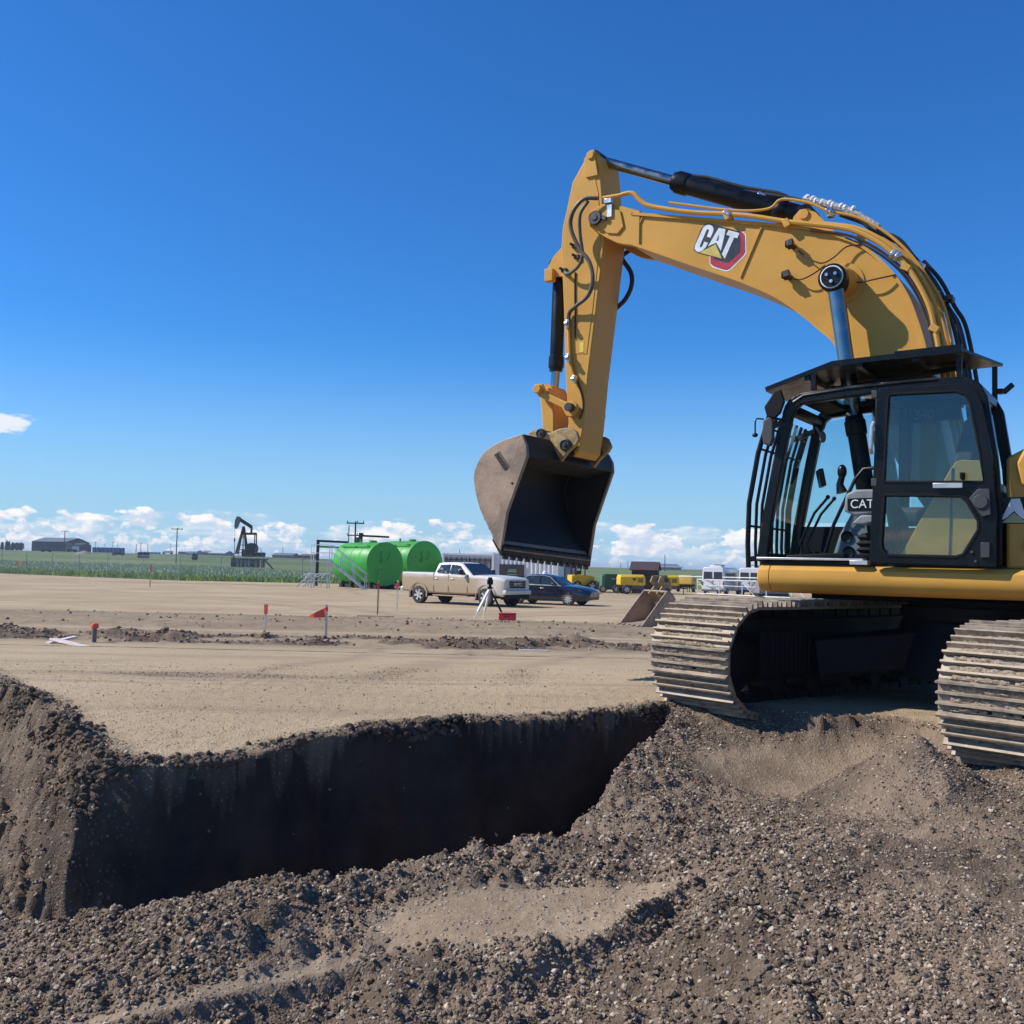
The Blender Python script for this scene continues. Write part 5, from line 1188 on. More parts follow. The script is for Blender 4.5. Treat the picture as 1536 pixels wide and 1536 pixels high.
MB().cyl((0, 0, -.1), (0, 0, .34), .045, n=14).build('pipe', M('grey_pipe', (.13, .13, .13), .5), t); MB().lathe([(.02, 0), (.075, 0), (.08, .03), (.06, .09), (.02, .11)], (0, 0, .31), (0, 0, 1), 14).build('cap', ORG, t)
p = on_ground(103, 966); t = thing('timber_cross', 'pale board nailed to a short crosspiece lying on the soil', 'board', p, 0)
WB = M('white_board', (.66, .56, .52), .8, var=.12)
a = on_ground(80, 960, .10) - p; b = on_ground(128, 972, .03) - p
MB().bar(tuple(a + np.array([0, 0, .02])), tuple(b + np.array([0, 0, .02])), .16, .035).build('board', WB, t, .004); c = a + (b - a) * .08
MB().bar((c[0] - .10, c[1] - .12, .07), (c[0] + .24, c[1] + .35, .17), .15, .035).build('crosspiece', WB, t, .004)
p = on_ground(563, 925); t = tag(MB().box((0, 0, .02), (1.25, .10, .04)).build('ground_board', WOOD, None, .004), 'long thin board lying at the foot of the tall stake', 'board'); t.location = tuple(p); t.rotation_euler = (0, 0, .03)
# tripod with instrument, red case
p = on_ground(733, 929); t = thing('survey_tripod', 'white legged survey tripod with a black instrument before the pickup', 'tripod', p)
top = (.02, 0, 1.05); TW = M('tripod_white', (.72, .70, .66), .6)
for k, (fx_, fy_, m_) in enumerate(((-.50, -.25, TW), (-.20, .45, TW), (.55, .15, BLKM))):
    l = MB(); l.bar(top, (fx_ * .75 + .006, fy_ * .75, 1.05 * .25), .13 if k == 0 else .06, .06); l.bar((fx_ * .62 + .008, fy_ * .62, 1.05 * .38), (fx_, fy_, 0), .03, .025); l.build('leg', m_, t, .004)
MB().cyl((.02, 0, 1.03), (.02, 0, 1.10), .09, n=14).build('head_plate', BLKM, t); b = MB(); b.cyl((.02, 0, 1.10), (.02, 0, 1.18), .05, n=12); b.box((.02, 0, 1.26), (.20, .18, .17)); b.cyl((.02, 0, 1.34), (.02, 0, 1.42), .07, n=12); b.build('instrument', BLKM, t, .01)
p = on_ground(761, 931); t = thing('instrument_case', 'red plastic instrument case lying beside the tripod', 'case', p, -.15); REDP = M('red_plastic', (.45, .02, .025), .4)
MB().box((0, 0, .115), (.56, .26, .21)).build('case_body', REDP, t, .035); MB().box((0, 0, .235), (.57, .27, .05)).build('lid', REDP, t, .02); MB().tube([(-.08, -.15, .14), (-.08, -.18, .14), (.08, -.18, .14), (.08, -.15, .14)], .012, 6).build('handle', BLKM, t)

p = on_ground(800, 976); t = tag(MB().box((0, 0, .012), (.62, .045, .02)).build('marker_lath', WHT, None, .002), 'thin white lath lying flat on the pad before the red case', 'lath'); t.location = tuple(p); t.rotation_euler = (0, 0, -.12)
# spare bucket on the ground behind the left track
p = on_ground(975, 938); t = thing('spare_bucket', 'brown digging bucket set down on the gravel behind the track', 'bucket', p, math.radians(22))
bp = [(-.78, .0), (-.70, -.02), (.20, .10), (.52, .38), (.55, .72), (.40, 1.02), (.22, 1.14), (.14, 1.10)]
bc_ = [(q[0], q[1]) for q in catmull(bp, 3)]; bi_ = offset(bc_, .05)
MB().prism(bc_ + bi_[::-1], -.72, .72, 'y').build('bucket_shell', BUCK, t, angle=25)
for s in (-1, 1):
    MB().prism(bc_ + [(-.70, .05)], s * .70, s * .75, 'y').build('side_plate', BUCK, t, .006)
    MB().prism([(.05, 1.02), (.42, .92), (.62, 1.15), (.60, 1.42), (.42, 1.62), (.20, 1.60), (.12, 1.40), (.28, 1.28), (.18, 1.16)], s * .22, s * .29, 'y').build('ear', EARM, t, .015)
    for f, z in ((.42, 1.46), (.46, 1.14)): MB().cyl((f, s * .20, z), (f, s * .32, z), .07, n=14).build('pin', PINM, t)
for k in range(5): MB().prism([(-.74, -.015), (-1.0, -.02), (-.74, .06)], -.64 + k * .32 - .06, -.64 + k * .32 + .06, 'y').build('tooth', BUCK, t, .005)

# ------------------------------------------------------------------ vehicles
def apply_cuts(obj, cutters):
    for c in cutters:
        m = obj.modifiers.new('cut', 'BOOLEAN'); m.operation = 'DIFFERENCE'; m.object = c; m.solver = 'EXACT'
    dg = bpy.context.evaluated_depsgraph_get(); me = bpy.data.meshes.new_from_object(obj.evaluated_get(dg)); obj.modifiers.clear(); obj.data = me
    for c in cutters: bpy.data.objects.remove(c)
    me.shade_smooth(); me.set_sharp_from_angle(angle=math.radians(28))
def section(x, w_lo, z_lo, w_mid, z_mid, w_hi, z_hi, w_top, z_top, crown=.03):
    h = [(w_lo * .93, z_lo), (w_lo, z_lo + .07), (w_mid, z_mid), (w_hi, z_hi), (w_top, z_top), (w_top * .55, z_top + crown * .8), (0, z_top + crown)]
    return [(x, -y, z) for y, z in h] + [(x, y, z) for y, z in h[::-1][1:]]
TYRE = M('tyre_rubber', (.022, .021, .02), .85, var=.2, dust=.55, dust_col=(.20, .16, .12), dscale=9)
RIMA = M('alloy_rim', (.50, .49, .47), .5, .25, var=.1); RIMD = M('dark_rim', (.16, .15, .14), .45, .6, dust=.4, dust_col=(.3, .25, .2))
def wheel(parent, x, y, r, w, spokes=6, rimm=RIMA, s=1):
    b = MB(); b.lathe([(r * .62, -w / 2), (r * .90, -w / 2), (r * .985, -w * .36), (r, -w * .2), (r, w * .2), (r * .985, w * .36), (r * .90, w / 2), (r * .62, w / 2)], (x, y, r), (0, 1, 0), 32, ring=True)
    ty = b.build('wheel', TYRE, parent)
    b = MB(); b.lathe([(r * .60, -w * .30), (r * .64, -w * .47), (r * .66, -w * .47), (r * .66, w * .47), (r * .64, w * .47), (r * .60, w * .30)], (x, y, r), (0, 1, 0), 32, ring=True); b.build('rim_ring', rimm, ty)
    b = MB(); yy = y + s * w * .36
    for k in range(spokes):
        a = 2 * math.pi * k / spokes + .2; ca, sa = math.cos(a), math.sin(a)
        b.bar((x + ca * r * .12, yy, r + sa * r * .12), (x + ca * r * .63, yy + s * .015, r + sa * r * .63), .05 if spokes > 6 else .10, .04, upv=(0, 1, 0))
    b.cyl((x, yy - s * .04, r), (x, yy + s * .03, r), r * .17, n=14); b.cyl((x, y, r), (x, yy - s * .06, r), r * .60, n=24, m=1); b.build('rim', [rimm, BLKM], ty, angle=25)
    return ty
def quad_panel(parent, name, pts, mat, th=.012, nrm=None):
    """thin slab through a planar-ish outline"""
    P = [Vector(q) for q in pts]; n = (P[1] - P[0]).cross(P[2] - P[0]).normalized() if nrm is None else Vector(nrm).normalized()
    b = MB(); k = len(P); vs = [tuple(q - n * th) for q in P] + [tuple(q + n * th) for q in P]
    b.add(vs, [tuple(range(k))[::-1], tuple(range(k, 2 * k))] + [(i, (i + 1) % k, k + (i + 1) % k, k + i) for i in range(k)])
    return b.build(name, mat, parent)
CARGL = M('car_glass_dark', (.02, .03, .038), .06, var=.1, spec=.7)
def truck_paint():
    m = bpy.data.materials.new('dusty_white_paint'); m.use_nodes = True; t_ = m.node_tree; b = t_.nodes['Principled BSDF']; b.inputs['Coat Weight'].default_value = .4
    tcn = t_.nodes.new('ShaderNodeTexCoord'); sp = t_.nodes.new('ShaderNodeSeparateXYZ'); t_.links.new(tcn.outputs['Object'], sp.inputs[0])
    nz = N(t_, 'ShaderNodeTexNoise', Scale=2.2, Detail=7.0, Roughness=.65); t_.links.new(tcn.outputs['Object'], nz.inputs['Vector'])
    zz = math_node(t_, 'ADD', sp.outputs[2], math_node(t_, 'MULTIPLY', math_node(t_, 'SUBTRACT', nz.outputs[0], .5), .25))
    xx = math_node(t_, 'MULTIPLY', ramp01(t_, sp.outputs[0], 1.2, 2.3), .5)
    f = math_node(t_, 'MULTIPLY', ramp01(t_, zz, 1.50, 1.15), math_node(t_, 'SUBTRACT', .97, xx))
    c = mix_col(t_, f, (.80, .78, .73), (.42, .31, .19)); t_.links.new(c, b.inputs['Base Color'])
    t_.links.new(math_node(t_, 'MULTIPLY_ADD', f, .45, c=.28), b.inputs['Roughness']); return m
TPAINT = truck_paint(); CHROM = M('chrome_trim', (.68, .68, .67), .3, .5, var=.05); LAMP = M('lamp_lens', (.55, .57, .60), .15, .3); TAIL = M('tail_lamp', (.30, .02, .02), .2)
def pickup(loc, rz):
    t = thing('pickup_truck', 'dusty white crew cab pickup parked in front of the green tanks', 'pickup', loc, rz)
    R = .42; fxw, rxw = 2.0, -2.0
    S = [section(-3.12, .90, .62, .93, .90, .93, 1.38, .90, 1.42, 0), section(-3.06, .95, .56, .99, .90, .99, 1.40, .95, 1.44, 0), section(-2.0, .96, .52, 1.01, .92, 1.0, 1.40, .95, 1.44, 0), section(-1.13, .96, .50, 1.0, .92, .99, 1.38, .95, 1.43, 0),
         section(-1.08, .96, .50, 1.0, .92, .985, 1.30, .94, 1.36, .02), section(0, .96, .50, 1.0, .92, .985, 1.29, .93, 1.35, .02), section(1.15, .96, .50, 1.0, .92, .985, 1.27, .90, 1.35, .04), section(1.6, .96, .52, 1.01, .92, .99, 1.26, .88, 1.36, .05),
         section(2.5, .95, .50, 1.0, .90, .97, 1.22, .86, 1.32, .05), section(2.86, .93, .46, .97, .88, .95, 1.16, .84, 1.27, .04), section(2.98, .86, .48, .90, .86, .88, 1.12, .80, 1.22, .02)]
    b = MB(); b.loft(S); body = b.build('body', TPAINT, t, angle=28)
    cut = []
    for x in (fxw, rxw):
        for s in (-1, 1):
            c = MB(); c.cyl((x, s * .62, R + .03), (x, s * 1.3, R + .03), .50, n=32); cut.append(c.build('cut', BLKM))
    c = MB(); c.box((-2.08, 0, 1.30), (1.80, 1.66, .62)); cut.append(c.build('cut', BLKM))
    apply_cuts(body, cut)
    for x in (fxw, rxw):
        for s in (-1, 1):
            wheel(t, x, s * .88, R, .28, 6, RIMA, s)
            b = MB(); n = 20; vs = []
            for k in range(n + 1):
                a = -.25 + (math.pi + .5) * k / n
                for rr, yy in ((.50, 1.0), (.56, 1.01), (.56, 1.035), (.50, 1.03)): vs.append((x + math.cos(a) * rr, s * yy, R + .03 + math.sin(a) * rr))
            b.add(vs, [(4 * k + j, 4 * k + (j + 1) % 4, 4 * k + 4 + (j + 1) % 4, 4 * k + 4 + j) for k in range(n) for j in range(4)]); b.build('fender_flare', TPAINT, t)
            MB().box((x - .54, s * .92, .42), (.02, .24, .30)).build('mud_flap', BLKM, t)
    # cab
    def cs(x, wb, zb_, wt, zt): return [(x, -wb, zb_), (x + 0, -wt, zt - .06), (x, -wt + .07, zt), (x, 0, zt + .025), (x, wt - .07, zt), (x, wt, zt - .06), (x, wb, zb_)]
    b = MB(); b.loft([cs(1.16, .93, 1.33, .92, 1.36), cs(.42, .95, 1.33, .78, 1.87), cs(.15, .96, 1.33, .77, 1.92), cs(-.70, .96, 1.33, .765, 1.915), cs(-.98, .95, 1.33, .76, 1.88), cs(-1.12, .93, 1.33, .90, 1.42)]); b.build('cab_roof', TPAINT, t, angle=30)
    for s in (-1, 1):
        y0, y1 = s * .966, s * .80
        quad_panel(t, 'front_window', [(.80, y0, 1.42), (.36, y1 + s * .006, 1.80), (-.14, y1, 1.83), (-.14, y0, 1.42)], CARGL, .010)
        quad_panel(t, 'rear_window', [(-.22, y0, 1.42), (-.22, y1, 1.83), (-.80, y1 - s * .005, 1.80), (-.93, y0 - s * .008, 1.46)], CARGL, .010)
        for x0 in (-1.08, -.18, .95):
            MB().bar((x0, s * .995, .55), (x0, s * .985, 1.36), .012, .012).build('door_seam', BLKM, t)
        for x0 in (.02, -.92): MB().box((x0, s * 1.005, 1.17), (.20, .03, .045)).build('door_handle', CHROM, t, .01)
        b = MB(); b.bar((.78, s * .98, 1.40), (.74, s * 1.10, 1.46), .05, .05); b.box((.70, s * 1.14, 1.50), (.10, .22, .24)); b.build('mirror', BLK if True else TPAINT, t, .03)
        b = MB(); b.box((.68, s * 1.14, 1.58), (.12, .21, .10)); b.build('mirror_cap', TPAINT, t, .03)
        MB().box((.0, s * 1.0, .42), (2.1, .16, .05)).build('running_board', TPAINT, t, .015)
        MB().box((2.86, s * .74, 1.06), (.20, .30, .17)).build('headlamp', LAMP, t, .02); MB().box((2.90, s * .86, .84), (.10, .10, .26)).build('headlamp_leg', LAMP, t, .02)
        MB().box((-3.09, s * .90, 1.16), (.08, .14, .42)).build('tail_lamp', TAIL, t, .01)
        MB().box((1.42, s * 1.0, 1.20), (.26, .012, .035)).build('fender_badge', CHROM, t)
    quad_panel(t, 'windscreen', [(1.15, -.84, 1.395), (1.15, .84, 1.395), (.47, .70, 1.885), (.47, -.70, 1.885)], CARGL, .012)
    quad_panel(t, 'back_glass', [(-1.12, -.78, 1.46), (-1.12, .78, 1.46), (-1.0, .68, 1.84), (-1.0, -.68, 1.84)], CARGL, .008)
    b = MB(); b.box((2.955, 0, 1.00), (.10, 1.22, .46)); g = b.build('grille', BLKM, t, .03)
    for k in range(4): MB().box((3.01, 0, .84 + .10 * k), (.03, 1.14, .035)).build('grille_bar', M('grille_grey', (.20, .20, .20), .3, .8), g, .005)
    b = MB(); b.tube([(3.0, -.60, .80), (3.0, -.62, 1.20), (3.0, .62, 1.20), (3.0, .60, .80), (3.0, -.60, .80)], .03, 8); b.build('grille_surround', CHROM, g)
    text_obj('grille_letters', 'GMC', .17, CHROM, g, (3.032, 0, 1.02), (math.pi / 2, 0, math.pi / 2), sx=1.6)
    MB().box((2.98, 0, .66), (.26, 1.84, .20)).build('bumper', TPAINT, t, .05); MB().box((2.95, 0, .48), (.22, 1.70, .20)).build('lower_grille', BLKM, t, .04)
    MB().box((-3.16, 0, .66), (.18, 1.86, .20)).build('rear_bumper', CHROM, t, .04); MB().box((-3.12, 0, 1.12), (.03, 1.5, .5)).build('tailgate', TPAINT, t, .01)
    b = MB(); b.box((0, 0, .48), (5.0, 1.0, .16)); b.cyl((fxw, -.75, R), (fxw, .75, R), .07); b.cyl((rxw, -.75, R), (rxw, .75, R), .09); b.build('chassis', BLKM, t)
    return t
hd = math.radians(-38); pickup((-2.06, 47.26, ground_z(-2.06, 47.26) - .01), hd)
def sedan(loc, rz):
    t = thing('sedan', 'dark navy sedan parked beyond the dusty pickup', 'car', loc, rz)
    NAVY = M('navy_paint', (.010, .014, .030), .22, var=.15, scale=2, dust=.12, dust_col=(.10, .085, .07), coat=.6); R = .325; fx_, rx_ = 1.325, -1.325
    S = [section(-2.32, .66, .42, .74, .62, .74, .84, .62, .94, .02), section(-2.22, .78, .32, .84, .60, .83, .88, .70, 1.02, .02), section(-1.9, .84, .24, .89, .58, .87, .90, .74, 1.06, .02), section(-1.1, .85, .20, .90, .58, .88, .90, .76, .98, .02),
         section(0, .85, .19, .90, .58, .885, .88, .78, .94, .02), section(.9, .85, .20, .90, .57, .88, .86, .78, .94, .03), section(1.5, .85, .22, .90, .56, .86, .82, .74, .90, .05), section(2.0, .80, .24, .86, .52, .80, .70, .66, .82, .05), section(2.24, .70, .28, .74, .48, .70, .62, .56, .72, .03), section(2.34, .55, .32, .58, .48, .54, .58, .44, .64, .02)]
    b = MB(); b.loft(S); body = b.build('body', NAVY, t, angle=28); cut = []
    for x in (fx_, rx_):
        for s in (-1, 1):
            c = MB(); c.cyl((x, s * .58, R + .01), (x, s * 1.2, R + .01), .375, n=32); cut.append(c.build('cut', BLKM))
    apply_cuts(body, cut)
    for x in (fx_, rx_):
        for s in (-1, 1): wheel(t, x, s * .79, R, .215, 10, RIMA, s)
    def cs(x, wb, zb_, wt, zt): return [(x, -wb, zb_), (x, -wt, zt - .05), (x, -wt + .10, zt), (x, 0, zt + .02), (x, wt - .10, zt), (x, wt, zt - .05), (x, wb, zb_)]
    b = MB(); b.loft([cs(1.05, .80, .88, .78, .92), cs(.35, .82, .88, .66, 1.36), cs(-.1, .83, .88, .645, 1.45), cs(-.7, .83, .88, .64, 1.44), cs(-1.15, .82, .88, .64, 1.34), cs(-1.85, .76, .90, .72, 1.02)]); b.build('cabin_roof', NAVY, t, angle=30)
    for s in (-1, 1):
        a, c = s * .838, s * .672
        quad_panel(t, 'front_window', [(.78, a, .95), (.26, c, 1.32), (-.12, c - s * .006, 1.38), (-.14, a + s * .004, .95)], CARGL, .010)
        quad_panel(t, 'rear_window', [(-.20, a + s * .004, .95), (-.19, c - s * .006, 1.38), (-.85, c - s * .008, 1.35), (-1.32, a - s * .02, 1.0)], CARGL, .010)
        b = MB(); b.bar((.95, s * .865, .93), (-1.45, s * .855, .955), .02, .045); b.build('chrome_strip', CHROM, t, .004)
        b = MB(); b.tube([(-1.40, s * .80, 1.0), (-.88, s * .69, 1.375), (-.12, s * .69, 1.41), (.30, s * .70, 1.345), (.84, s * .84, .95)], .014, 6); b.build('window_trim', CHROM, t)
        for x0 in (-.17, .80, -1.0): MB().bar((x0, s * .89, .30), (x0, s * .87, .92), .010, .012).build('door_seam', BLKM, t)
        for x0 in (.0, -.95): MB().box((x0 - .02, s * .90, .80), (.18, .03, .035)).build('door_handle', CHROM, t, .008)
        b = MB(); b.box((.62, s * .98, 1.0), (.14, .20, .13)); b.build('mirror', NAVY, t, .03)
        quad_panel(t, 'headlamp', [(2.10, s * .50, .66), (2.02, s * .78, .68), (1.82, s * .835, .74), (1.90, s * .78, .77), (2.14, s * .48, .72)], LAMP, .02, (.5, s * .6, .3))
        MB().box((.0, s * .87, .25), (2.2, .05, .08)).build('side_sill', BLKM, t, .01); MB().box((2.20, s * .55, .36), (.10, .20, .07)).build('fog_lamp', LAMP, t, .01)
        MB().box((-2.25, s * .62, .82), (.08, .26, .14)).build('tail_lamp', TAIL, t, .01)
    quad_panel(t, 'windscreen', [(1.02, -.70, .93), (1.02, .70, .93), (.40, .58, 1.355), (.40, -.58, 1.355)], CARGL, .008)
    quad_panel(t, 'back_glass', [(-1.80, -.62, 1.04), (-1.80, .62, 1.04), (-1.18, .56, 1.35), (-1.18, -.56, 1.35)], CARGL, .008)
    MB().box((2.28, 0, .58), (.10, .8, .10)).build('grille', BLKM, t, .02); MB().box((2.28, 0, .37), (.12, 1.0, .14)).build('lower_grille', BLKM, t, .02)
    MB().lathe([(.03, 0), (.055, 0), (.055, .012), (.03, .012)], (2.335, 0, .60), (1, 0, 0), 16).build('round_badge', CHROM, t)
    b = MB(); b.lathe([(.14, 0), (.15, .02), (.12, .05)], (-.35, .1, 1.455), (0, 0, 1), 18); b.ball((-.35, .1, 1.52), (.12, .12, .09), 14, 8); b.build('white_dome', WHT, t)  # added white dome, not a known part of the car
    b = MB(); b.box((0, 0, .22), (3.6, 1.2, .06)); b.build('underbody', BLKM, t)
    return t
sedan((1.94, 49.89, ground_z(1.94, 49.89) - .01), math.radians(-27))

# ------------------------------------------------------------------ tanks, stairs and pipework
GREEN = M('tank_green', (.05, .38, .05), .48, var=.10, scale=1.2, coat=.0, dust=.14, spec=.35); DKG = M('skid_black', (.02, .025, .022), .6); WSTEEL = M('white_steel', (.66, .67, .66), .5, var=.08)
nrm_ = Vector((.66, -.75, 0))
def tank(cx, cy, r, ln, label):
    ang = math.atan2(nrm_.y, nrm_.x)
    t = thing('storage_tank', label, 'tank', (cx, cy, 0), ang, 'green horizontal storage tanks'); zc = r + .22
    MB().lathe([(r * .96, -ln), (r, -ln + .03), (r, -.03), (r * .985, 0)], (0, 0, zc), (1, 0, 0), 64).build('shell', GREEN, t, angle=40)
    b = MB(); b.lathe([(r * .98, -.02), (r * 1.012, -.02), (r * 1.012, .03), (r * .98, .03)], (0, 0, zc), (1, 0, 0), 64); b.build('end_flange', GREEN, t)
    for k in range(1, 4): MB().lathe([(r, -.02), (r + .012, -.02), (r + .012, .02), (r, .02)], (-ln * k / 4, 0, zc), (1, 0, 0), 64).build('weld_ring', GREEN, t)
    b = MB()
    for s in (-1, 1): b.box((-ln / 2, s * r * .45, .14), (ln + .3, .22, .28))
    for k in range(4): b.box((-.4 - (ln - .8) * k / 3, 0, .26), (.18, r * 1.3, .34))
    b.build('skid', DKG, t, .01)
    b = MB(); b.prism([(-.62, .45), (.10, .45), (.10, 1.32), (-.62, 1.32)], .0, .10, 'x'); b.build('valve_box', GREEN, t, .015)
    b = MB(); b.cyl((0, -.25, zc + .20), (.14, -.25, zc + .20), .10, n=14); b.cyl((.10, -.25, zc + .20), (.14, -.25, zc + .20), .17, n=14); b.build('nozzle', GREEN, t)
    for y in (-.35, .35): MB().tube([(.10, y, zc + .9), (.12, y, zc + .5), (.12, y * .2, zc + .25)], .025, 6).build('gauge_pipe', GREEN, t)
    b = MB(); b.cyl((-ln * .35, 0, zc + r - .02), (-ln * .35, 0, zc + r + .14), .28, n=20); b.cyl((-ln * .7, 0, zc + r - .02), (-ln * .7, 0, zc + r + .22), .08, n=12); b.build('top_hatch', GREEN, t)
    b = MB(); P = [(-ln * .9, -r * .75, zc + r * .82), (-.5, -r * .75, zc + r * .82)]; b.tube(P, .05, 8)
    for x in (-.5, -ln * .5, -ln * .85): b.bar((x, -r * .55, zc + r * .80), (x, -r * .78, zc + r * .82), .05, .08)
    b.build('fill_pipe', GREEN, t)
    return t
d1 = at_z(577, 884, 0); tank(d1[0] - .12, d1[1] + .6, 1.50, 4.4, 'green horizontal tank nearer the metal stairs')
d2 = at_z(633, 882, 0); tank(d2[0] + .1, d2[1] + .4, 1.64, 4.6, 'taller green tank directly behind the pickup')
BKP = M('black_pipe', (.012, .012, .013), .5)
def frame_at(px, yb, yt, x1px, label):
    p = at_z(px, yb, 0); s = np.linalg.norm(p) / FPX; h = (yb - yt) * s; w = (x1px - px) * s
    t = thing('loading_gantry', label, 'gantry', p, .0, 'black loading arms beside the tanks')
    b = MB(); b.bar((0, 0, 0), (0, 0, h), .20, .20); b.build('post', BKP, t, .01)
    b = MB(); b.bar((0, 0, h - .08), (w, .9, h - .12), .16, .16); b.build('beam', BKP, t, .01); return t, h, w
t, h, w = frame_at(475, 879, 811, 517, 'black gantry post with a green arm beside the metal stairs')
MB().bar((.1, .05, h - .50), (w * 1.02, .9, h - .55), .12, .14).build('green_arm', GREEN, t, .01); MB().bar((w, .9, h - .2), (w, .9, h + 1.15), .06, .06).build('vent_pipe', BKP, t)
t, h, w = frame_at(539, 876, 803, 579, 'black gantry rising behind the green tanks'); MB().box((0, 0, h - .35), (.30, .30, 1.0)).build('valve_head', BKP, t, .01)
b = MB(); b.tube([(w * .35, .6, h - .45), (w * .45, .6, h - .75), (w * .55, .7, h - .6)], .05, 8); b.build('elbow_pipe', BKP, t)
# stairs with a landing
p = at_z(497, 883, 0); s = np.linalg.norm(p) / FPX
t = thing('metal_stairs', 'white steel access stairs with handrails leading to a landing', 'stairs', p, 0)
t.scale = (1.12, 1, 1.12)
sx0, sx1, szt = 2.0, -.15, 1.62      # foot x, top x, landing height
for y in (-.1, .75):
    MB().bar((sx0 - .05, y, .02), (sx1, y, szt), .04, .10).build('stringer', WSTEEL, t)
    b = MB(); b.tube([(sx0, y, 0), (sx0, y, .95), (sx1 + .1, y, szt + .98), (-1.25, y, szt + 1.0), (-1.25, y, szt)], .022, 6); b.tube([(sx0, y, .5), (sx1 + .1, y, szt + .52), (-1.25, y, szt + .5)], .018, 6)
    for k in (.33, .66, 1.0): xx = sx0 + (sx1 - sx0) * k; zz = szt * k; b.tube([(xx, y, zz), (xx, y, zz + .98)], .02, 6)
    b.build('handrail', WSTEEL, t)
for k in range(7):
    f = (k + .6) / 7.2; MB().box((sx0 + (sx1 - sx0) * f, .325, szt * f), (.30, .80, .035)).build('tread', WSTEEL, t)
MB().box((-.72, .325, szt), (1.2, .95, .06)).build('landing', WSTEEL, t)
for x in (-.25, -1.2):
    for y in (-.1, .75): MB().bar((x, y, 0), (x, y, szt), .06, .06).build('leg', WSTEEL, t)
p = at_z(478, 881, 0); t = thing('pipe_rack', 'jumble of small white pipes and valves at the foot of the stairs', 'pipes', p, 0)
for k in range(6): MB().tube([(-.9 + .22 * k, -.3, .05), (-.9 + .22 * k + .02, -.25, .7 + .1 * math.sin(k * 2)), (-.7 + .22 * k, .2, .9 + .1 * math.cos(k))], .03, 6).build('pipe', WSTEEL, t)
for a, b_ in (((-1.45, -.5, .03), (-.5, -.2, .95)), ((-1.0, -.5, .03), (-.1, -.2, .9))): MB().bar(a, b_, .09, .09).build('brace', WSTEEL, t)
for k in range(2): MB().tube([(-1.0, -.3, .45 + .45 * k), (.7, -.3, .5 + .45 * k)], .03, 6).build('pipe', WSTEEL, t)

# ------------------------------------------------------------------ site offices and containers behind
CONTW = M('container_white', (.66, .66, .66), .55, var=.06); SIGN = M('sign_black', (.03, .035, .03), .5); SIGNT = M('sign_print', (.35, .48, .28), .6); GRPAN = M('grey_panel', (.23, .22, .21), .6, var=.15); DKFR = M('dark_frame', (.02, .02, .025), .5)
def corrugated(b, x0, x1, y, z0, z1, pitch=.28, d=.04):
    n = int((x1 - x0) / pitch); P = []
    for k in range(n + 1):
        x = x0 + (x1 - x0) * k / n; q = (x1 - x0) / n
        P += [(x, y), (x + q * .30, y), (x + q * .45, y + d), (x + q * .80, y + d)]
    P = [p_ for p_ in P if p_[0] <= x1 + 1e-6]
    vs = [(x, yy, z0) for x, yy in P] + [(x, yy, z1) for x, yy in P]; k = len(P)
    b.add(vs, [(i, i + 1, k + i + 1, k + i) for i in range(k - 1)])
def container(px0, px1, yb, ht, label, sign=False, panels=0):
    p = at_z(px0, yb, 0); q = at_z(px1, yb + (px1 - px0) * .0227, 0); w = q[0] - p[0]; dpt = 2.44
    t = thing('site_container', label, 'container', p, math.radians(-13), 'white site containers')
    b = MB(); b.box((w / 2, dpt / 2 + .06, ht / 2 + .1), (w - .06, dpt, ht - .06)); b.build('box', CONTW, t)
    b = MB(); corrugated(b, .08, w - .08, 0, .25, ht - .06); b.build('corrugated_wall', CONTW, t, angle=10)
    b = MB()
    for x in (.06, w - .06): b.box((x, .0, ht / 2 + .08), (.14, .16, ht))
    for z in (.17, ht + .02): b.box((w / 2, .0, z), (w - .16, .14, .13))
    b.build('corner_frame', CONTW, t)
    if sign:
        MB().box((w * .30, -.05, 1.25), (1.75, .03, 1.3)).build('sign_board', SIGN, t)
        b = MB(); rg = random.Random(3)
        for k, (zz, ww) in enumerate(((1.52, .5), (1.40, .62), (1.20, .7))):
            xx = w * .30 - ww / 2
            while xx < w * .30 + ww / 2: l = rg.uniform(.05, .12); b.box((xx + l / 2, -.068, zz + rg.uniform(-.01, .01)), (l * .8, .006, .05 if k < 2 else .03)); xx += l
        b.build('sign_text', SIGNT, t)
    for k in range(panels):
        x0 = .25 + k * (w - .3) / panels; x1 = x0 + (w - .3) / panels - .18
        f = MB(); f.box(((x0 + x1) / 2, -.02, 1.72), (x1 - x0, .06, 1.2)); o = f.build('wall_panel', GRPAN, t)
        for j in range(5): MB().box((x0 + (x1 - x0) * j / 4, -.07, 1.72), (.05, .05, 1.2)).build('panel_rib', DKFR, o)
        MB().box(((x0 + x1) / 2, -.07, 2.18), (x1 - x0, .05, .06)).build('panel_rail', DKFR, o)
    return t
container(663, 742, 883, 2.55, 'white site container with grey ribbed panels left of the bucket', panels=2)
container(738, 838, 887, 2.62, 'white corrugated container carrying a black sign under the bucket', sign=True)
p = at_z(832, 884, 0); t = thing('roll_door_container', 'grey shaded container end beside the corrugated one', 'container', p, 0); MB().box((.7, 1.6, 1.15), (2.2, 2.4, 2.25)).build('box', M('container_grey', (.30, .30, .33), .6), t, .02)
for k in range(4): MB().cyl((-.2 + .5 * k, .36, .1), (-.2 + .5 * k, .36, 2.2), .03, n=6).build('lock_rod', DKFR, t)

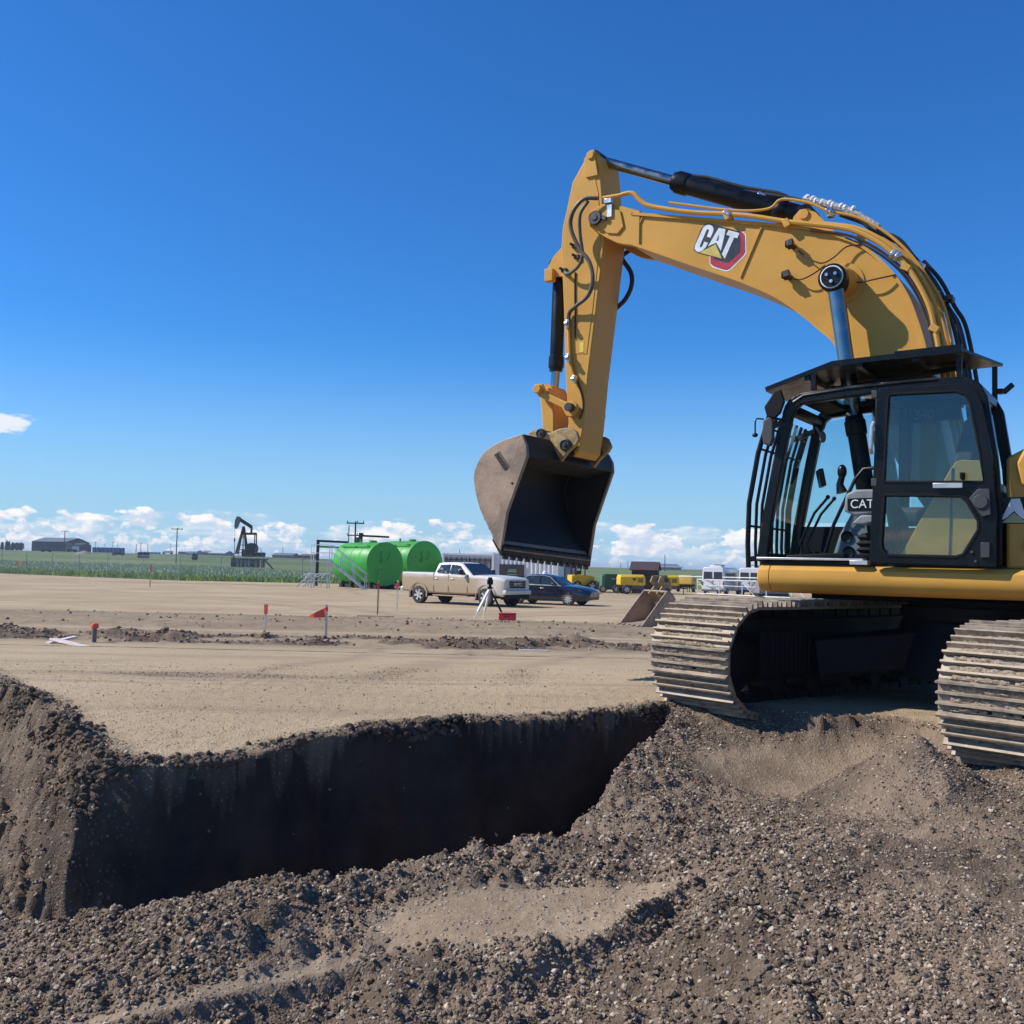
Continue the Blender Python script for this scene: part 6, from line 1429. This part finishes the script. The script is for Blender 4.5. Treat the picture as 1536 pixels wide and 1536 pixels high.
# compact loader partly hidden behind the sedan
YM = M('plant_yellow', (.82, .50, .012), .45, var=.08, dust=.15)
p = at_z(872, 886, 0); t = thing('compact_loader', 'small yellow loader half hidden behind the navy sedan', 'loader', p, .3)
b = MB(); b.prism([(-1.0, .45), (.5, .45), (.9, .7), (.9, 1.1), (-.2, 1.25), (-1.0, 1.2)], -.5, .5, 'y'); b.build('body', YM, t, .05)
b = MB()
for x in (-.7, .1):
    for y in (-.45, .45): b.bar((x, y, 1.2), (x, y, 2.0), .07, .07)
b.box((-.3, 0, 2.02), (1.1, 1.05, .07)); b.build('canopy', BKP, t); b = MB(); b.box((-.35, 0, 1.35), (.4, .5, .4)); b.build('seat', BKP, t, .05)
for x in (-.65, .6):
    for s in (-1, 1): wheel(t, x, s * .65, .40, .28, 5, M('rim_cream', (.55, .52, .42), .5), s)
b = MB(); b.bar((.8, 0, .9), (1.5, 0, .5), .5, .12); b.prism([(1.4, .15), (1.9, .1), (1.9, .16), (1.5, .7), (1.4, .7)], -.7, .7, 'y'); b.build('front_bucket', M('loader_arm', (.45, .44, .42), .5), t)

# green bin trailer
GB = M('bin_green', (.03, .11, .055), .5, var=.12); GB2 = M('bin_green_pale', (.09, .22, .12), .55, var=.1)
p = at_z(902, 889, 0); t = thing('bin_trailer', 'dark green tipping bin on a trailer behind the sedan bonnet', 'trailer', p, 0)
MB().box((.85, 1.0, .85), (1.25, 2.0, 1.05)).build('bin', GB, t, .03); MB().box((.12, 1.0, .80), (.2, 1.9, .95)).build('bin_end', GB2, t, .03)
for k in range(4): MB().box((.36 + .32 * k, -.01, .85), (.06, .05, 1.0)).build('rib', GB, t)
MB().box((.9, -.02, 1.02), (.45, .02, .10)).build('white_logo', M('bin_print', (.35, .45, .38), .6), t); MB().box((.6, 1.0, .28), (2.2, 1.5, .10)).build('trailer_frame', BKP, t)
for x in (.0, 1.6): wheel(t, x * .6 + .1, -.1, .28, .2, 5, RIMA, -1)
# yellow towable compressors
def compressor(px, yb, label, rz, sc=1.0, top=YM):
    p = at_z(px, yb, 0); t = thing('air_compressor', label, 'compressor', p, rz, 'yellow towable compressors')
    def s_(x, w, z0, z1, c): return [(x, -w, z0), (x, -w, z1 - c), (x, -w + c, z1), (x, w - c, z1), (x, w, z1 - c), (x, w, z0)]
    b = MB(); b.loft([s_(-.92 * sc, .55, .66, 1.22, .12), s_(-.85 * sc, .60, .62, 1.36, .14), s_(.80 * sc, .60, .62, 1.38, .14), s_(.92 * sc, .56, .66, 1.24, .12)]); b.build('canopy', top, t, .02)
    MB().box((.05, 0, .55), (1.6 * sc, 1.1, .16)).build('frame', BKP, t, .02); MB().box((.35 * sc, 0, .50), (.9 * sc, 1.18, .28)).build('base_tray', M('tray_grey', (.10, .10, .105), .6), t, .03)
    for s in (-1, 1): wheel(t, -.45 * sc, s * .62, .33, .2, 6, RIMA, s)
    b = MB(); b.bar((.9 * sc, 0, .5), (1.6 * sc, 0, .42), .08, .08); b.cyl((1.4 * sc, 0, .0), (1.4 * sc, 0, .45), .03, n=8); b.build('drawbar', BKP, t); MB().box((-.98 * sc, -.2, .25), (.05, .05, .5)).build('stand', BKP, t)
    MB().box((.1, -.607, 1.05), (.22, .012, .14)).build('badge', BKP, t); MB().box((.55 * sc, -.607, .98), (.35, .012, .30)).build('vent_louvre', M('louvre', (.25, .19, .03), .6), t); return t
compressor(946, 891, 'yellow towable compressor left of the brown shed', 0.12)
compressor(997, 891, 'yellow towable compressor right of the brown shed', 0.12)
compressor(1030, 888, 'yellow towable compressor end-on beside the white pipe fence', 1.2, .8, M('plant_ochre', (.62, .40, .05), .5))
# traffic cone
p = at_z(970, 889, 0); t = thing('traffic_cone', 'orange traffic cone standing by the brown shed', 'cone', p); MB().box((0, 0, .02), (.36, .36, .04)).build('base', ORG, t, .01)
MB().lathe([(.14, .04), (.09, .36), (.05, .66), (.03, .70)], (0, 0, 0), (0, 0, 1), 16).build('cone_body', ORG, t); MB().lathe([(.102, .30), (.082, .46)], (0, 0, 0), (0, 0, 1), 16).build('white_band', WHT, t)
# brown shed
p = at_z(947, 890, 0); t = thing('garden_shed', 'small dark brown gabled shed among the yellow compressors', 'shed', p, math.radians(-14)); BRN = M('shed_brown', (.050, .032, .028), .7, var=.2); ROOFB = M('shed_roof', (.075, .045, .040), .6, var=.2)
sw, sd, sh = 1.75, 2.2, 1.75
MB().prism([(0, 0), (sd, 0), (sd, sh), (sd / 2, sh + .52), (0, sh)], 0, sw, 'x').build('wall', BRN, t)
for k in range(12): MB().box((.07 + k * .146, -.012, sh / 2), (.02, .02, sh - .05)).build('batten', BRN, t)
for k in range(14): MB().box((sw + .012, .08 + k * .157, sh / 2), (.02, .02, sh - .08)).build('batten', BRN, t)
for y0, y1 in ((-.16, sd / 2), (sd + .16, sd / 2)):
    b = MB(); b.bar((sw / 2, y0, sh - .05), (sw / 2, y1, sh + .56), sw + .35, .05); b.build('roof_slope', ROOFB, t)
MB().box((sw + .02, sd / 2, .85), (.04, .85, 1.65)).build('door', M('shed_door', (.028, .02, .02), .7), t)
# vans
VW = M('van_white', (.74, .74, .74), .35, var=.03, coat=.3)
def van(px, yb, label, ln=5.6):
    p = at_z(px, yb, 0); t = thing('passenger_van', label, 'van', p, math.radians(62), 'white vans behind the pipe fence'); W_, H_ = .98, 2.42
    def s_(x, w0, z0, w1, z1): return [(x, -w0, z0), (x, -w0 - .03, .9), (x, -w1, z1 - .12), (x, -w1 + .12, z1), (x, w1 - .12, z1), (x, w1, z1 - .12), (x, w0 + .03, .9), (x, w0, z0)]
    b = MB(); b.loft([s_(0, .90, .40, .84, 2.38), s_(.08, .95, .36, .88, H_), s_(ln - 1.5, .95, .36, .88, H_), s_(ln - .9, .95, .36, .82, 1.75), s_(ln - .2, .92, .36, .80, 1.15), s_(ln, .80, .40, .70, .9)]); b.build('body', VW, t, .02)
    for y in (-.43, .43):
        quad_panel(t, 'rear_window', [(-.01, y - .36, 1.40), (-.01, y + .36, 1.40), (-.01, y + .34, 2.02), (-.01, y - .34, 2.02)], CARGL, .02)
    MB().box((-.04, 0, .42), (.16, 1.85, .18)).build('rear_bumper', M('bumper_grey', (.10, .10, .10), .6), t, .03); MB().box((-.02, 0, .95), (.02, .012, 1.1)).build('door_seam', BKP, t); MB().box((-.03, .12, 1.18), (.02, .14, .14)).build('badge', CHROM, t); MB().box((-.03, .0, .72), (.02, .42, .12)).build('plate_recess', M('plate', (.5, .5, .5), .5), t)
    for s in (-1, 1):
        MB().box((0.0, s * .90, 1.02), (.06, .10, .34)).build('tail_lamp', TAIL, t, .01)
        quad_panel(t, 'side_glass', [(.5, s * .955, 1.42), (ln - 1.7, s * .955, 1.42), (ln - 1.7, s * .915, 2.02), (.5, s * .915, 2.02)], CARGL, .015)
        for x in (1.0, ln - 1.0): wheel(t, x, s * .86, .34, .22, 6, RIMA, s)
    t.scale = (.87, .87, .84)
    b = MB(); b.box((1.2, 0, H_ + .08), (.9, 1.0, .16)); b.build('roof_unit', VW, t, .04); b = MB(); b.box((1.5, -.1, H_ + .18), (.7, .7, .10)); b.build('roof_vent', BKP, t, .02); return t
van(1069, 893, 'white van rear with roof unit, left of the pair'); van(1124, 894, 'white van rear nearest the excavator cab')
# low grey trailer / ramp beside the vans
p = at_z(1140, 897, 0); t = thing('flat_trailer', 'grey flat trailer under the excavator nose', 'trailer', p, math.radians(8)); MB().box((1.0, .8, .75), (2.1, 1.6, .9)).build('trailer_box', M('trailer_grey', (.22, .22, .23), .6), t, .03); MB().box((1.0, .8, .22), (2.2, 1.5, .2)).build('trailer_frame', BKP, t)
# white pipe fence
pf0, pf1 = at_z(1046, 892, 0), at_z(1300, 905, 0); t = thing('pipe_fence', 'low white pipe fence with braces in front of the vans', 'fence', pf0, 0)
dv = (pf1 - pf0) * 1.35; nb = 9; PW = M('pipe_white', (.68, .68, .66), .5, var=.1)
for k in range(nb + 1):
    q = dv * k / nb; MB().cyl((q[0], q[1], 0), (q[0], q[1], 1.15), .035, n=8).build('post', PW, t)
    if k < nb and k % 2 == 0:
        q2 = dv * (k + .55) / nb; MB().cyl((q[0], q[1], 1.0), (q2[0], q2[1], .05), .022, n=6).build('brace', PW, t)
for z, r in ((1.12, .035), (.72, .022), (.10, .045)): MB().tube([(0, 0, z), (dv[0], dv[1], z)], r, 8).build('rail', PW, t)
q = at_z(1000, 878, 0); a = at_y(1003, 864, 80.0) - pf0; MB().tube([(a[0], a[1], a[2]), (dv[0] * .33, dv[1] * .33, 1.35)], .04, 8).build('long_rail', PW, t)

# ------------------------------------------------------------------ pumpjack
PJ = M('pumpjack_dark', (.040, .042, .048), .6, var=.3, dust=.15); PJG = M('pumpjack_grey', (.20, .21, .21), .6, var=.2)
PY = 190.0
def pj(px, py): q = at_y(px, py, PY); return q
base = pj(372, 851); t = thing('pumpjack', 'dark oil pumpjack with raised horsehead standing in the field', 'pumpjack', (base[0], base[1], base[2]), 0)
c5_ = lambda a, b_: (230 + a / 5.908, 760 + b_ / 5.908)
def q3(a, b_, dy=0.0): v = pj(*c5_(a, b_)) - base; return (v[0], v[1] + dy, v[2])
b = MB(); P = [q3(*k) for k in [(745, 85), (765, 88), (775, 105), (768, 130), (748, 180), (735, 197), (724, 192), (722, 165), (728, 120)]]
vs = [(x, -.35, z) for x, y, z in P] + [(x, .35, z) for x, y, z in P]; k = len(P); b.add(vs, [tuple(range(k)), tuple(range(k, 2 * k))[::-1]] + [(i, (i + 1) % k, k + (i + 1) % k, k + i) for i in range(k)]); b.build('horsehead', PJG, t)
b = MB(); b.bar(q3(765, 112), q3(870, 180), .40, .62); b.build('walking_beam', PJ, t)
b = MB(); b.bar(q3(872, 175), q3(868, 240), .35, .30); b.bar(q3(815, 240), q3(912, 240), .5, .42); b.build('equalizer', PJ, t)
for dy in (-.8, .8):
    b = MB(); b.bar(q3(798, 175), q3(738, 420, dy), .26, .26); b.build('samson_leg', PJ, t); b = MB(); b.bar(q3(805, 175), q3(828, 400, dy), .22, .22); b.build('samson_leg', PJ, t)
    b = MB(); b.bar(q3(908, 235, dy * .8), q3(905, 350, dy * .8), .18, .18); b.build('pitman_arm', PJ, t)
b = MB()
for zz in (270, 340, 380, 405): b.bar(q3(770 - (zz - 270) * .22, zz), q3(812 + (zz - 270) * .1, zz), .12, .12)
b.bar(q3(797, 180), q3(795, 380), .16, .16); b.build('ladder', PJ, t)
b = MB(); b.cyl(q3(875, 370, -.9), q3(875, 370, .9), 1.0, n=16); b.build('crank_weight', PJ, t); b = MB(); b.cyl(q3(880, 365, -1.1), q3(880, 365, -.9), .75, n=12); b.cyl(q3(880, 365, 1.1), q3(880, 365, .9), .75, n=12); b.build('crank_disc', PJ, t)
b = MB(); c = q3(848, 410); b.box((c[0], 0, c[2]), (2.4, 1.6, 1.4)); b.build('gearbox', M('gear_red', (.10, .05, .045), .6, var=.4), t, .1); b = MB(); c = q3(950, 425); b.box((c[0], 0, c[2]), (1.6, 1.2, .8)); b.build('motor', PJ, t, .1)
b = MB(); c0, c1_ = q3(705, 462), q3(1005, 462); b.box(((c0[0] + c1_[0]) / 2, 0, c0[2]), (c1_[0] - c0[0], 2.6, .25)); b.build('deck', PJ, t)
for a in (712, 760, 792, 832, 862, 900, 922, 972):
    c0 = q3(a, 470); b = MB(); b.box((c0[0], 0, c0[2] / 2), (.42 if a < 940 else .25, 2.2, c0[2])); b.build('pier', PJ if a in (712, 900, 972) else M('pier_concrete', (.30, .27, .23), .8), t)
b = MB(); c0, c1_ = q3(705, 485), q3(935, 485); b.box(((c0[0] + c1_[0]) / 2, -1.3, c0[2]), (c1_[0] - c0[0], .1, .22)); b.build('edge_rail', PJG, t)
b = MB()
for a in (712, 775, 830, 880, 940, 985): b.bar(q3(a, 465, -1.3), q3(a, 400, -1.3), .07, .07)
b.bar(q3(705, 432, -1.3), q3(990, 438, -1.3), .06, .06); b.bar(q3(760, 378, -1.3), q3(860, 385, -1.3), .06, .06); b.tube([q3(922, 420, -1.2), q3(922, 372, -1.2), q3(968, 372, -1.2), q3(968, 430, -1.2)], .07, 6); b.build('guard_rail', PJG, t)
b = MB(); b.bar(q3(985, 470), q3(1058, 550), .9, .12); b.build('stair', PJ, t)
b = MB(); b.cyl(q3(722, 195), q3(722, 300), .03, n=6); b.cyl(q3(720, 280), q3(720, 310), .14, n=8); b.cyl(q3(720, 310), q3(716, 470), .05, n=6); b.build('polished_rod', PJ, t); b = MB(); c = q3(712, 440); b.cyl((c[0], 0, 0), (c[0], 0, c[2]), .22, n=10); b.build('wellhead', PJ, t)

# ------------------------------------------------------------------ power poles, far buildings, trees
POLE = M('pole_wood', (.075, .065, .062), .85, var=.2)
def power_pole(px, py_top, y, arm, label, r=.15, arms=1, can=False, cross=True):
    top = at_y(px, py_top, y); zg = float(field_z(top[0], top[1])); h = top[2] - zg
    t = thing('power_pole', label, 'pole', (top[0], top[1], zg), 0, 'wooden power poles along the horizon')
    MB().cyl((0, 0, -.3), (0, 0, h), r, r * .7, n=8).build('pole', POLE, t)
    if cross:
        for k in range(arms):
            zz = h - .25 - k * 1.6; MB().box((0, -.12, zz), (arm * (1 if k == 0 else .9), .14, .16)).build('crossarm', POLE, t)
            for s in (-.46, 0.12, .46): MB().cyl((arm * s, -.12, zz + .08), (arm * s, -.12, zz + .32), .06, n=6).build('insulator', POLE, t)
    if can: MB().cyl((.35, 0, h - 3.3), (.35, 0, h - 2.1), .28, n=12).build('transformer', POLE, t)
    return t
power_pole(266, 792, 235, 2.6, 'tall wooden power pole left of the pumpjack'); power_pole(97.5, 796, 380, 2.8, 'power pole standing before the long dark shop building', .2)
power_pole(533.5, 782, 135, 2.3, 'double armed power pole behind the green tanks', .14, 2, True)
for px, py, y, lb in ((143, 813, 560, 'thin far pole at the left end of the blue tanks'), (157.5, 815, 600, 'thin far pole over the left half of the blue tanks'), (169.5, 813, 560, 'thin far pole over the middle of the blue tanks'), (176.5, 813, 600, 'thin far pole over the right half of the blue tanks'),
        (204.5, 816, 420, 'thin pole between the two rows of blue tanks'), (211.5, 815, 480, 'thin pole at the left end of the low blue row'), (222, 816, 500, 'thin pole above the small dark box'), (256.5, 815, 600, 'faint pole just left of the tall power pole'), (424.5, 820, 560, 'thin pole above the grey barn right of the pumpjack'), (997.5, 832, 330, 'thin pole behind the brown shed roof'),
        (931, 843, 600, 'faint far pole left of the brown shed'), (942, 842, 560, 'faint far pole just left of the brown shed'), (1024.5, 848, 620, 'faint far pole right of the far grey hall'), (689.5, 824, 420, 'thin pole above the white site container')):
    power_pole(px, py, y, 1.4, lb, .17, cross=px in (143, 169.5, 211.5))
def far_building(px0, px1, yb, yt, y, label, wall, roof, ridge=.3, depth=18, doors=0, gable_left=0.0, gable=True):
    """long shed seen from its long side, gable roof with ridge along x"""
    a, b_ = at_y(px0, yb, y), at_y(px1, yb + (px1 - px0) * .0227 * 0, y); w = b_[0] - a[0]; top = at_y((px0 + px1) / 2, yt, y)[2]; zg = float(field_z((a[0] + b_[0]) / 2, y)); h = max(2.2, top - zg)
    t = thing('far_building', label, 'building', (a[0], y, zg - .05), 0); he = h * (1 - ridge)
    MB().prism([(0, 0), (depth, 0), (depth, he), (depth / 2, h), (0, he)], 0, w, 'x').build('wall', wall, t)
    bb = MB(); bb.add([(-.4, -.5, he - .1), (w + .4, -.5, he - .1), (w + .4, depth / 2, h + .12), (-.4, depth / 2, h + .12)], [(0, 1, 2, 3)]); bb.add([(-.4, depth + .5, he - .1), (w + .4, depth + .5, he - .1), (w + .4, depth / 2, h + .12), (-.4, depth / 2, h + .12)], [(3, 2, 1, 0)]); bb.build('roof', roof, t)
    for k in range(doors): MB().box((w * (.06 + .16 * k), -.1, he * .42), (w * .08, .2, he * .84)).build('door', WHT, t)
    return t
DKW = M('shop_dark', (.035, .038, .055), .7, var=.1); RF = M('shop_roof', (.16, .17, .19), .6); BLUW = M('tank_blue', (.02, .10, .30), .5, var=.15); LTW = M('barn_grey', (.24, .26, .29), .7); WRF = M('barn_white_roof', (.60, .62, .64), .5); BRW = M('barn_brown', (.16, .13, .12), .8)
# the long dark shop: gable end with white doors turned to the left
a = at_y(47, 829.5, 480); zg = float(field_z(a[0], 480)); t = thing('shop_building', 'long dark blue shop with grey roof and white gable doors', 'building', (a[0], 480, zg - .1), math.radians(-6))
w, dp, he, hh = 16.5, 22.0, 4.7, 6.6
MB().prism([(0, 0), (dp, 0), (dp, he), (dp / 2, hh), (0, he)], 0, w, 'x').build('wall', DKW, t); b = MB()
b.add([(-.3, -.5, he - .1), (w + .3, -.5, he - .1), (w + .3, dp / 2, hh + .15), (-.3, dp / 2, hh + .15)], [(0, 1, 2, 3)]); b.add([(-.3, dp + .5, he - .1), (w + .3, dp + .5, he - .1), (w + .3, dp / 2, hh + .15), (-.3, dp / 2, hh + .15)], [(3, 2, 1, 0)]); b.build('roof', RF, t)
for k in range(3): MB().box((-.06, 3.0 + 6.5 * k, 2.0), (.12, 4.2, 3.9)).build('roller_door', WHT, t)
MB().box((w + 1.5, 3.0, 2.2), (3.0, 6.0, 4.4)).build('annex', BRW, t); MB().prism([(0, 0), (8, 0), (8, 3.4), (4, 4.4), (0, 3.4)], w + 3, w + 8.5, 'x').build('side_wing', DKW, t); MB().box((w + 5.2, -.06, 1.6), (3.4, .12, 2.4)).build('window', M('pale_window', (.35, .42, .48), .4), t)
ORD = ['leftmost', 'second', 'third', 'fourth', 'fifth', 'sixth', 'seventh', 'eighth']
def blue_row(px0, px1, yb, yt, y, n, label):
    a, b_ = at_y(px0, yb, y), at_y(px1, yb, y); w = (b_[0] - a[0]) / n; zg = float(field_z((a[0] + b_[0]) / 2, y)); h = at_y(px0, yt, y)[2] - zg
    for k in range(n):
        t = thing('blue_tank', (ORD[k] if k < n - 1 else 'rightmost') + (' from left' if 0 < k < n - 1 else '') + ' upright blue tank in the ' + label, 'tank', (a[0] + w * (k + .5), y, zg - .05), 0, 'blue tanks in the ' + label); MB().cyl((0, 0, 0), (0, 0, h), w * .47, n=18).build('shell', BLUW, t); MB().cyl((0, 0, h), (0, 0, h + .25), w * .47, w * .1, n=18).build('lid', BLUW, t)
blue_row(138, 187, 831, 821, 520, 8, 'tall row right of the dark shop'); blue_row(209, 241, 833, 828, 500, 6, 'low row behind the dark box')
far_building(267, 291, 833, 825, 520, 'pale blue barn with white roof right of the tall pole', LTW, WRF, .35); far_building(312, 335, 836, 827.5, 480, 'grey barn with white roof left of the pumpjack', LTW, WRF, .5); far_building(300, 313, 836, 831, 500, 'low grey shed adjoining the white roofed barn', LTW, RF, .3)
far_building(408, 437, 838, 830.5, 470, 'grey brown barn right of the pumpjack', M('barn_taupe', (.20, .20, .20), .8), RF, .4); far_building(449, 466, 838, 833, 480, 'low brown sheds left of the stairs', BRW, BRW, .3)
far_building(973, 1022, 857, 845.5, 420, 'far grey hall behind the brown shed', M('hall_grey', (.22, .24, .27), .7), RF, .55, 30)
a = at_y(215, 838, 300); t = tag(MB().box((0, 0, 1.0), (2.7, 2.4, 1.7)).build('storage_box', M('box_dark', (.04, .038, .045), .7), None, .03), 'dark storage box standing alone in the field', 'box'); t.location = (a[0], 300, float(field_z(a[0], 300)) - .1)
for px, y, lb in ((67, 430, 'tiny white truck in front of the dark shop'), (108, 420, 'tiny white trailer right of the dark shop'), (70, 380, 'tiny dark farm wagon below the dark shop'), (178, 330, 'tiny dark farm wagon left of the dark box'), (288, 470, 'tiny white truck right of the tall pole'), (252, 480, 'tiny white truck left of the tall pole')):
    a = at_y(px, 835, y); dark_ = 'dark' in lb; mm = DKFR if dark_ else VW; t = thing('far_truck', lb, 'truck', (a[0], y, float(field_z(a[0], y))), 0); t.scale = (.8, .8, .62) if dark_ else (1, 1, .9)
    MB().box((.4, 0, 1.1), (3.4, 2.0, 1.2)).build('box', mm, t, .05); MB().prism([(-2.5, .5), (-1.4, .5), (-1.4, 1.7), (-1.9, 1.65), (-2.4, 1.1)], -.9, .9, 'y').build('cab', mm, t, .05)
    for x in (-1.9, 1.5): MB().cyl((x, -1.0, .4), (x, 1.0, .4), .4, n=12).build('wheel', TYRE, t)
a = at_y(126, 835, 330); mb_ = MB(); mb_.lathe([(3.2, -.2), (2.4, .35), (1.2, .95), (.3, 1.3)], (0, 0, 0), (0, 0, 1), 18); t = tag(mb_.build('soil_heap', M('heap_soil', (.26, .22, .15), .95, var=.3), None), 'low tan soil heap out in the field', 'heap'); t.location = (a[0], 330, float(field_z(a[0], 330)))
# trees at far left: trunk, limbs and leafy crowns
LEAF = M('tree_leaf', (.055, .085, .045), .8, var=.45, scale=.6); BARK = M('bark', (.06, .05, .04), .9)
def tree(px, yb, yt, y, label, conifer, hmin=4.0):
    a = at_y(px, yb, y); zg = float(field_z(a[0], y)); h = max(hmin, min(at_y(px, yt, y)[2] - zg, 9.0 if hmin > 2 else 1.6)); t = thing('tree', label, 'tree', (a[0], y, zg - .1), random.uniform(0, 6), 'trees beside the far shop')
    b = MB(); b.cyl((0, 0, 0), (0, 0, h * .9), .28, .06, n=8)
    for k in range(6): an = random.uniform(0, 6.28); z0 = h * random.uniform(.3, .75); b.cyl((0, 0, z0), (math.cos(an) * h * .18, math.sin(an) * h * .18, z0 + h * .12), .09, .03, n=5)
    b.build('trunk', BARK, t)
    n = 1500; zz = RNG.random(n) ** .8; rad = (np.where(zz > .12, (1 - zz), zz * 6) * .20 + .02) * h if conifer else np.sqrt(np.clip(1 - ((zz - .55) / .47) ** 2, 0, 1)) * .38 * h
    an = RNG.uniform(0, 2 * np.pi, n); lump = .65 + .6 * fbm(an * 1.6, zz * 7, int(px) + 3, 3); rr = rad * np.sqrt(RNG.random(n)) * lump
    P = np.c_[np.cos(an) * rr, np.sin(an) * rr, (.10 + .9 * zz) * h]; s = .30; d1_ = RNG.normal(0, s, (n, 3)); d2_ = RNG.normal(0, s, (n, 3))
    V = np.stack([P, P + d1_, P + d2_], 1).reshape(-1, 3); o = bpy.data.objects.new('crown', np_mesh('crown', V, np.arange(len(V)).reshape(-1, 3), LEAF, False)); COL.objects.link(o); o.parent = t
for px, yt, con, lb in ((3, 814, True, 'leftmost dark conifer at the picture edge'), (9.5, 812, True, 'tall dark conifer second from the picture edge'), (13, 813, True, 'dark conifer third from the picture edge'), (18.5, 815, True, 'shorter conifer next to the bushy trees'), (25, 816.5, False, 'round bushy tree left of the dark shop'), (31, 817, False, 'round bushy tree touching the dark shop gable')):
    tree(px, 827, yt, 520, lb, con)
tree(292, 841, 837.5, 300, 'small round bush in the field right of the tall pole', False, 1.5)

# ------------------------------------------------------------------ air: thin summer haze over the whole plain
hz = MB(); hz.box((0, 2300, 4.5), (6400, 5600, 19)); 
hm = bpy.data.materials.new('air'); hm.use_nodes = True; t_ = hm.node_tree; t_.nodes.clear()
pv_ = t_.nodes.new('ShaderNodeVolumePrincipled'); pv_.inputs['Color'].default_value = (.80, .88, 1.0, 1); pv_.inputs['Density'].default_value = 0.00030; pv_.inputs['Anisotropy'].default_value = .1
ou_ = t_.nodes.new('ShaderNodeOutputMaterial'); t_.links.new(pv_.outputs[0], ou_.inputs['Volume'])
haze = hz.build('haze', hm); tag(haze, 'thin summer haze over the plain', kind='stuff')
